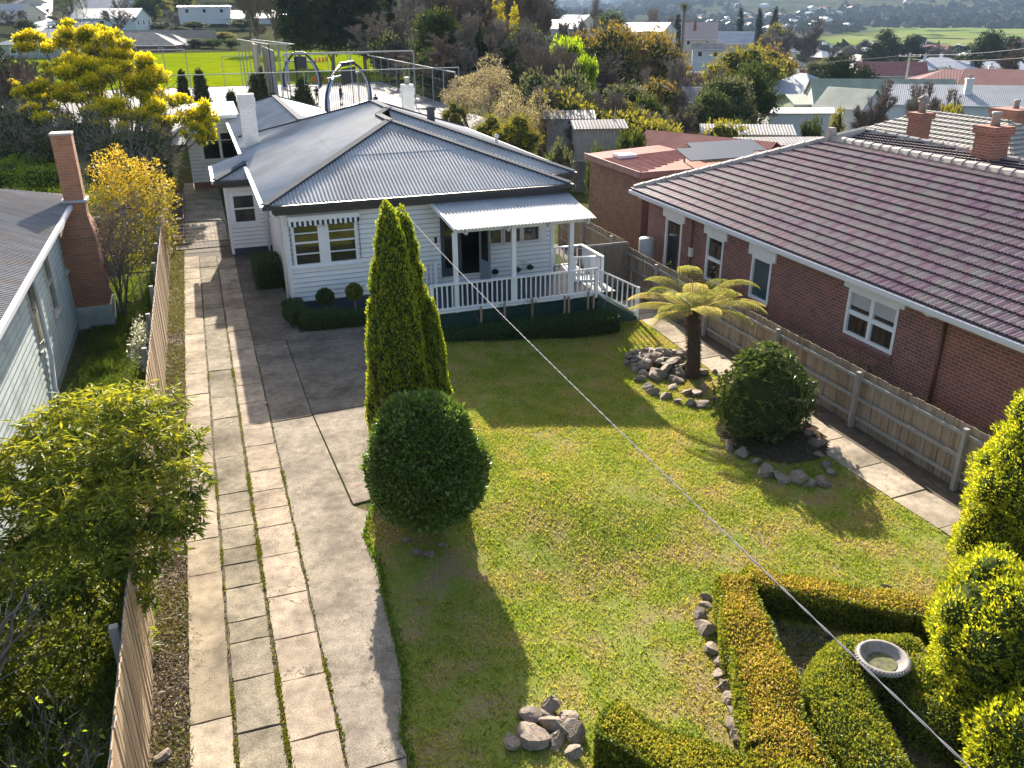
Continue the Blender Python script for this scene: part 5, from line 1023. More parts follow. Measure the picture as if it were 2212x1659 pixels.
# ---- rocks, every one its own thing
def rockmesh(seed, dims):
    r = np.random.default_rng(seed); cv, cf = core([(0, 0, 0, 1, 1, 1)], 1., 12); pl = unit(r.normal(size=(13, 3))); dd = r.uniform(.38, .78, 13)
    for q_, d_ in zip(pl, dd): e = cv@q_-d_; cv = cv-np.maximum(e, 0)[:, None]*q_
    cv = cv*(1+.03*r.normal(size=(len(cv), 1)))*np.array(dims); me_o = obj('rock', cv, [tuple(f_) for f_ in cf], ROCKM, None, uv=False); return me_o
protos = [rockmesh(100+i, (1, r.uniform(.75, .95), r.uniform(.6, .75))) for i in range(9)]; used = [False]*9
rrk = random.Random(4)
rcol = ['brown', 'grey', 'rusty', 'pale', 'dark', 'rough', 'mossy', 'angular', 'tan']
def rock(x, y, s, group, label, dz=0.):
    k = rrk.randrange(9); o = protos[k]
    if used[k]: o = o.copy(); C.objects.link(o)
    used[k] = True; o.location = (x, y, TZ(x, y)+s*.2+dz); o.scale = (s*1.3, s*1.3, s*1.3); o.rotation_euler = (rrk.uniform(-.4, .4), rrk.uniform(-.4, .4), rrk.uniform(0, 6.28)); tag(o, label, 'rock', group); return o
BEDS = mat('dark_bed_soil', (.05, .038, .027), 1., c2=(.08, .06, .042), scale=6, spec=.0)
grid('rhododendron_bed', np.linspace(rx_-1.5, rx_+1.5, 30), np.linspace(ry_-1.9, ry_+1.3, 30), BEDS, .045, keep=lambda x, y: ((x-rx_-.1)/1.25)**2+((y-ry_+.35)/1.35)**2 < 1)
# pile round the fern
n = 0
cx0, cy0 = (lambda q_: (float(q_[0]), float(q_[1])))(atz(1430, 800, -.65))
for i in range(64):
    a = rrk.uniform(0, 2*PI); rad = math.sqrt(rrk.random()); x = cx0+.2+rad*1.0*math.cos(a); y = cy0+.35+rad*1.25*math.sin(a)
    if math.hypot(x-fx, y-fy) < .3: continue
    rock(x, y, rrk.uniform(.13, .24), 'rocks piled round the tree fern', 'brown grey rock in the pile left of the tree fern trunk', dz=max(0, .22*(1-rad)))
for px, py, s in ((1372, 800, .17), (1380, 822, .17), (1395, 838, .18), (1412, 850, .18), (1437, 858, .2), (1462, 868, .18), (1490, 873, .21), (1518, 876, .2), (1545, 860, .17), (1520, 836, .15), (1545, 800, .13), (1560, 770, .13), (1455, 838, .17), (1480, 848, .18), (1508, 848, .2)):
    q_ = atz(px, py+4, -.68); rock(float(q_[0]), float(q_[1]), s, 'rocks piled round the tree fern', 'brown grey rock in the pile left of the tree fern trunk')
for i, (px, py, s) in enumerate(((1600, 985, .2), (1630, 1000, .13), (1655, 1022, .26), (1690, 1035, .17), (1722, 1040, .2), (1752, 1046, .17), (1780, 1040, .16), (1795, 1022, .14), (1785, 1002, .13), (1768, 980, .12), (1762, 955, .17), (1745, 935, .14), (1735, 915, .13), (1575, 968, .15))):
    q_ = atz(px, py+3, -.68); rock(float(q_[0]), float(q_[1]), s*1.2, 'rocks edging the rhododendron bed', 'grey rock in the edging in front of the rhododendron bed')
for i, (px, py, s) in enumerate(((1530, 1290, .1), (1520, 1330, .14), (1532, 1362, .2), (1548, 1400, .15), (1555, 1430, .12), (1562, 1455, .12), (1572, 1480, .14), (1578, 1510, .14), (1588, 1535, .12), (1600, 1565, .17), (1612, 1600, .17), (1528, 1310, .12), (1568, 1475, .1))):
    q_ = atz(px, py, -.6); rock(float(q_[0])-.05, float(q_[1]), s, 'rocks along the left arm of the copper hedge', 'rough rock at the foot of the copper hedge, on the lawn side')
for i, (px, py, s, c_) in enumerate(((1190, 1545, .2, 'brown'), (1225, 1560, .17, 'tan'), (1150, 1575, .17, 'pale'), (1200, 1585, .2, 'rusty'), (1160, 1610, .24, 'brown'), (1205, 1620, .17, 'grey blue'), (1240, 1600, .19, 'rusty'), (1120, 1632, .14, 'pale'), (1240, 1640, .15, 'grey'), (1180, 1560, .13, 'rusty'), (1225, 1590, .15, 'tan'))):
    q_ = atz(px-8, py+42, -.55); rock(float(q_[0]), float(q_[1]), s, 'rocks at the tip of the olive hedge', 'brown rock in the small pile at the left tip of the olive hedge')
for i, (px, py, s) in enumerate(((880, 1190, .1), (900, 1215, .12), (930, 1220, .11), (955, 1195, .1))): q_ = atz(px, py-10, -.1); rock(float(q_[0]), float(q_[1]), s, 'rocks under the round shrub', 'dark rock half hidden in shade under the round shrub')
for i, (px, py, s) in enumerate(((345, 1640, .12), (350, 1500, .07), (352, 1350, .05))): q_ = atz(px, py, 0); rock(float(q_[0]), float(q_[1]), s, 'stones on the verge', 'pale stone lying on the dirt verge beside the left fence')
q_ = atz(1915, 1268, -.65); rock(float(q_[0]), float(q_[1]), .1, 'stones at the far hedge', 'pale stone on the lawn edge at the far end of the copper hedge')
# rose stakes against the lattice
for i, (px, lb) in enumerate(((937, 'first'), (1003, 'second'), (1133, 'third'), (1150, 'fourth'), (1232, 'fifth'), (1258, 'sixth'), (1300, 'last'))):
    p = aty(px-4+(0 if i else 25), 660, 23.4)
for i, (px, py) in enumerate(((1039, 663), (1090, 653), (1150, 643), (1220, 641), (1229, 642), (1271, 631), (1283, 636))):
    p = aty(px, py, 23.42); x = float(p[0]); z = float(p[2])
    s_ = thing('rose_stake', f'pale timber stake with a pruned climber by the green lattice, {["first", "second", "third", "fourth", "fifth", "sixth", "seventh"][i]} from the left', 'garden stake', (x, 23.42, -.6), 'stakes in front of the lattice')
    bx('stake', (x-.03, 23.4, -.65), (x+.03, 23.44, z+.02), STAKE, s_); sk = Skel(60+i).grow((x+.05, 23.45, -.6), (.1, 0, 1), .5, .02, 2, minr=.005); V, F = sk.mesh(); obj('stem', V, F, BARK, s_, uv=False)
    if i in (1, 2): V, F = sk.leaves(160, .07, .6, rr, .12); obj('foliage', V, F, BOXLEAF, s_, attr=np.repeat(rr.random(160), 4), uv=False)
# leafy creeper sprigs on the deck edge
for i, (px, py) in enumerate(((1070, 588), (1145, 578), (1118, 583))):
    p = aty(px, py, 26.1); lb2 = [(float(p[0]), 26.1, float(p[2]), .08, .06, .06)]; mound('deck_weed', ['bushy green weed growing up by the wall at the back of the deck', 'long leafy sprig lying on the deck by the white wall', 'tiny green sprig between the two deck weeds'][i], lb2, 220, .06, BOXLEAF, 70+i, cat='weed', k=.3)
# shrubs between the right fence and the brick wall
for i, (px, py, R_, lb) in enumerate(((1462, 570, .3, 'leafy sprig above the fence near the meter box'), (1560, 655, .35, 'leafy shrub top above the fence behind the tree fern'), (1720, 725, .42, 'leafy shrub top above the fence left of the white four pane window'), (1850, 770, .3, 'flowering shrub top above the fence below the four pane window'), (1990, 870, .35, 'leafy shrub top above the fence by the brown downpipe'), (2115, 935, .32, 'leafy shrub top above the fence nearest the gold conifer'), (1655, 690, .3, 'pale leafy shrub top above the fence behind the rhododendron'))):
    p = atx(px, py, 14.7); x, y, z = map(float, p); sk = Skel(80+i); 
    for k in range(6): sk.grow((14.75, y, -.8), (rr.normal()*.3, rr.normal()*.3, 1), (z+.8)*.6, .016, 1, up=.12, minr=.005)
    V, F = sk.mesh(); L_ = sk.leaves(420, .085, .5, rr, .09); t = thing('fence_shrub', lb, 'shrub', (14.75, y, -.8), 'shrubs between the fence and the brick house'); obj('stems', V, F, BARK, t, uv=False); obj('foliage', L_[0], L_[1], RHO, t, attr=np.repeat(rr.random(420), 4), uv=False)
# service cable, two strands twisted
cb0, cb1 = np.array([5.55, 25.4, 3.0]), atd(2112, 1675, 4.2); n = 900; ts = np.linspace(0, 1, n); base = cb0[None]*(1-ts[:, None])+cb1[None]*ts[:, None]; base[:, 2] -= .12*4*ts*(1-ts)*1.0
m = MB(); 
for ph in (0, PI):
    tw = ts*330+ph; p = base+np.stack([np.cos(tw)*.0042, 0*tw, np.sin(tw)*.0042], 1); m.tube(p, .0038, 5)
cbl = m.build('service_cable', mat('cable_sheath', (.13, .13, .15), .8), None, smooth=True); tag(cbl, 'thin twisted grey service cable crossing the garden from the eave to the bottom right', 'cable')
# ================================================================== NEAR LEFT TREES
rng = np.random.default_rng(77)
def pxlobes(L_): # (px,py,depth,rx px,ry px[,rz m])
    out = []
    for l in L_:
        c = atd(l[0], l[1], l[2]); k = l[2]/FPX; out.append((*map(float, c), l[3]*k, l[3]*k*.85, l[4]*k))
    return out
LTREE = leafmat('drooping_yellow_green_leaf', [(.035, .06, .012), (.1, .14, .018), (.26, .28, .028), (.44, .41, .04)], .45, .5, .35)
def droopy(lobes, n, L, r, per=6):
    P, N = lobesurf(lobes, n, r, .55, noise=.2); n = len(P); PP = np.repeat(P, per, 0)+r.normal(size=(n*per, 3))*.03; D = np.repeat(N, per, 0)*.4+r.normal(size=(n*per, 3))*.75; D[:, 2] = D[:, 2]*.5-.35
    LL = L*r.uniform(.6, 1.2, n*per); V, F = leafset(PP, D, LL, LL*.12, r, fold=.4); up_ = np.repeat(np.clip((N[:, 2]+.6)/1.6, 0, 1), per); return V, F, np.repeat(np.clip(.5*r.random(n*per)+.5*up_, 0.02, 1), 4)  # upward leaves coloured as if lit, downward ones as if shaded
lo = pxlobes([(300, 880, 13, 90, 50), (200, 900, 13.3, 90, 60), (120, 930, 13, 80, 55), (340, 960, 12.5, 90, 60), (240, 980, 12.6, 110, 80), (130, 1010, 12.6, 110, 80), (50, 1020, 12.6, 80, 70), (400, 1030, 12, 48, 60), (330, 1080, 12, 100, 70), (390, 1120, 11.8, 48, 50), (220, 1100, 12, 120, 90), (90, 1120, 12, 110, 90), (0, 1130, 12, 90, 100), (160, 1220, 11.8, 120, 90), (60, 1250, 11.8, 120, 100), (300, 1190, 11.8, 80, 55), (200, 1330, 12.2, 110, 100), (80, 1370, 12.2, 130, 120), (330, 1290, 11.6, 22, 30), (-40, 1250, 12, 100, 130), (250, 1260, 12, 80, 70), (270, 1400, 12.3, 60, 70), (60, 1000, 13, 80, 60), (0, 1480, 12.5, 150, 120), (170, 1460, 12.6, 90, 110)])
bs = (-4.0, 10.2, -.6)
sk = Skel(7).grow(bs, (-.1, .15, 1), 1.2, .08, 3, ang=.6, shrink=.74, up=.06)
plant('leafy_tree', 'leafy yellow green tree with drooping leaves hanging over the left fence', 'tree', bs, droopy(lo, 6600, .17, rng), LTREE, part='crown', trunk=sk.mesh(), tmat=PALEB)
sk = Skel(15); b0 = atd(300, 1720, 9.6); bp = (float(b0[0])-.3, float(b0[1]), -.6); tgt = atd(200, 1330, 9.0)
sk.grow(bp, (-.15, -.05, 1), 1.0, .04, 1, n=4, up=.1, bend=.1)
p = np.array(sk.seg[3][1]); sk.tips = []
for dx in ((-1, .1, .25), (-.8, .3, .6), (-.5, -.2, .9), (-.2, .4, 1), (.3, 0, .8), (-1, -.2, -.05), (.8, .1, .2), (-.9, .2, .9)): sk.grow(p+np.array(dx)*.02, dx, .72, .018, 3, ang=.5, shrink=.72, up=.03, bend=.14, n=4, minr=.0035)
t = thing('bare_tree', 'bare pale twiggy tree with a few yellow leaves in the bottom left corner', 'tree', bp); V, F = sk.mesh(.02); obj('trunk', V, F, BARK, t, uv=False)
V, F = sk.twigs(900, .22, rng, .0025, .5); obj('twigs', V, F, BARK, t, uv=False); V, F = sk.leaves(150, .07, .5, rng, .05); obj('leaves', V, F, LIME, t, attr=np.repeat(rng.random(150), 4), uv=False)
# orange and yellow bush beside the cottage chimney
ORANGE = leafmat('orange_yellow_leaf', [(.07, .09, .02), (.2, .2, .03), (.42, .31, .035), (.58, .34, .05)], .5, .5, .3)
lo = pxlobes([(245, 375, 31, 50, 50), (300, 390, 31, 60, 50), (340, 420, 31, 45, 50), (240, 440, 30, 55, 50), (300, 470, 30.5, 70, 55), (350, 500, 31, 38, 50), (245, 510, 30, 50, 45), (300, 545, 30.5, 65, 45), (255, 345, 31, 18, 30)])
bo = (-3.1, 29.6, -.6); sk = Skel(19)
for k in range(7): sk.grow((bo[0]+rng.normal()*.15, bo[1]+rng.normal()*.2, -.6), (rng.normal()*.22, rng.normal()*.2, 1), 1.5, .035, 3, up=.08, shrink=.75)
L_ = crown_leaves(lo, 17000, .09, rng, .5, .4, .1, 1., .75, .2); L_ = (L_[0], L_[1], np.clip(L_[2]*.6+.4*np.repeat(np.clip((L_[0][::4, 2]-1.0)/2.6, 0, 1), 4), 0.02, 1))
t = plant('autumn_bush', 'orange and yellow leaved bush with dark stems between the cottage chimney and left fence', 'bush', bo, L_, ORANGE, trunk=sk.mesh())
V, F = sk.twigs(5000, .3, rng, .006, .6); obj('twigs', V, F, BARKP, t, uv=False)
# white flowering shrub, ferny clump, in the side yard
WFL = leafmat('white_blossom', [(.08, .12, .04), (.3, .33, .25), (.75, .75, .78), (.8, .78, .8)], .3, .5)
lo = pxlobes([(308, 715, 22.5, 24, 30), (303, 755, 22, 26, 30), (315, 780, 22, 18, 30)]); b = lo[0]; plant('blossom_shrub', 'white flowering shrub against the left fence in the cottage side yard', 'shrub', (b[0], b[1], -.6), crown_leaves(lo, 1500, .06, rng, .7, .5, .2, .9, .8), WFL)
for i, (px, py, D_, lb) in enumerate(((240, 740, 22, 'feathery yellow green weed clump in the shady side yard'), (225, 790, 20.5, 'feathery weed clump near the foot of the cottage downpipe'))):
    q_ = atz(px, py+12, -.6); x, y = float(q_[0]), float(q_[1]); P = np.repeat([[x, y, -.6]], 260, 0)+rng.normal(size=(260, 3))*[.12, .12, .02]; D_ = rng.normal(size=(260, 3))*.6; D_[:, 2] = 1; V, F = leafset(P, D_, .45*rng.uniform(.5, 1, 260), .008, rng); o = obj('weed_clump', V, F, GRASSG, attr=np.repeat(rng.random(260), 4), uv=False); tag(o, lb, 'weed')
# wattle in bloom
WATT = leafmat('wattle_bloom', [(.06, .09, .02), (.18, .21, .025), (.5, .47, .025), (.8, .66, .02), (.85, .66, .025)], .45, .6, .2)
wl = pxlobes([(175, 62, 45, 45, 18), (215, 75, 45, 40, 20), (80, 90, 46, 48, 16), (140, 100, 46, 42, 22), (245, 95, 44, 32, 22), (265, 105, 44, 28, 20), (200, 140, 44, 60, 38), (165, 170, 43, 60, 40), (270, 140, 44, 48, 30), (310, 160, 44, 45, 32), (340, 200, 44, 36, 35), (355, 228, 43.5, 28, 20), (250, 190, 43, 55, 35), (120, 195, 44, 40, 24), (60, 190, 45, 42, 18), (70, 205, 44, 30, 18), (290, 230, 42, 45, 30), (190, 235, 42, 50, 28), (360, 245, 42, 40, 26), (405, 235, 42, 42, 26), (440, 250, 42, 32, 26), (455, 275, 41.5, 22, 24), (420, 290, 41.5, 26, 20), (330, 285, 42, 30, 22), (235, 290, 41, 45, 25), (110, 145, 45, 24, 16), (100, 250, 42, 45, 24)])
wb = atd(290, 420, 43); wb = (float(wb[0]), float(wb[1])+1, 0.); wb = (wb[0], wb[1], TZ(wb[0], wb[1])); r = rng
wl2 = []
for l in wl:
    for k in range(7): d_ = unit(r.normal(size=(1, 3)))[0]; s_ = r.uniform(.26, .48); wl2.append((l[0]+d_[0]*l[3]*.85, l[1]+d_[1]*l[4]*.85, l[2]+d_[2]*l[5]*.85, l[3]*s_, l[4]*s_, l[5]*s_*1.2))
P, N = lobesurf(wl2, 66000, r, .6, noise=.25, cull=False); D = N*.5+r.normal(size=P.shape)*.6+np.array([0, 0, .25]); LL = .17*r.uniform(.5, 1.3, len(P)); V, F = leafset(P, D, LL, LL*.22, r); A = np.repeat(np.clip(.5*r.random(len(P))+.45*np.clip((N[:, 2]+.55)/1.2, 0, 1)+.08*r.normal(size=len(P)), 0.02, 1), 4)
sk = Skel(23)
for l in wl[::1]:
    a = np.array(wb)+r.normal(size=3)*[.4, .4, 0]; e = np.array(l[:3]); m1 = a+(e-a)*.45+np.array([0, 0, .8])*1+r.normal(size=3)*.3; pts = [a, a+(m1-a)*.5+r.normal(size=3)*.15, m1, m1+(e-m1)*.5+r.normal(size=3)*.2, e]
    for i in range(4): sk.seg.append((pts[i], pts[i+1], .11*(1-i*.22), .11*(1-(i+1)*.22)))
    for k in range(7): d_ = (e-m1)+r.normal(size=3)*l[3]*.8; sk.grow(m1+(e-m1)*r.random(), d_, l[3]*1.1, .02, 1, minr=.008)
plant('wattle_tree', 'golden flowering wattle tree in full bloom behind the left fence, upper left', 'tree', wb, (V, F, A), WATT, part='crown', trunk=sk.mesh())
# grey green thicket under it
THICK = leafmat('grey_green_thicket', [(.03, .035, .02), (.075, .08, .045), (.13, .13, .085), (.2, .19, .14)], .25, .6)
for i, (L0, lb, lm, n) in enumerate(((((190, 300, 41, 70, 50), (250, 330, 40, 70, 45), (320, 320, 40.5, 55, 50), (350, 370, 39.5, 30, 40), (290, 375, 39, 60, 40), (220, 380, 39, 40, 30)), 'dark tangled grey green thicket below the wattle', THICK, 13000), (((40, 290, 42, 90, 60), (120, 320, 41, 60, 50), (20, 330, 41, 80, 45)), 'dark brown tangled thicket behind the cottage chimney', THICK, 11000), (((20, 375, 39, 70, 28), (90, 385, 38, 60, 26), (-30, 390, 38, 60, 30), (60, 360, 40, 60, 22)), 'sunlit bright green shrubbery behind the cottage roof', leafmat('bright_weed', [(.07, .12, .015), (.16, .24, .02), (.27, .36, .035)], .5), 9000))):
    lo = pxlobes(L0); b = lo[0]; mnd = crown_leaves(lo, n, .16, rng, .35, .4, .3, 1., .6, .25); cv, cf = core(lo, .72, 10); tt = plant('thicket', lb, 'thicket', (b[0], b[1], TZ(b[0], b[1])), merge3((cv, cf, 0.), mnd), lm)
    if lm is THICK:
        V, F = leafset(*(lambda P_, N_: (P_, N_+rng.normal(size=P_.shape)*.8, .9*rng.random(len(P_))+.3, .008))(*lobesurf(lo, 2600, rng, .4)), rng); obj('twigs', V, F, PALEB, tt, uv=False)

# ================================================================== SCHOOL COURT AND OVAL
def gpt(px, D):
    y = 150.
    for _ in range(8):
        p = atd(px, y, D); y += (p[2]-T(p[0], p[1]))/(UP[2]*D/FPX)
    return float(p[0]), float(p[1]), TZ(p[0], p[1])
def sheet(name, poly, m, off=.02, kind='structure'):
    xs_ = [p[0] for p in poly]; ys_ = [p[1] for p in poly]
    V = [(x, y, TZ(x, y)+off) for x, y in poly]; return tag(obj(name, V, [tuple(range(len(V)))], m), kind=kind)
OVAL = mat('oval_turf', (.15, .195, .002), .9, c2=(.19, .23, .003), scale=.12, c3=(.1, .165, .001), s3=.5, spec=.0)
COURT = mat('court_asphalt', (.22, .215, .21), .8, c2=(.26, .255, .25), scale=.25, spec=.05, bump=.2, bscale=30)
grid('sports_oval', np.linspace(-75, 44, 60), np.linspace(98, 184, 50), OVAL, .1, keep=lambda x, y: x < 40-.0*y)
grid('playground_court', np.linspace(-60, 19.5, 60), np.linspace(57, 98.2, 40), COURT, .06)
sheet('hill_road', [gpt(82, 250)[:2], gpt(100, 250)[:2], gpt(134, 330)[:2], gpt(112, 330)[:2]], mat('pale_road', (.4, .39, .37), .8), .5)
pp = [(50, 190), (50, 240), (150, 700)]
V = []; F = []
for i, D_ in enumerate(np.linspace(205, 700, 40)):
    a_ = gpt(62+i*1.2, D_); b_ = gpt(112+i*.5, D_); V += [(a_[0], a_[1], a_[2]+.35), (b_[0], b_[1], b_[2]+.35)]
    if i: F.append((2*i-2, 2*i-1, 2*i+1, 2*i))
tag(obj('hill_road', V, F, mat('pale_road', (.4, .39, .37), .8)), kind='structure')
CZ = 1.55
def fline(name, label, pts, h, posts, r_=.035, mids=(), wires=False):
    """pipe fence: pts = ground line [(x,y)...], posts equally spaced"""
    t = thing(name, label, 'fence', (*pts[0], TZ(*pts[0]))); 
    for k, (a, b) in enumerate(zip(pts[:-1], pts[1:])):
        za, zb = TZ(*a), TZ(*b)
        for hh in (h, *mids): MB().bar((*a, za+hh), (*b, zb+hh), r_*1.6).build('rail', GALVPIPE, t)
        n = posts[k]
        for i in range(n+1):
            f_ = i/n; x, y = a[0]+(b[0]-a[0])*f_, a[1]+(b[1]-a[1])*f_; MB().bar((x, y, TZ(x, y)-.1), (x, y, TZ(x, y)+h), r_*1.3).build('post', GALVPIPE, t)
        if wires:
            mb = MB(); L_ = math.hypot(b[0]-a[0], b[1]-a[1]); m_ = int(L_/.7)
            for i in range(m_):
                f_ = i/m_; x, y = a[0]+(b[0]-a[0])*f_, a[1]+(b[1]-a[1])*f_; mb.bar((x, y, za), (x, y, za+h), .006)
            for i in range(int(h/.7)): mb.bar((*a, za+i*.7), (*b, zb+i*.7), .006)
            mb.build('wire_mesh', GALVPIPE, t)
    return t
def hh(px, py, Y):
    p = aty(px, py, Y); return float(p[0]), float(p[2])-TZ(p[0], p[1])
x0, h0 = hh(330, 154, 60.); x1, h1 = hh(991, 155, 60.); fline('court_fence', 'low rail galvanised court fence crossing behind the main roof, nearest of the court fences', [(-14, 60.), (x1, 60.)], (h0+h1)/2, [9])
x0, h0 = hh(612, 111, 70); x1, h1 = hh(893, 115, 70); fline('court_fence', 'tall galvanised pipe fence frame behind the white chimneys, in front of the blue arches', [(x0, 70), (x1, 70)], (h0+h1)/2, [2], .06)
xa, ha = hh(794, 120, 97); xb, hb = hh(991, 155, 66); fline('court_fence', 'galvanised mesh fence along the right side of the court before the dark trees', [(xa, 97), (xb-.3, 66)], (ha+hb)/2, [10], .045, wires=True)
x0, h0 = hh(500, 121, 97.5); fline('court_fence', 'galvanised mesh fence along the far edge of court by the oval', [(x0-1, 97.5), (xa, 97)], h0, [7], .045, wires=True)
x0, h0 = hh(300, 105, 96); x1, h1 = hh(399, 107, 96); fline('court_fence', 'galvanised goal frame fence behind the wattle, left end of the oval', [(x0, 96), (x1, 96)], h1, [2], .06)
# cricket cage
cg = thing('batting_cage', 'galvanised pipe batting cage with hung grey netting at the court edge', 'batting cage', (*gpt(520, 85)[:2], 1.5))
ca = [gpt(483, 96), gpt(540, 78)]
def cagel(a, b, h, n):
    for i in range(n+1):
        f_ = i/n; x, y = a[0]+(b[0]-a[0])*f_, a[1]+(b[1]-a[1])*f_; MB().bar((x, y, 1.4), (x, y, 1.5+h), .07).build('post', GALVPIPE, cg)
    MB().bar((a[0], a[1], 1.5+h), (b[0], b[1], 1.5+h), .08).build('rail', GALVPIPE, cg)
A_, B_ = (5.0, 97), (6.6, 80); cagel(A_, B_, 4.6, 8); cagel((6.3, 96), (8.6, 79), 4.6, 6); cagel(B_, (8.6, 79), 4.6, 3)
bx('net_panel', (6.9, 80, 1.5), (7.0, 92, 5.6), mat('grey_netting', (.2, .2, .2), .9), cg); bx('timber_board', (6.0, 86, 1.5), (6.1, 92, 5.9), mat('tan_board', (.42, .33, .25), .8), cg)
# two sport arches
def arch(name, label, f1, f2, top, D1, D2):
    t = thing(name, label, 'goal', (*gpt(f1, D1)[:2], 1.5)); a = np.array(gpt(f1, D1)); b = np.array(gpt(f2, D2)); c = atd(top[0], top[1], (D1+D2)/2); H = float(c[2])-a[2]; u = (b-a)
    BL = mat('blue_arch', (.012, .018, .05), .3, coat=.3); PAN = mat('pale_panel', (.35, .45, .6), .4)
    for s_, base in ((0, a), (1, b)):
        sg = 1 if s_ == 0 else -1; pts = []; rs = []
        for k in range(9):
            f_ = k/8; e = f_**2.6*.36; q_ = base+u*e*sg; pts.append((q_[0], q_[1], base[2]+H*(f_**.85)*(1 if k < 8 else 1))); rs.append(.2-.09*f_)
        MB().tube(pts, rs, 8).build('leg', BL, t, smooth=True)
        pts2 = [(p_[0]+.14*sg*u[0]/np.linalg.norm(u), p_[1]-.12, p_[2]) for p_ in pts[:7]]; MB().tube(pts2, .09, 6).build('panel', PAN, t, smooth=True)
    MB().bar(a+u*.36+(0, 0, H), a+u*.64+(0, 0, H), .2, .3).build('crossbar', BL, t)
    bb_ = MB(); q1, q2 = a+u*.33+(0, -.3, H-1.5), a+u*.67+(0, -.3, H-.3); bb_.hexa([q1, (q2[0], q2[1], q1[2]), (q2[0], q2[1]+.08, q1[2]), (q1[0], q1[1]+.08, q1[2]), (q1[0], q1[1], q2[2]), q2, (q2[0], q2[1]+.08, q2[2]), (q1[0], q1[1]+.08, q2[2])]); bb_.build('backboard', mat('dark_board', (.04, .04, .045), .5), t)
    nb = MB(); n = 20; w0 = u/np.linalg.norm(u)
    for i in range(n+1): f_ = .06+.86*i/n; nb.bar(a+u*f_+(0, 0, .05), a+u*f_+(0, 0, 2.5), .035)
    nb.build('bars', BL, t)
    for z in (.05, 2.5): MB().bar(a+u*.06+(0, 0, z), a+u*.92+(0, 0, z), .14).build('rail', BL if z < 1 else GALVPIPE, t)
    return t
arch('sport_arch', 'far blue black sport arch with barred goal, by the edge of the oval', 615, 692, (652, 113), 88, 88)
arch('sport_arch', 'near blue black sport arch with barred goal, rising behind the main roof', 708, 800, (752, 135), 64, 74)
# people
SKIN = mat('skin', (.42, .26, .19), .6)
def person(label, px, D, h, shirt, pants, pose='stand', hair=(.03, .02, .015), yaw=0., hat=None):
    x, y, z = gpt(px, D); z = max(z, CZ)+.02; t = thing('person', label, 'person', (x, y, z)); t.rotation_euler = (0, 0, yaw); s = h/1.75
    if pose == 'stand': J = dict(pel=(0, 0, .93), che=(0, 0, 1.3), nec=(0, 0, 1.5), hed=(0, -.01, 1.63), hl=(.1, 0, .9), kl=(.12, .02, .5), al=(.13, .08, .08), fl=(.14, -.1, .03), hr=(-.1, 0, .9), kr=(-.11, -.05, .5), ar=(-.1, .0, .08), fr=(-.1, -.17, .03), sl=(.19, 0, 1.42), el=(.26, .04, 1.15), wl=(.27, -.06, .9), pl=(.27, -.09, .8), sr=(-.19, 0, 1.42), er=(-.26, .05, 1.15), wr=(-.27, -.05, .9), pr=(-.27, -.08, .8))
    else: J = dict(pel=(0, .1, .45), che=(0, .05, .8), nec=(0, 0, 1.0), hed=(0, -.03, 1.13), hl=(.1, .05, .44), kl=(.16, -.35, .55), al=(.14, -.5, .12), fl=(.14, -.65, .06), hr=(-.1, .05, .44), kr=(-.16, -.35, .5), ar=(-.14, -.45, .12), fr=(-.14, -.6, .06), sl=(.19, .02, .93), el=(.24, -.15, .75), wl=(.2, -.4, .72), pl=(.18, -.47, .72), sr=(-.19, .02, .93), er=(-.24, -.15, .75), wr=(-.2, -.4, .72), pr=(-.18, -.47, .72))
    R_ = dict(pel=.13, che=.14, nec=.055, hed=.1, hl=.09, kl=.06, al=.04, fl=.035, hr=.09, kr=.06, ar=.04, fr=.035, sl=.06, el=.042, wl=.03, pl=.032, sr=.06, er=.042, wr=.03, pr=.032)
    E = [('pel', 'che'), ('che', 'nec'), ('nec', 'hed'), ('pel', 'hl'), ('hl', 'kl'), ('kl', 'al'), ('al', 'fl'), ('pel', 'hr'), ('hr', 'kr'), ('kr', 'ar'), ('ar', 'fr'), ('che', 'sl'), ('sl', 'el'), ('el', 'wl'), ('wl', 'pl'), ('che', 'sr'), ('sr', 'er'), ('er', 'wr'), ('wr', 'pr')]
    def skin(name, keys, m, grow, cut=None):
        keys = [k for k in J if k in keys]; me = bpy.data.meshes.new(name); vs = [Vector(J[k])*s for k in keys]
        if cut:
            for k, (a_, f_) in cut.items(): vs[keys.index(k)] = (Vector(J[a_])+(Vector(J[k])-Vector(J[a_]))*f_)*s
        me.from_pydata([tuple(v) for v in vs], [(keys.index(a_), keys.index(b_)) for a_, b_ in E if a_ in keys and b_ in keys], []); o = bpy.data.objects.new(name, me); C.objects.link(o); o.parent = t
        md = o.modifiers.new('skin', 'SKIN'); sv = me.skin_vertices[0].data
        for i, k in enumerate(keys): rr_ = (R_[k]+grow)*s; sv[i].radius = (rr_, rr_); sv[i].use_root = (k == keys[0])
        sb = o.modifiers.new('sub', 'SUBSURF'); sb.levels = 1; sb.render_levels = 1; me.materials.append(m); return o
    skin('body', list(J), SKIN, 0.); skin('shirt', ['pel', 'che', 'nec', 'sl', 'el', 'sr', 'er'], shirt, .022, dict(nec=('che', .7)))
    skin('trousers', ['pel', 'hl', 'kl', 'al', 'hr', 'kr', 'ar'], pants, .02, dict(al=('kl', .75), ar=('kr', .75)))
    hd = Vector(J['hed'])*s; V, F = core([(hd.x, hd.y+.02*s, hd.z+.04*s, .115*s, .125*s, .115*s)], 1.); obj('hair', V, F, mat('dark_hair', hair, .6) if not hat else hat, t, smooth=True, uv=False, wl=False); return t
NAVYC = mat('navy_cloth', (.02, .025, .06), .8); GREYC = mat('grey_shirt', (.3, .3, .28), .8); KHAK = mat('brown_cloth', (.12, .08, .06), .8); BLKC = mat('black_cloth', (.02, .02, .025), .8)
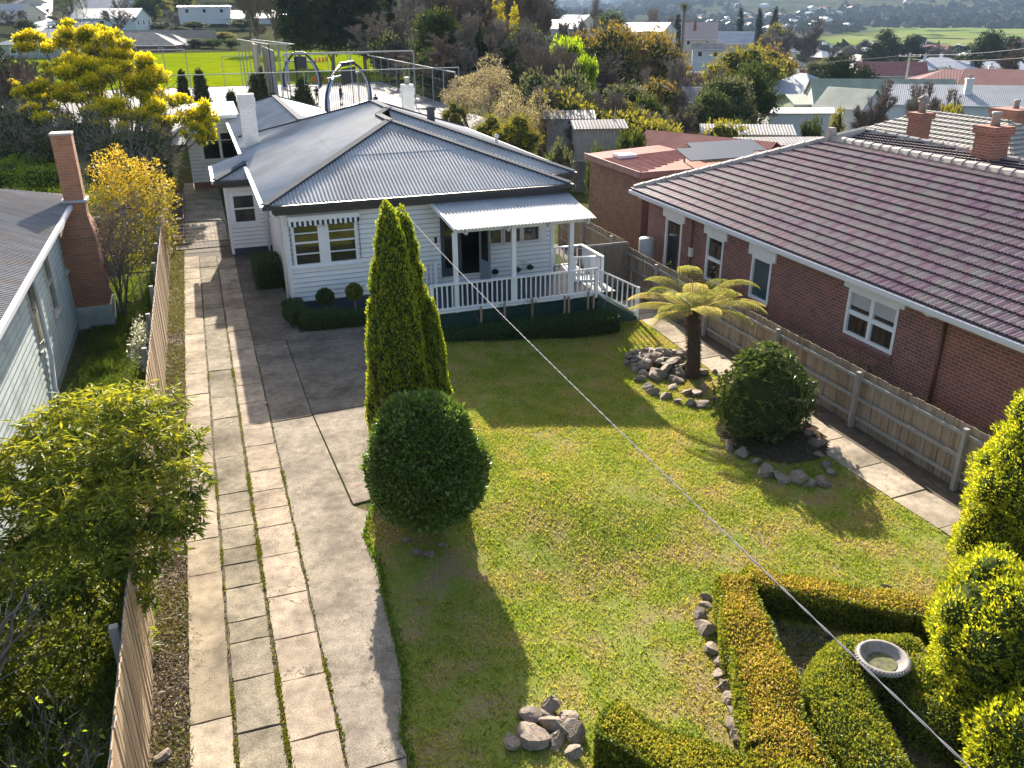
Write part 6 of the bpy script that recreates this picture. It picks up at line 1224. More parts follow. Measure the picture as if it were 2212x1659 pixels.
person('adult in a grey shirt and dark skirt walking across the court beside the thin cypress', 590, 80, 1.72, GREYC, BLKC, yaw=.4)
person('child in dark school clothes and purple hat right of the broad cypress', 686, 72, 1.3, NAVYC, BLKC, hat=mat('purple_hat', (.15, .05, .2), .8))
person('child in dark school clothes behind the bars of the near sport arch', 738, 72, 1.35, NAVYC, NAVYC, yaw=2.)
person('child at the court edge with only the head above the roof ridge', 813, 66, 1.2, NAVYC, BLKC)
person('child in brown sitting on the orange tricycle at the far court edge', 696, 92, 1.4, KHAK, BLKC, 'sit', yaw=-1.2)
tx, ty, tz = gpt(696, 91.7); tr = thing('tricycle', 'orange wheeled tricycle under the seated child at the far court edge', 'tricycle', (tx, ty, tz)); OR = mat('orange_plastic', (.75, .2, .02), .4)
for i, (dx, rr_) in enumerate(((-.75, .33), (.75, .26), (.9, .26))): MB().tube([(tx+dx, ty+i*.2-.05, tz+.15+rr_), (tx+dx, ty+i*.2+.05, tz+.15+rr_)], rr_, 14).build('wheel', OR, tr)
MB().tube([(tx-.75, ty, tz+.5), (tx-.5, ty, tz+.8), (tx, ty, tz+.45), (tx+.8, ty, tz+.45)], .05, 6).build('frame', OR, tr); MB().bar((tx-.6, ty-.3, tz+.95), (tx-.6, ty+.3, tz+.95), .05).build('handlebar', BLACK, tr); MB().box((tx-.15, ty-.15, tz+.5), (tx+.25, ty+.15, tz+.57)).build('saddle', BLACK, tr)
for i, (px, py) in enumerate(((672, 137), (682, 139), (690, 140), (698, 141), (705, 143), (717, 141))):
    p = gpt(px, 128+i*1.); c_ = thing('marker_cone', 'orange marker cone in the row at the shady right edge of the oval', 'traffic cone', p, 'orange cones by the oval'); MB().lathe((0, 0, 0), [(.35, 0), (.35, .07), (.25, .09), (.07, .8), (.02, .82)], 10).build('cone', OR, c_, wl=False)
# ---- row of small dark cypresses behind the main house
DCYP = leafmat('dark_cypress', [(.02, .028, .014), (.04, .055, .022), (.075, .08, .035)], .2, .6, .3)
for px, yt, yb, wp, D_, lb in ((408, 151, 207, 26, 58, 'narrow dark cypress against the oval, leftmost of the row behind the annexe'), (446, 148, 232, 34, 57, 'pointed dark cypress above the wattle tip, second from left in the row'), (508, 196, 262, 26, 56, 'short dark cypress partly behind the left white chimney'), (562, 157, 262, 40, 56, 'ragged topped dark cypress right of the left white chimney'), (576, 146, 255, 28, 57, 'thin tall dark cypress touching the ragged topped one'), (662, 164, 262, 46, 57, 'broad dark cypress just left of the child in purple hat'), (638, 212, 240, 18, 60, 'tiny dark conifer between the cypresses on the court edge'), (592, 205, 222, 10, 70, 'very small dark shrub by the walking adult')):
    p = gpt(px, D_); k = D_/FPX; top = float(atd(px, yt, D_)[2]); bt_ = min(p[2], float(atd(px, yb, D_)[2])); h = top-bt_; w_ = wp*k/2; r = np.random.default_rng(px); lobes = [(p[0], p[1], bt_+h*(.35+.0), w_*.95, w_*.95, h*.38), (p[0], p[1], bt_+h*.62, w_*.66, w_*.66, h*.3), (p[0]+.03, p[1], bt_+h*.84, w_*.33, w_*.33, h*.17)]
    for j in range(16): a = j*2.4; t_ = r.uniform(.1, .8); q = w_*(1-t_)*.75+.05; lobes.append((p[0]+q*math.cos(a), p[1]+q*math.sin(a), bt_+h*t_, w_*.3, w_*.3, h*.12))
    P, N = lobesurf(lobes, 3400, r, .2, noise=.15); D = N*.4+r.normal(size=P.shape)*.3+np.array([0, 0, .8]); V, F = leafset(P, D, .3*r.uniform(.5, 1.3, len(P)), .04, r); cv, cf = core(lobes, .86, 10)
    plant('small_cypress', lb, 'cypress', p, merge3((cv, cf, 0.), (V, F, np.repeat(r.random(len(P)), 4))), DCYP, 'cypresses behind the house')
# ================================================================== TREES BEYOND
def norm_proto(name, parts, cat):
    """parts: [(child name, V, F, attr, mat)] in metres, base at origin; kept as a template dictionary"""
    allv = np.concatenate([p[1] for p in parts]); H = float(np.percentile(allv[:, 2], 99.8)); W = float(np.percentile(np.hypot(allv[:, 0], allv[:, 1]), 97))*2; ms = []
    for n_, V, F, A, m in parts:
        me = None; o = obj(n_, V, F, m, None, attr=A, uv=False); me = o.data; bpy.data.objects.remove(o); ms.append((n_, me))
    return dict(name=name, H=H, W=W, ms=ms, cat=cat)
def place(pr, x, y, z, h, w_, label, group=None, rot=None):
    t = thing(pr['name'], label, pr['cat'], (x, y, z-.15*h/10), group); t.scale = (w_/pr['W'], w_/pr['W'], h/pr['H']); t.rotation_euler = (0, 0, rng.uniform(0, 6.28) if rot is None else rot)
    for n_, me in pr['ms']: o = bpy.data.objects.new(n_, me); C.objects.link(o); o.parent = t
    return t
def tree(pr, px, yt, D, wpx, label, group=None, hmin=2.):
    x, y, z = gpt(px, D); h = max(hmin, float(atd(px, yt, D)[2])-z); k = {'gum_tree': .72, 'sage_tree': .75, 'evergreen_tree': .75, 'willow_tree': .7, 'bare_tree': .6, 'conifer_tree': .3}.get(pr['name'], .3); return place(pr, x, y, z, h, max(wpx*D/FPX, k*h), label, group)
def baretree(seed, H=9., ang=.5, up=.12, m=BARKP, n=9000, tw=.5, depth=4, name='bare_tree', r0=.2, spread=.5, L=None, tww=.02):
    r = np.random.default_rng(seed); sk = Skel(seed).grow((0, 0, 0), (0, 0, 1), L or H*.3, r0, depth, ang=ang, up=up, shrink=.76, bend=.12, minr=.03); V, F = sk.mesh(.06); V2, F2 = sk.twigs(n, tw, r, tww, spread); return sk, norm_proto(name, [('trunk', V, F, None, BARK), ('crown', V2, F2, None, m)], 'tree')
def leafy(seed, name, lm, H=8., W=6., n=9000, size=.3, aspect=.5, shape='round', dep=.45, nl=22, bare=.0, cat='tree', trunkh=.3, ck=True, up=.3):
    r = np.random.default_rng(seed); lobes = []
    for i in range(nl):
        t = r.random(); a = i*2.4
        if shape == 'round': q = W/2*.62*math.sin(PI*min(.98, max(.12, t*.9+.08)))**.7*r.uniform(.6, 1.1); s_ = W*r.uniform(.13, .22)
        elif shape == 'column': q = W/2*.55*(1-.6*t)*r.uniform(.4, 1.); s_ = W*r.uniform(.18, .28)*(1-.4*t)
        elif shape == 'cone': q = W/2*.75*(1-t)*r.uniform(.5, 1.1); s_ = W*r.uniform(.12, .2)*(1.1-.7*t)
        else: t = .25+.5*t; q = W/2*.7*r.uniform(.2, 1); s_ = W*r.uniform(.16, .26)
        z = H*(trunkh+(1-trunkh)*.93*t); lobes.append((q*math.cos(a), q*math.sin(a), z, s_, s_, s_*(.75 if shape != 'column' else 1.5)))
    if shape != 'cone': lobes.append((0, 0, H*(trunkh+.4*(1-trunkh)), W*.28, W*.28, H*(1-trunkh)*.36))
    else: lobes.append((0, 0, H*.5, W*.18, W*.18, H*.42))
    L_ = crown_leaves(lobes, n, size, r, aspect, .5, up, .9, dep, .25); parts = []
    if ck: cv, cf = core(lobes, .6, 8); V, F, A = merge3((cv, cf, 0.), L_); k = len(cf)
    else: V, F, A = L_; k = 0
    sk = Skel(seed).grow((0, 0, 0), (0, 0, 1), H*.28, W*.035, 3, ang=.5, up=.1, shrink=.8, minr=.02); v2, f2 = sk.mesh(.05)
    pr = norm_proto(name, [('trunk', v2, f2, None, BARK), ('crown', V, F, A, lm)], cat)
    if k:
        me = pr['ms'][1][1]; me.materials.append(COREM); a_ = np.zeros(len(me.polygons), np.int32); a_[:k] = 1; me.polygons.foreach_set('material_index', a_)
    return pr
M_ = lambda n, c, t=.3: leafmat(n, c, t, .7, .12)
DK = M_('dark_pine', [(.01, .018, .008), (.022, .036, .014), (.045, .06, .022)], .15)
OC = M_('ochre_gum', [(.07, .065, .02), (.17, .13, .035), (.3, .21, .05), (.36, .27, .09)])
YE = M_('yellow_poplar', [(.14, .13, .02), (.34, .3, .03), (.55, .46, .04)], .4)
LI = M_('lime_crown', [(.12, .2, .015), (.28, .4, .02), (.45, .55, .03)], .45)
PK = M_('pinkish_gum', [(.09, .085, .05), (.24, .2, .13), (.42, .35, .26), (.55, .47, .38)])
GR = M_('mid_green', [(.025, .04, .014), (.06, .085, .025), (.12, .15, .045)])
GY = M_('sage_green', [(.05, .06, .035), (.12, .13, .075), (.22, .23, .14)])
OV = M_('olive_yellow', [(.07, .075, .015), (.19, .18, .03), (.34, .3, .05)], .4)
BR = mat('brown_twigs', (.16, .115, .09), .95, c2=(.22, .165, .13), scale=.6)
PU = mat('mauve_twigs', (.2, .16, .135), .95, c2=(.27, .225, .19), scale=.6)
_, bare1 = baretree(1, m=PU, n=15000, tw=.55); _, bare2 = baretree(2, m=BR, n=15000, tw=.5, ang=.62); _, bare3 = baretree(3, m=PU, n=12000, ang=.32, up=.25, tw=.6); sk4, bare4 = baretree(4, H=12, m=BR, n=14000, r0=.35, ang=.5, tw=.8, depth=5, tww=.025)
pine = leafy(11, 'conifer_tree', DK, 14, 11, 15000, .55, .3, 'round', .5, 34); cone = leafy(12, 'conifer_tree', DK, 10, 6, 8000, .4, .3, 'cone', .4, 34, trunkh=.08)
ochre = leafy(13, 'gum_tree', OC, 8, 8, 13000, .28, .45, 'round', .5, 26); ochre2 = leafy(14, 'gum_tree', OC, 8, 6, 10000, .28, .45, 'flat', .5, 18)
poplar = leafy(15, 'poplar_tree', YE, 14, 5, 9000, .3, .6, 'column', .9, 26, ck=False, trunkh=.12); lime = leafy(16, 'lime_green_tree', LI, 6, 5, 8000, .24, .5, 'flat', .5, 16)
pink = leafy(17, 'gum_tree', PK, 7, 7, 11000, .2, .55, 'round', .75, 24, ck=False); sage = leafy(18, 'sage_tree', GY, 6, 6, 9000, .22, .45, 'round', .5, 20); green = leafy(19, 'evergreen_tree', GR, 7, 7, 10000, .26, .5, 'round', .5, 22)
olive = leafy(20, 'willow_tree', OV, 7, 6, 9000, .25, .3, 'round', .6, 20); dround = leafy(21, 'evergreen_tree', DK, 8, 8, 12000, .32, .4, 'round', .4, 26, trunkh=.1)
bush = leafy(22, 'bush', GR, 3, 4, 3500, .22, .5, 'flat', .5, 10, cat='bush', trunkh=.0); bushy = leafy(23, 'bush', GY, 3, 4, 3500, .2, .5, 'flat', .5, 10, cat='bush', trunkh=.0); busho = leafy(24, 'bush', OV, 3, 4, 3500, .2, .5, 'flat', .5, 10, cat='bush', trunkh=.0)
lst = [
 (pine, 655, -60, 118, 110, 'dark spreading conifer beyond the oval, leftmost of the dark conifer group'), (pine, 720, -70, 112, 110, 'dark spreading conifer behind the near blue arch'), (pine, 790, -60, 112, 110, 'dark conifer behind the tall pipe fence, third in the dark group'), (cone, 850, -20, 115, 90, 'dark conical conifer at the right end of the dark group'),
 (bare4, 560, -40, 158, 110, 'large bare tree beyond the oval, left of the dark conifers'), (bare4, 602, -30, 150, 90, 'second large bare tree beyond the oval, touching the dark conifers'),
 (bare1, 830, 40, 98, 160, 'mauve bare tree in front of the dark conifers above the right white chimney'), (bare1, 890, 10, 96, 190, 'big mauve bare tree spreading left of the yellow poplars'), (bare4, 985, -60, 88, 230, 'tallest bare tree with a thick trunk in front of the yellow poplars'), (bare2, 925, 110, 84, 150, 'brown bare tree above the corner of the court mesh fence'), (bare4, 1050, -40, 95, 150, 'bare tree with dark trunk right of the tallest bare tree'),
 (poplar, 965, -20, 108, 60, 'yellow leaved poplar, leftmost of the yellow group'), (poplar, 1003, -50, 106, 60, 'yellow leaved poplar, second of the yellow group'), (poplar, 1042, -60, 106, 60, 'yellow leaved poplar, third of the yellow group'), (poplar, 1080, -30, 104, 60, 'yellow leaved poplar, fourth of the yellow group'), (poplar, 1112, 5, 102, 50, 'yellow leaved poplar, rightmost of the yellow group'),
 (bare3, 1130, 40, 90, 120, 'bare twiggy tree between the yellow poplars and the lime green tree'), (bare1, 1165, 90, 78, 170, 'mauve bare tree in front of the lime green tree'), (lime, 1215, 72, 82, 90, 'lime green tree among bare trees, the left one of two'), (lime, 1262, 112, 78, 60, 'small lime green tree, the right one of two'),
 (pink, 1060, 112, 62, 120, 'pinkish grey leaved gum tree above the right white chimney, upper one'), (pink, 1010, 160, 58, 110, 'pinkish grey leaved gum tree beside the court corner, lower left one'), (pink, 1105, 180, 55, 110, 'pinkish grey leaved gum tree behind the ridge of the main roof'), (bare1, 1165, 175, 60, 160, 'mauve bare tree behind the small grey sheds'), (pink, 1175, 190, 57, 60, 'pinkish grey leaved gum top left of the grey garden sheds'), (olive, 985, 215, 56, 60, 'low olive bush tree at the foot of the court mesh fence'), (olive, 1060, 240, 52, 90, 'olive bush tree behind the flue of the main roof'), (olive, 1115, 235, 50, 90, 'olive tree touching the dark garden fence'),
 (ochre, 1262, 62, 118, 80, 'ochre brown gum tree, leftmost of the ochre group'), (ochre, 1310, 42, 116, 90, 'ochre brown gum tree, second of the ochre group'), (ochre2, 1358, 55, 118, 90, 'ochre brown gum tree, third of the ochre group'), (ochre, 1400, 70, 115, 80, 'ochre brown gum tree, rightmost of the ochre group'),
 (bare2, 1250, 130, 80, 150, 'brown bare tree below the ochre gums, left one'), (bare2, 1330, 110, 90, 150, 'brown bare tree below the ochre gums, middle one'), (bare1, 1420, 120, 95, 130, 'mauve bare tree below the ochre gums, right one'), (bare2, 1395, 200, 70, 130, 'brown bare tree behind the round green bushes'), (bare1, 1295, 190, 62, 140, 'mauve bare tree in the back garden right of the sheds'), (bare1, 1420, 240, 56, 110, 'mauve bare fruit tree above the red gable shed, left one'), (bare2, 1490, 215, 60, 120, 'brown bare fruit tree above the red gable shed, right one'),
 (sage, 1350, 170, 68, 80, 'rounded sage green tree behind the back garden, left one'), (green, 1395, 195, 65, 110, 'rounded mid green tree behind the back garden, right one'), (olive, 1345, 205, 63, 70, 'yellowish green bush tree in the back garden'),
 (sage, 1545, 150, 76, 130, 'large silvery green tree left of the grey hip roofed cottage'), (green, 1590, 125, 82, 120, 'large green tree touching the grey hip roofed cottage'), (green, 1520, 185, 72, 100, 'darker green tree at the left of the silvery one'),
 (olive, 1568, 95, 118, 90, 'yellow willow beyond the silvery green tree, left one'), (olive, 1612, 90, 118, 90, 'yellow willow beyond the silvery green tree, right one'), (ochre, 1650, 90, 125, 80, 'ochre tree right of the yellow willows'),
 (dround, 1795, 112, 140, 100, 'dark rounded evergreen behind the grey hip roofed cottage, left one'), (dround, 1850, 135, 145, 110, 'dark rounded evergreen behind the green roofed cottage, right one'), (dround, 2120, 62, 235, 100, 'big dark evergreen at the upper right in front of the far paddocks'), (dround, 2165, 75, 240, 60, 'dark evergreen touching the big one at the upper right'), (dround, 1905, 60, 290, 50, 'dark evergreen left of the blue grey roofs, far right suburb'), (dround, 1960, 72, 280, 45, 'second dark evergreen left of the far blue grey roofs'), (dround, 1880, 85, 250, 45, 'lower dark evergreen by the far power lines'),
 (bare3, 1760, 40, 260, 110, 'broad bare grove tree on the skyline before the far town, right part'), (bare3, 1700, 50, 250, 90, 'broad bare grove tree on the skyline before the far town, left part'), (bare3, 1655, 60, 240, 90, 'bare mauve tree below the skyline conifers'), (olive, 1672, 48, 270, 60, 'pale yellow green tree below the skyline conifers'),
 (bare3, 1895, 165, 66, 60, 'coppiced bare sucker tree in front of the long white roof, left one'), (bare3, 1935, 175, 64, 60, 'coppiced bare sucker tree in front of the long white roof, middle one'), (bare3, 1970, 170, 66, 60, 'coppiced bare sucker tree in front of the long white roof, right one'), (bare3, 2020, 185, 68, 50, 'coppiced bare sucker tree before the long white roof, far right one'), (bare2, 2160, 90, 150, 110, 'brown bare tree over the dark red roofs at right'),
 (cone, 1590, 17, 330, 24, 'dark skyline conifer, leftmost of three above the suburb'), (cone, 1630, 17, 330, 24, 'dark skyline conifer, middle of three above the suburb'), (cone, 1662, 14, 320, 30, 'dark ragged skyline conifer, rightmost of three above the suburb'), (cone, 1455, 30, 230, 40, 'dark conifer below the skyline palm'), (bare3, 1290, -5, 240, 70, 'bare tree on the skyline between the white houses'), (green, 1315, 20, 230, 30, 'small green tree on the skyline beside the bare tree'), (dround, 1170, -20, 230, 60, 'dark evergreen on the skyline behind the lime green tree'), (bare1, 1420, 15, 240, 60, 'bare tree on the skyline left of the palm'),
 (bare1, 60, 110, 47, 190, 'mauve bare tree at the left edge beside the golden wattle'), (bare1, 140, 140, 50, 150, 'mauve bare tree behind the golden wattle'), (bare1, 330, 215, 46, 130, 'mauve bare tree between the wattle and the annexe'), (dround, 20, 95, 60, 150, 'dark clipped evergreen at the left edge above the bare tree'),
 (bush, 500, 98, 176, 40, 'dark bush at the far edge of the oval, left of bare trees'), (bush, 460, 95, 178, 50, 'dark green bush before the grey paling fence'), (sage, 430, 85, 180, 60, 'silvery bush tree before the grey paling fence'), (green, 385, 70, 215, 60, 'rounded green tree above the brown tile roof'), (sage, 345, 55, 225, 70, 'silvery tree above the brown tile roof'), (busho, 480, 80, 200, 70, 'olive bush below the white modern house'), (green, 420, 60, 230, 60, 'green tree below the white modern house'), (green, 315, 5, 260, 60, 'green tree left of the white modern house'), (olive, 350, -5, 265, 50, 'yellowish tree left of the white modern house'), (bare1, 250, 20, 200, 90, 'mauve bare tree among the hillside roofs'), (bare1, 130, 15, 230, 70, 'mauve bare tree beside the hillside road'), (bare1, 40, 20, 210, 100, 'mauve bare tree at the upper left corner'), (green, 60, 40, 205, 50, 'green tree beside the hillside road'), (dround, 490, 10, 260, 60, 'dark evergreen right of the white modern house'), (green, 525, 40, 230, 70, 'green tree beyond the oval between the bare trees'),
]
for l in lst: tree(*l)
# palms
def palm(label, px, yt, D, wpx, seed):
    r = np.random.default_rng(seed); x, y, z = gpt(px, D); top = float(atd(px, yt, D)[2]); L_ = wpx*D/FPX*.55; h = top-z-L_*.35; t = thing('palm_tree', label, 'palm', (x, y, z)); MB().tube([(0, 0, 0), (.1, 0, h*.5), (0, 0, h)], [.45, .38, .42], 8).build('trunk', BARK, t, wl=False); V = []; PP = []; DD = []
    for i in range(46):
        a = i*2.4; el = 1.2-1.9*(i/46); h_ = np.array([math.cos(a), math.sin(a), 0]); p = np.array([0, 0, h]); 
        for k in range(12):
            an = el-(k/12)**1.3*1.3; d = h_*math.cos(an)+np.array([0, 0, math.sin(an)]); sd = np.array([-h_[1], h_[0], 0])
            for s_ in (-1, 1): PP.append(p.copy()); DD.append(sd*s_+d*.8-np.array([0, 0, .3]))
            p = p+d*L_/12
    V, F = leafset(np.array(PP), np.array(DD), L_*.26, L_*.018, r); obj('crown', V, F, GR, t, attr=np.repeat(r.random(len(PP)), 4), uv=False, wl=False); return t
palm('tall date palm on the left hillside above the pale road', 165, -30, 215, 75, 1); palm('small date palm on the skyline right of the ochre gums', 1466, 8, 215, 24, 2)
# ================================================================== HOUSES BEYOND
RW_ = mat('pale_roof', (.36, .37, .39), .5, c2=(.28, .29, .31), scale=.5); RB = mat('blue_grey_roof', (.24, .28, .34), .5, c2=(.3, .34, .4), scale=.5); RR = mat('dark_red_roof', (.22, .06, .05), .6, c2=(.27, .09, .08), scale=.5); RG = mat('faded_green_roof', (.27, .32, .24), .6, c2=(.22, .25, .19), scale=1.); RBR = mat('brown_tile_far', (.2, .17, .15), .7, c2=(.29, .26, .24), scale=1.)
WW = mat('far_white_wall', (.55, .56, .57), .7); WC = mat('far_cream_wall', (.55, .5, .4), .7); WB = brickmat('far_brick', (.22, .09, .06), (.17, .07, .05), (.22, .2, .17)); WG = mat('far_green_wall', (.36, .44, .28), .7); WGR = mat('far_grey_wall', (.34, .35, .36), .7)
Y = lambda d: math.radians(d)
gable('cottage', 'cottage with a blue grey hip roof and brick chimney right of the silvery tree', 'house', 1735, 158, 112, 9.5, 10, 2.3, 3, Y(20), RB, WGR, hip=True, chim=[(3.2, 2, 2.6, BRICKR)])
gable('cottage', 'pale green weatherboard lean-to house with low roof between grey roof and white cottage', 'house', 1765, 203, 100, 7, 7, .7, 2.4, Y(70), RG, WG, det=True, wn=1)
gable('cottage', 'white weatherboard cottage with a faded green gable roof', 'house', 1905, 170, 96, 8, 15, 2.4, 2.6, Y(62), RG, WW, wn=2)
gable('cottage', 'small green roofed white gable wing facing the camera', 'house', 1840, 190, 90, 4.6, 5, 1.6, 2.3, Y(22), RG, WW, wn=1)
gable('shed', 'small white flat shed before the white green roofed cottage', 'shed', 1725, 232, 82, 4.5, 6.5, .25, 2., Y(68), RW_, WW, det=False)
gable('shed', 'grey steel shed with pale roof behind the long yellow green hedge', 'shed', 1610, 268, 58, 3.8, 5.6, .35, 1.9, Y(62), OLDIRON, WGR, det=False)
gable('shed', 'low pale roofed shed between the steel shed and the tiled roof', 'shed', 1685, 296, 50, 2.4, 5, .2, 1.2, Y(70), OLDIRON, WGR, det=False)
gable('shed', 'red corrugated gable roofed shed left of the tiled roof apex', 'shed', 1530, 293, 44, 4.6, 7.0, 1.1, 2., Y(28), REDIRON, BRICKR, det=False, period=.14)
gable('shed', 'small grey garden shed with blue roof left of the pale bare trunk', 'shed', 1228, 238, 56, 2.4, 2.8, .3, 1.6, Y(70), OLDIRON, WOODG, det=False)
gable('shed', 'small weathered garden shed with grey roof right of the blue roofed one', 'shed', 1290, 258, 53, 2.2, 2.8, .3, 1.5, Y(75), OLDIRON, WOODG, det=False)
gable('bungalow', 'cream bungalow with a dark red gable roof by the power pole', 'house', 1925, 133, 175, 9, 13, 2.4, 3, Y(60), RR, WC, wn=2)
gable('bungalow', 'long white house roof at the right beyond the coppiced trees', 'house', 2150, 184, 92, 9, 22, 1.6, 2.6, Y(55), RW_, WW, wn=3, chim=[(-2, 3, 2.4, WPB)])
gable('bungalow', 'house with a faded dark red hip roof behind the long white roof', 'house', 2080, 150, 128, 10, 15, 1.8, 3, Y(50), RR, WB, hip=True, wn=2, chim=[(2, -4, 2.3, WPB)])
gable('bungalow', 'brick house with red roof at the right edge below the big evergreen', 'house', 2195, 150, 118, 8, 12, 2., 3, Y(35), RR, WB, wn=2)
gable('bungalow', 'blue grey hip roof behind the dark red gable roof', 'house', 2030, 124, 205, 12, 16, 2.4, 3, Y(40), RB, WW, hip=True, chim=[(-2, 3, 3, WPB), (3, 0, 3, WPB)])
gable('bungalow', 'pale blue roof at the right edge below the paddocks', 'house', 2120, 132, 215, 12, 18, 1.6, 3, Y(60), RB, WW, wn=3)
gable('bungalow', 'pale roofed brick house in the middle distance left of the yellow willows', 'house', 1465, 152, 120, 6, 7.5, 1.6, 3, Y(35), RBR, WB, chim=[(1.5, 2, 2.2, BRICKR)])
gable('bungalow', 'grey roofed house half hidden left of the silvery tree', 'house', 1440, 186, 92, 5, 7, 1.2, 2.4, Y(55), OLDIRON, WGR)
gable('bungalow', 'white house with pale roof between the lime tree and skyline', 'house', 1200, 42, 195, 9, 12, 1.8, 3.6, Y(50), RW_, WW, wn=3); gable('bungalow', 'gabled pale roof house right of the white skyline house', 'house', 1245, 32, 215, 8, 9, 2.6, 3, Y(20), RW_, WC)
gable('bungalow', 'white walled skyline house with a steep pale roof', 'house', 1345, 46, 225, 8, 11, 2.6, 3, Y(55), RBR, WC, chim=[(1, 4, 3.4, WB)]); gable('bungalow', 'low grey roofed skyline house above the ochre gums', 'house', 1400, 48, 220, 10, 12, 2, 3, Y(40), RB, WW)
gable('tudor_house', 'half timbered steep gabled house with chimneys near the skyline palm', 'house', 1510, 48, 235, 7, 10, 4, 3, Y(60), mat('pink_tile', (.5, .38, .34), .7), WC, chim=[(-1.5, 1, 4.5, WB), (1.2, 3, 4.5, WB)])
gable('bungalow', 'small white house below the half timbered gable', 'house', 1530, 92, 200, 5, 7, 1.3, 2.6, Y(60), RBR, WW)
gable('bungalow', 'grey house among bare trees on the skyline', 'house', 1580, 68, 250, 10, 13, 3, 4, Y(50), RB, WGR)
gable('grey_tile_house', 'house with a pale grey tiled hip roof at the right, beyond the terracotta roof', 'house', 2085, 250, 39, 10.5, 15, 2.6, 2.6, Y(3), GREYT, BRICKR, period=.3, hip=True, course=.32, lift=.07, ribs=lambda t: .5-.5*math.cos(2*PI*t), amp=.03, det=False)
for px, yt, yb, D_, w_, lb in ((1991, 240, 300, 34.5, .62, 'square red brick chimney with round cowl on the grey tiled roof'), (2150, 268, 372, 27, .72, 'tall red brick chimney with a clay pot over the grey tiled roof'), (2195, 232, 262, 44, 1.6, 'distant brown brick chimney at the right edge')):
    p = atd(px, yt, D_); z1 = float(p[2]); z0 = float(atd(px, yb, D_)[2])-.8; x, y = float(p[0]), float(p[1]); t = thing('brick_chimney', lb, 'chimney', (x, y, z0)); w2 = w_/2
    MB().box((x-w2, y-w2, z0), (x+w2, y+w2, z1-.3)).build('stack', BRICKR, t); MB().box((x-w2-.07, y-w2-.07, z1-.3), (x+w2+.07, y+w2+.07, z1-.05)).build('corbel', BRICKR, t); MB().lathe((x, y, z1-.05), [(.16, 0), (.12, .35), (.2, .38), (.2, .44), (.1, .5), (.24, .52), (.02, .68)] if D_ > 30 and D_ < 40 else [(.15, 0), (.12, .3), (.16, .35), (.16, .42)], 12).build('chimney_pot', mat('pot_clay', (.3, .27, .25)), t, smooth=True)
# hillside houses upper left
gable('hillside_house', 'hillside house with a wide pale hip roof behind the wattle', 'house', 120, 62, 150, 12, 15, 2.2, 3, Y(70), RW_, WGR, hip=True, wn=3)
gable('hillside_house', 'red brick house with a lichened brown tile roof beyond the oval', 'house', 300, 70, 172, 10, 16, 2.2, 2.6, Y(75), RBR, WB, hip=True, wn=3)
gable('hillside_house', 'brown tile gable wing beside the lichened roof', 'house', 350, 73, 178, 8, 12, 2., 2.6, Y(70), RBR, WB, hip=True)
gable('hillside_house', 'pale green house with a white roof below the palm', 'house', 235, 18, 215, 13, 16, 2.2, 3.6, Y(75), RW_, mat('far_mint_wall', (.5, .6, .6), .7), wn=3)
gable('hillside_house', 'upper white roof behind the pale green hillside house', 'house', 215, -2, 245, 12, 14, 2.4, 4, Y(70), RW_, WW); gable('hillside_house', 'white gabled house at the top edge right of the pale green house', 'house', 290, -6, 265, 12, 14, 3, 4, Y(30), RW_, WW)
gable('hillside_house', 'pale roofed house at the upper left corner above the road', 'house', 15, 8, 235, 11, 14, 2.6, 3, Y(60), RW_, WC); gable('hillside_house', 'cream house at the top left beside the pale road', 'house', 60, -8, 275, 10, 12, 2.4, 3.4, Y(20), mat('pink_tile', (.5, .38, .34)), WC)
gable('hillside_house', 'white roof corner poking out right of the wattle crown', 'house', 180, 48, 165, 9, 11, 2, 3, Y(30), RW_, WGR)
gable('hillside_house', 'pale roof glimpsed behind the bare trees by the dark conifers', 'house', 560, 22, 250, 14, 18, 2, 4, Y(75), RW_, WW)
gable('modern_house', 'boxy white modern house with wide window on the left hillside', 'house', 442, 12, 245, 8, 14, .3, 5, Y(84), RW_, WW, wn=3)
# fences and backyard bits
def wallfence(name, label, a, b, h, m=WOODG, z=None):
    a3, b3 = np.array([*a, z if z is not None else TZ(*a)]), np.array([*b, z if z is not None else TZ(*b)]); t = thing(name, label, 'fence', tuple(a3)); L_ = np.linalg.norm(b3-a3); n = int(L_/.16 if L_ < 25 else L_/.5); mb = MB(); u = (b3-a3)/n; nn = np.array([-u[1], u[0], 0]); nn /= np.linalg.norm(nn)
    for i in range(n):
        p, q_ = a3+u*i, a3+u*(i+.93); o_ = nn*random.choice((0, .015)); th_ = nn*.02; hh_ = h+random.uniform(-.03, .03); mb.hexa([p+o_-(0, 0, .4), q_+o_-(0, 0, .4), q_+o_+th_-(0, 0, .4), p+o_+th_-(0, 0, .4), p+o_+(0, 0, hh_), q_+o_+(0, 0, hh_), q_+o_+th_+(0, 0, hh_), p+o_+th_+(0, 0, hh_)])
    mb.build('palings', m, t); MB().bar(a3+nn*.06+(0, 0, h*.8), b3+nn*.06+(0, 0, h*.8), .05, .08).build('rail', m, t); return t
DG = mat('dark_grey_paling', (.1, .095, .09), .9, c2=(.15, .14, .13), scale=2)
wallfence('garden_fence', 'dark grey paling fence across the back gardens behind the flat red roof', gpt(1145, 49)[:2], gpt(1340, 47)[:2], 1.7, DG)
wallfence('garden_fence', 'grey paling fence along the far side of the oval', gpt(220, 187)[:2], gpt(470, 190)[:2], 3., WOODG)
wallfence('garden_fence', 'low brown fence behind the red gable shed', gpt(1380, 47)[:2], gpt(1480, 52)[:2], 1.3, DG)
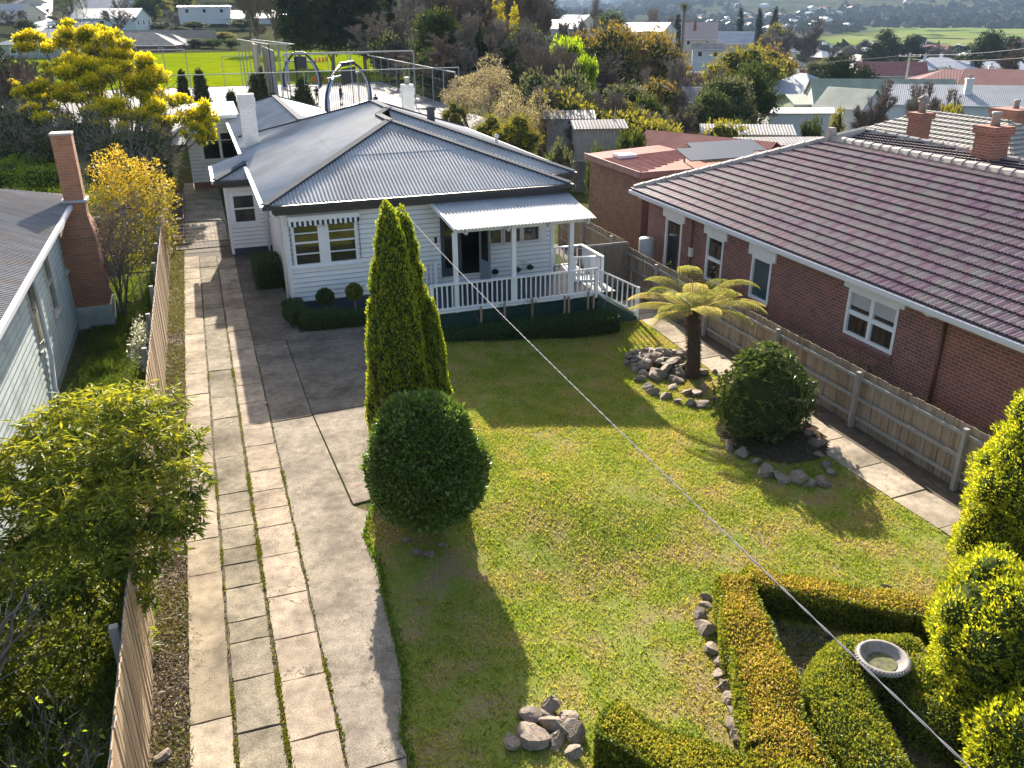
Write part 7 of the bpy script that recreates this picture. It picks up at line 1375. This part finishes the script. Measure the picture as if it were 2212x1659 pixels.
a_, b_ = gpt(1560, 66), gpt(1760, 57); hedge('garden_hedge', 'long yellow green hedge behind the grey steel shed', [a_[:2], b_[:2]], 1.6, 1.5, 6000, .22, OV, 91); a_, b_ = gpt(1540, 76), gpt(1690, 72); hedge('garden_hedge', 'long brown twiggy hedge behind the yellow green hedge', [a_[:2], b_[:2]], 1.6, 1.6, 5000, .22, M_('brown_hedge', [(.06, .05, .03), (.13, .1, .06), (.2, .16, .1)]), 92); a_, b_ = gpt(1780, 70), gpt(1880, 66); hedge('garden_hedge', 'short dark green hedge before the white green roofed cottage', [a_[:2], b_[:2]], 1.6, 1.8, 4000, .22, GR, 93)
for i, (pr_, px, yt, D_, w_, lb) in enumerate(((busho, 1790, 222, 66, 40, 'golden bush right of the long yellow green hedge'), (bush, 1740, 240, 60, 50, 'clipped green bush at the right end of the long hedge'), (busho, 2020, 215, 62, 90, 'yellow bush above the grey tiled roof'), (bush, 1360, 262, 46, 70, 'green bush beside the dark garden fence'), (bushy, 1210, 285, 44, 60, 'silvery bush at the foot of the dark garden fence'), (bush, 1290, 300, 42, 60, 'dark bush behind the flat red roof'), (busho, 1435, 262, 52, 70, 'yellow flowering low bush in the back garden lawn'), (bush, 1580, 245, 66, 60, 'dark bush below the silvery green tree'), (bush, 1480, 300, 44, 50, 'low bush left of the red gable shed'))): tree(pr_, px, yt, D_, w_, lb, hmin=1.)
# cordyline by the dark fence
x, y, z = gpt(1195, 46); t = thing('spiky_plant', 'spiky green cordyline in front of the dark garden fence', 'plant', (x, y, z)); D_ = rng.normal(size=(260, 3)); D_[:, 2] = np.abs(D_[:, 2])*.7; V, F = leafset(np.zeros((260, 3))+[0, 0, 1.6], D_, 1.2*rng.uniform(.6, 1, 260), .04, rng); obj('crown', V, F, GR, t, attr=np.repeat(rng.random(260), 4), uv=False, wl=False); MB().tube([(0, 0, 0), (0, 0, 1.7)], .09, 7).build('trunk', BARK, t, wl=False)
# power poles and lines
def pole(px, yt, D, label, h=None):
    x, y, z = gpt(px, D); top = float(atd(px, yt, D)[2]); t = thing('power_pole', label, 'pole', (x, y, z)); MB().tube([(x, y, z-.5), (x, y, top)], [.17, .11], 8).build('shaft', mat('pole_timber', (.4, .37, .33), .8), t); MB().bar((x-1.1, y+.7, top-.4), (x+1.1, y-.7, top-.4), .11).build('crossarm', mat('pole_timber', (.4, .37, .33)), t)
    for k in (-1, -.4, .4, 1): MB().lathe((x+k, y-k*.64, top-.34), [(.05, 0), (.07, .1), (.03, .2)], 6).build('insulator', WPB, t)
    return np.array([x, y, top-.2])
p1 = pole(1928, 110, 112, 'timber power pole with crossarm among the houses at right'); p2 = atd(2260, 99, 80); p3 = atd(1400, 118, 165); p4 = atd(1200, 88, 190)
for i, (a, b, sg, lb) in enumerate(((p1, p2, .3, 'overhead power line from the timber pole to the right edge'), (p1, p3, 1.4, 'overhead power line from the timber pole towards the left'), (p1+(0, 0, -.5), p2+(0, 0, -.9), .3, 'lower overhead power line from the timber pole to the right edge'))):
    pts = [a+(b-a)*k/14-np.array([0, 0, sg*4*(k/14)*(1-k/14)]) for k in range(15)]; tag(MB().tube(pts, .022, 5).build('power_line', mat('pale_wire', (.25, .24, .23), .8), None), lb, 'cable')
x, y, z = gpt(1318, 53); t = thing('timber_mast', 'tall thin leaning pale pole by the garden sheds', 'pole', (x, y, z)); MB().tube([(x-.3, y, z), atd(1330, 232, 53)], [.05, .03], 6).build('shaft', PALEB, t)
x, y, z = gpt(292, 92); t = thing('scoreboard', 'pale blue board on posts at the left of the oval behind the wattle', 'board', (x, y, z)); q0, q1 = atd(270, 170, 92), atd(302, 136, 92); bx('board', (float(q0[0]), float(q0[1]), float(q0[2])), (float(q1[0]), float(q0[1])+.1, float(q1[2])), mat('pale_blue_board', (.5, .6, .68), .5), t); bx('post', (float(q0[0])+.6, float(q0[1])+.12, z), (float(q0[0])+.75, float(q0[1])+.25, float(q1[2])), GALVPIPE, t)
# car on the hill road
def car(label, px, D, col, yaw):
    x, y, z = gpt(px, D); t = thing('parked_car', label, 'car', (x, y, z+.5)); t.rotation_euler = (0, 0, yaw); m = mat('car_'+col[0], col[1], .3, coat=.5)
    prof = [(-2.1, .3), (-2.15, .75), (-1.4, .9), (-.7, 1.4), (.9, 1.42), (1.6, .95), (2.15, .85), (2.2, .3)]; V = [(w2, a, b) for w2 in (-.85, .85) for a, b in prof]; n = len(prof); F = [tuple(range(n))[::-1], tuple(range(n, 2*n))]+[(i, (i+1) % n, n+(i+1) % n, n+i) for i in range(n)]; obj('body', V, F, m, t, wl=False)
    for a in (-1.3, 1.35):
        for s_ in (-.8, .8): MB().tube([(s_-.1, a, .33), (s_+.1, a, .33)], .33, 12).build('wheel', BLACK, t, wl=False)
    for s_ in (-1, 1): MB().add([(s_*.86, -.65, .95), (s_*.86, 1.35, .95), (s_*.86, .85, 1.34), (s_*.86, -.55, 1.34)], [(0, 1, 2, 3)]).build('side_window', DARKGLASS, t, wl=False)
    return t
car('small pale car parked on the hillside road at the upper left', 113, 222, ('silver', (.5, .52, .55)), .2)
# filler suburb: scattered gardens and houses, each its own object
random.seed(5); fr_ = []
pool = [bare1, bare2, bare3, green, sage, olive, ochre, dround, bush, bushy, busho, cone, bare1, bare2, bare3, green]
kinds = {id(bare1): 'mauve bare', id(bare2): 'brown bare', id(bare3): 'upright bare', id(green): 'green', id(sage): 'silvery', id(olive): 'yellowish', id(ochre): 'ochre', id(dround): 'dark', id(bush): 'low green', id(bushy): 'low silvery', id(busho): 'low olive', id(cone): 'dark conical'}
cnt = 0
for k in range(230):
    px = random.uniform(1180, 2240); D_ = 95*(5.2)**(random.random()**.9); yb = gpt(px, D_)
    pr_ = random.choice(pool); h = random.uniform(3.5, 9) if pr_ not in (bush, bushy, busho) else random.uniform(2, 4)
    place(pr_, *yb, h, h*random.uniform(.8, 1.2), f'distant {kinds[id(pr_)]} garden tree or bush among the roofs of the right hand suburb', 'distant trees of the suburb')
for k in range(62):
    px = random.uniform(-20, 640); D_ = random.uniform(200, 420); yb = gpt(px, D_); pr_ = random.choice(pool); h = random.uniform(4, 9)
    if 55 < px < 135: continue
    place(pr_, *yb, h, h*random.uniform(.8, 1.2), f'distant {kinds[id(pr_)]} tree or bush on the left hillside above the oval', 'distant trees of the hillside')
for k in range(36):   # mid garden fill
    px = random.uniform(1180, 1560); D_ = random.uniform(52, 95); yb = gpt(px, D_); pr_ = random.choice([bare1, bare2, bare1, bushy, bush, busho, bare3]); h = random.uniform(2.5, 4.5)
    place(pr_, *yb, h, h*random.uniform(.9, 1.3), f'{kinds[id(pr_)]} tree or bush in the overgrown gardens between the gums and the sheds', 'bushes of the overgrown gardens')
for k in range(34):
    px = random.uniform(820, 1250); D_ = random.uniform(64, 105); yb = gpt(px, D_)
    if yb[0] < 19.5+.0*yb[1]: continue
    pr_ = random.choice([bare1, bare2, bare4, bushy, bush, green]); h = random.uniform(3, 8); place(pr_, *yb, h, h*random.uniform(.8, 1.2), f'{kinds.get(id(pr_), "tall bare")} tree or bush in the dark belt beside the court', 'trees of the belt beside the court')
for k in range(44):
    px = random.uniform(1330, 2240); D_ = random.uniform(190, 560); x, y, z = gpt(px, D_); yt = None; t0 = z+3.2+2.; rm = random.choice([RW_, RW_, RB, RR, GREYT]); nm = {id(RW_): 'pale', id(RB): 'blue grey', id(RR): 'dark red', id(GREYT): 'grey'}[id(rm)]
    P_ = atd(px, 100, D_); yy = 100-(t0-float(P_[2]))/(UP[2]*D_/FPX); gable('suburb_house', f'distant {nm} roofed house among trees of the right hand suburb', 'house', px, yy, D_, random.uniform(8, 11), random.uniform(11, 16), 2., 3.2, random.uniform(0, 3.1), rm, random.choice([WW, WC, WB]), hip=random.random() < .6, group='distant houses of the suburb', det=False, period=2., amp=.0)
for k in range(40):   # tall belt behind the court and oval
    px = random.uniform(640, 1320); D_ = random.uniform(118, 190); yb = gpt(px, D_); pr_ = random.choice([pine, bare4, bare4, bare3, green, ochre, bare1, bare2]); h = random.uniform(10, 17)
    if yb[0] < 42 and yb[1] < 186: continue
    place(pr_, *yb, h, h*random.uniform(.6, .9), f'tall {kinds.get(id(pr_), "dark or bare")} tree in the distant belt beyond the oval and poplars', 'distant belt of tall trees')
for k in range(40):
    px = random.uniform(1140, 1640); D_ = random.uniform(85, 175); yb = gpt(px, D_); pr_ = random.choice([bare1, bare2, bare3, bare1, bare2, ochre, sage, olive, dround]); h = random.uniform(6, 10)
    place(pr_, *yb, h, h*random.uniform(.75, 1.), f'{kinds[id(pr_)]} tree in the wooded slope below the skyline houses', 'trees of the wooded slope')
# far town in the valley: small pale houses sharing one body and roof
q = MB().box((-6, -4, -2), (6, 4, 3.2)); bm_ = q.build('wall', WW); m1 = bm_.data; bpy.data.objects.remove(bm_)
q = MB(); q.add([(-6.6, -4.6, 3.1), (6.6, -4.6, 3.1), (6.6, 4.6, 3.1), (-6.6, 4.6, 3.1), (-3, 0, 5.2), (3, 0, 5.2)], [(0, 1, 5, 4), (1, 2, 5), (2, 3, 4, 5), (3, 0, 4)]); ms_ = []
for rm in (RW_, RB, RR): o = MB(); o.v, o.f = q.v, q.f; b_ = o.build('roof', rm); ms_.append(b_.data); bpy.data.objects.remove(b_)
for k in range(90):
    px = random.gauss(1930, 150); D_ = random.uniform(1500, 2300) if k % 2 else random.uniform(900, 1500); px = px if D_ > 1500 else random.uniform(1500, 1850); x, y, z = gpt(px, D_); t = thing('town_house', 'tiny far house of the town in the valley below the blue hills', 'house', (x, y, z+1), 'far houses of the valley town'); t.rotation_euler = (0, 0, random.uniform(0, 3)); t.scale = (1.3, 1.3, 1.3)
    for n_, me in (('wall', m1), ('roof', random.choice(ms_))): o = bpy.data.objects.new(n_, me); C.objects.link(o); o.parent = t
# far woodland: uncountable clumps as one object
r = np.random.default_rng(8); n = 13000; az = np.radians(r.uniform(-11, 53, n)); D_ = 480*(9.5)**r.random(n); x, y = D_*np.sin(az), D_*np.cos(az); dn = np.sin(x*.006+y*.002)+np.sin(y*.009-x*.004+2)+r.normal(0, .6, n); azd = np.degrees(az)
k = (dn > .1) & ~((azd > 40) & (D_ > 700) & (D_ < 1200) & (dn < 1.75)) & ~((azd < 14) & (D_ < 700) & (dn < .5)); x, y, D_ = x[k], y[k], D_[k]; z = T(x, y); n = len(x); s = (2.2+D_*.0015)*r.uniform(.7, 1.5, n)
cv, cf = core([(0, 0, .5, 1.3, 1.3, 1.)], 1., 8); V = (cv[None]*s[:, None, None]*(1+.3*r.normal(size=(n, len(cv), 1)))*np.array([1, 1, .8])+np.stack([x, y, z], 1)[:, None]).reshape(-1, 3); F = (cf[None]+(np.arange(n)*len(cv))[:, None, None]).reshape(-1, 4)
tag(obj('far_woodland', V, F, leafmat('far_wood', [(.022, .03, .016), (.045, .05, .028), (.09, .085, .055)], .0, 1., 0.), attr=np.repeat(r.random(n), len(cv)), uv=False), 'far dark woodland spread over the valley and the blue hills', kind='stuff')
# ================================================================== HAZE
hz = MB().box((-6500, -1200, -30), (9000, 9000, 420)).build('haze', None); hm_ = bpy.data.materials.new('haze'); hm_.use_nodes = True; N, L = nodes(hm_); N.remove(N['Principled BSDF'])
pv = N.new('ShaderNodeVolumePrincipled'); pv.inputs['Color'].default_value = (.5, .7, 1., 1); pv.inputs['Density'].default_value = .00012; pv.inputs['Anisotropy'].default_value = 0.; L.new(pv.outputs[0], N['Material Output'].inputs['Volume']); hz.data.materials.append(hm_); tag(hz, 'pale blue haze', kind='stuff')
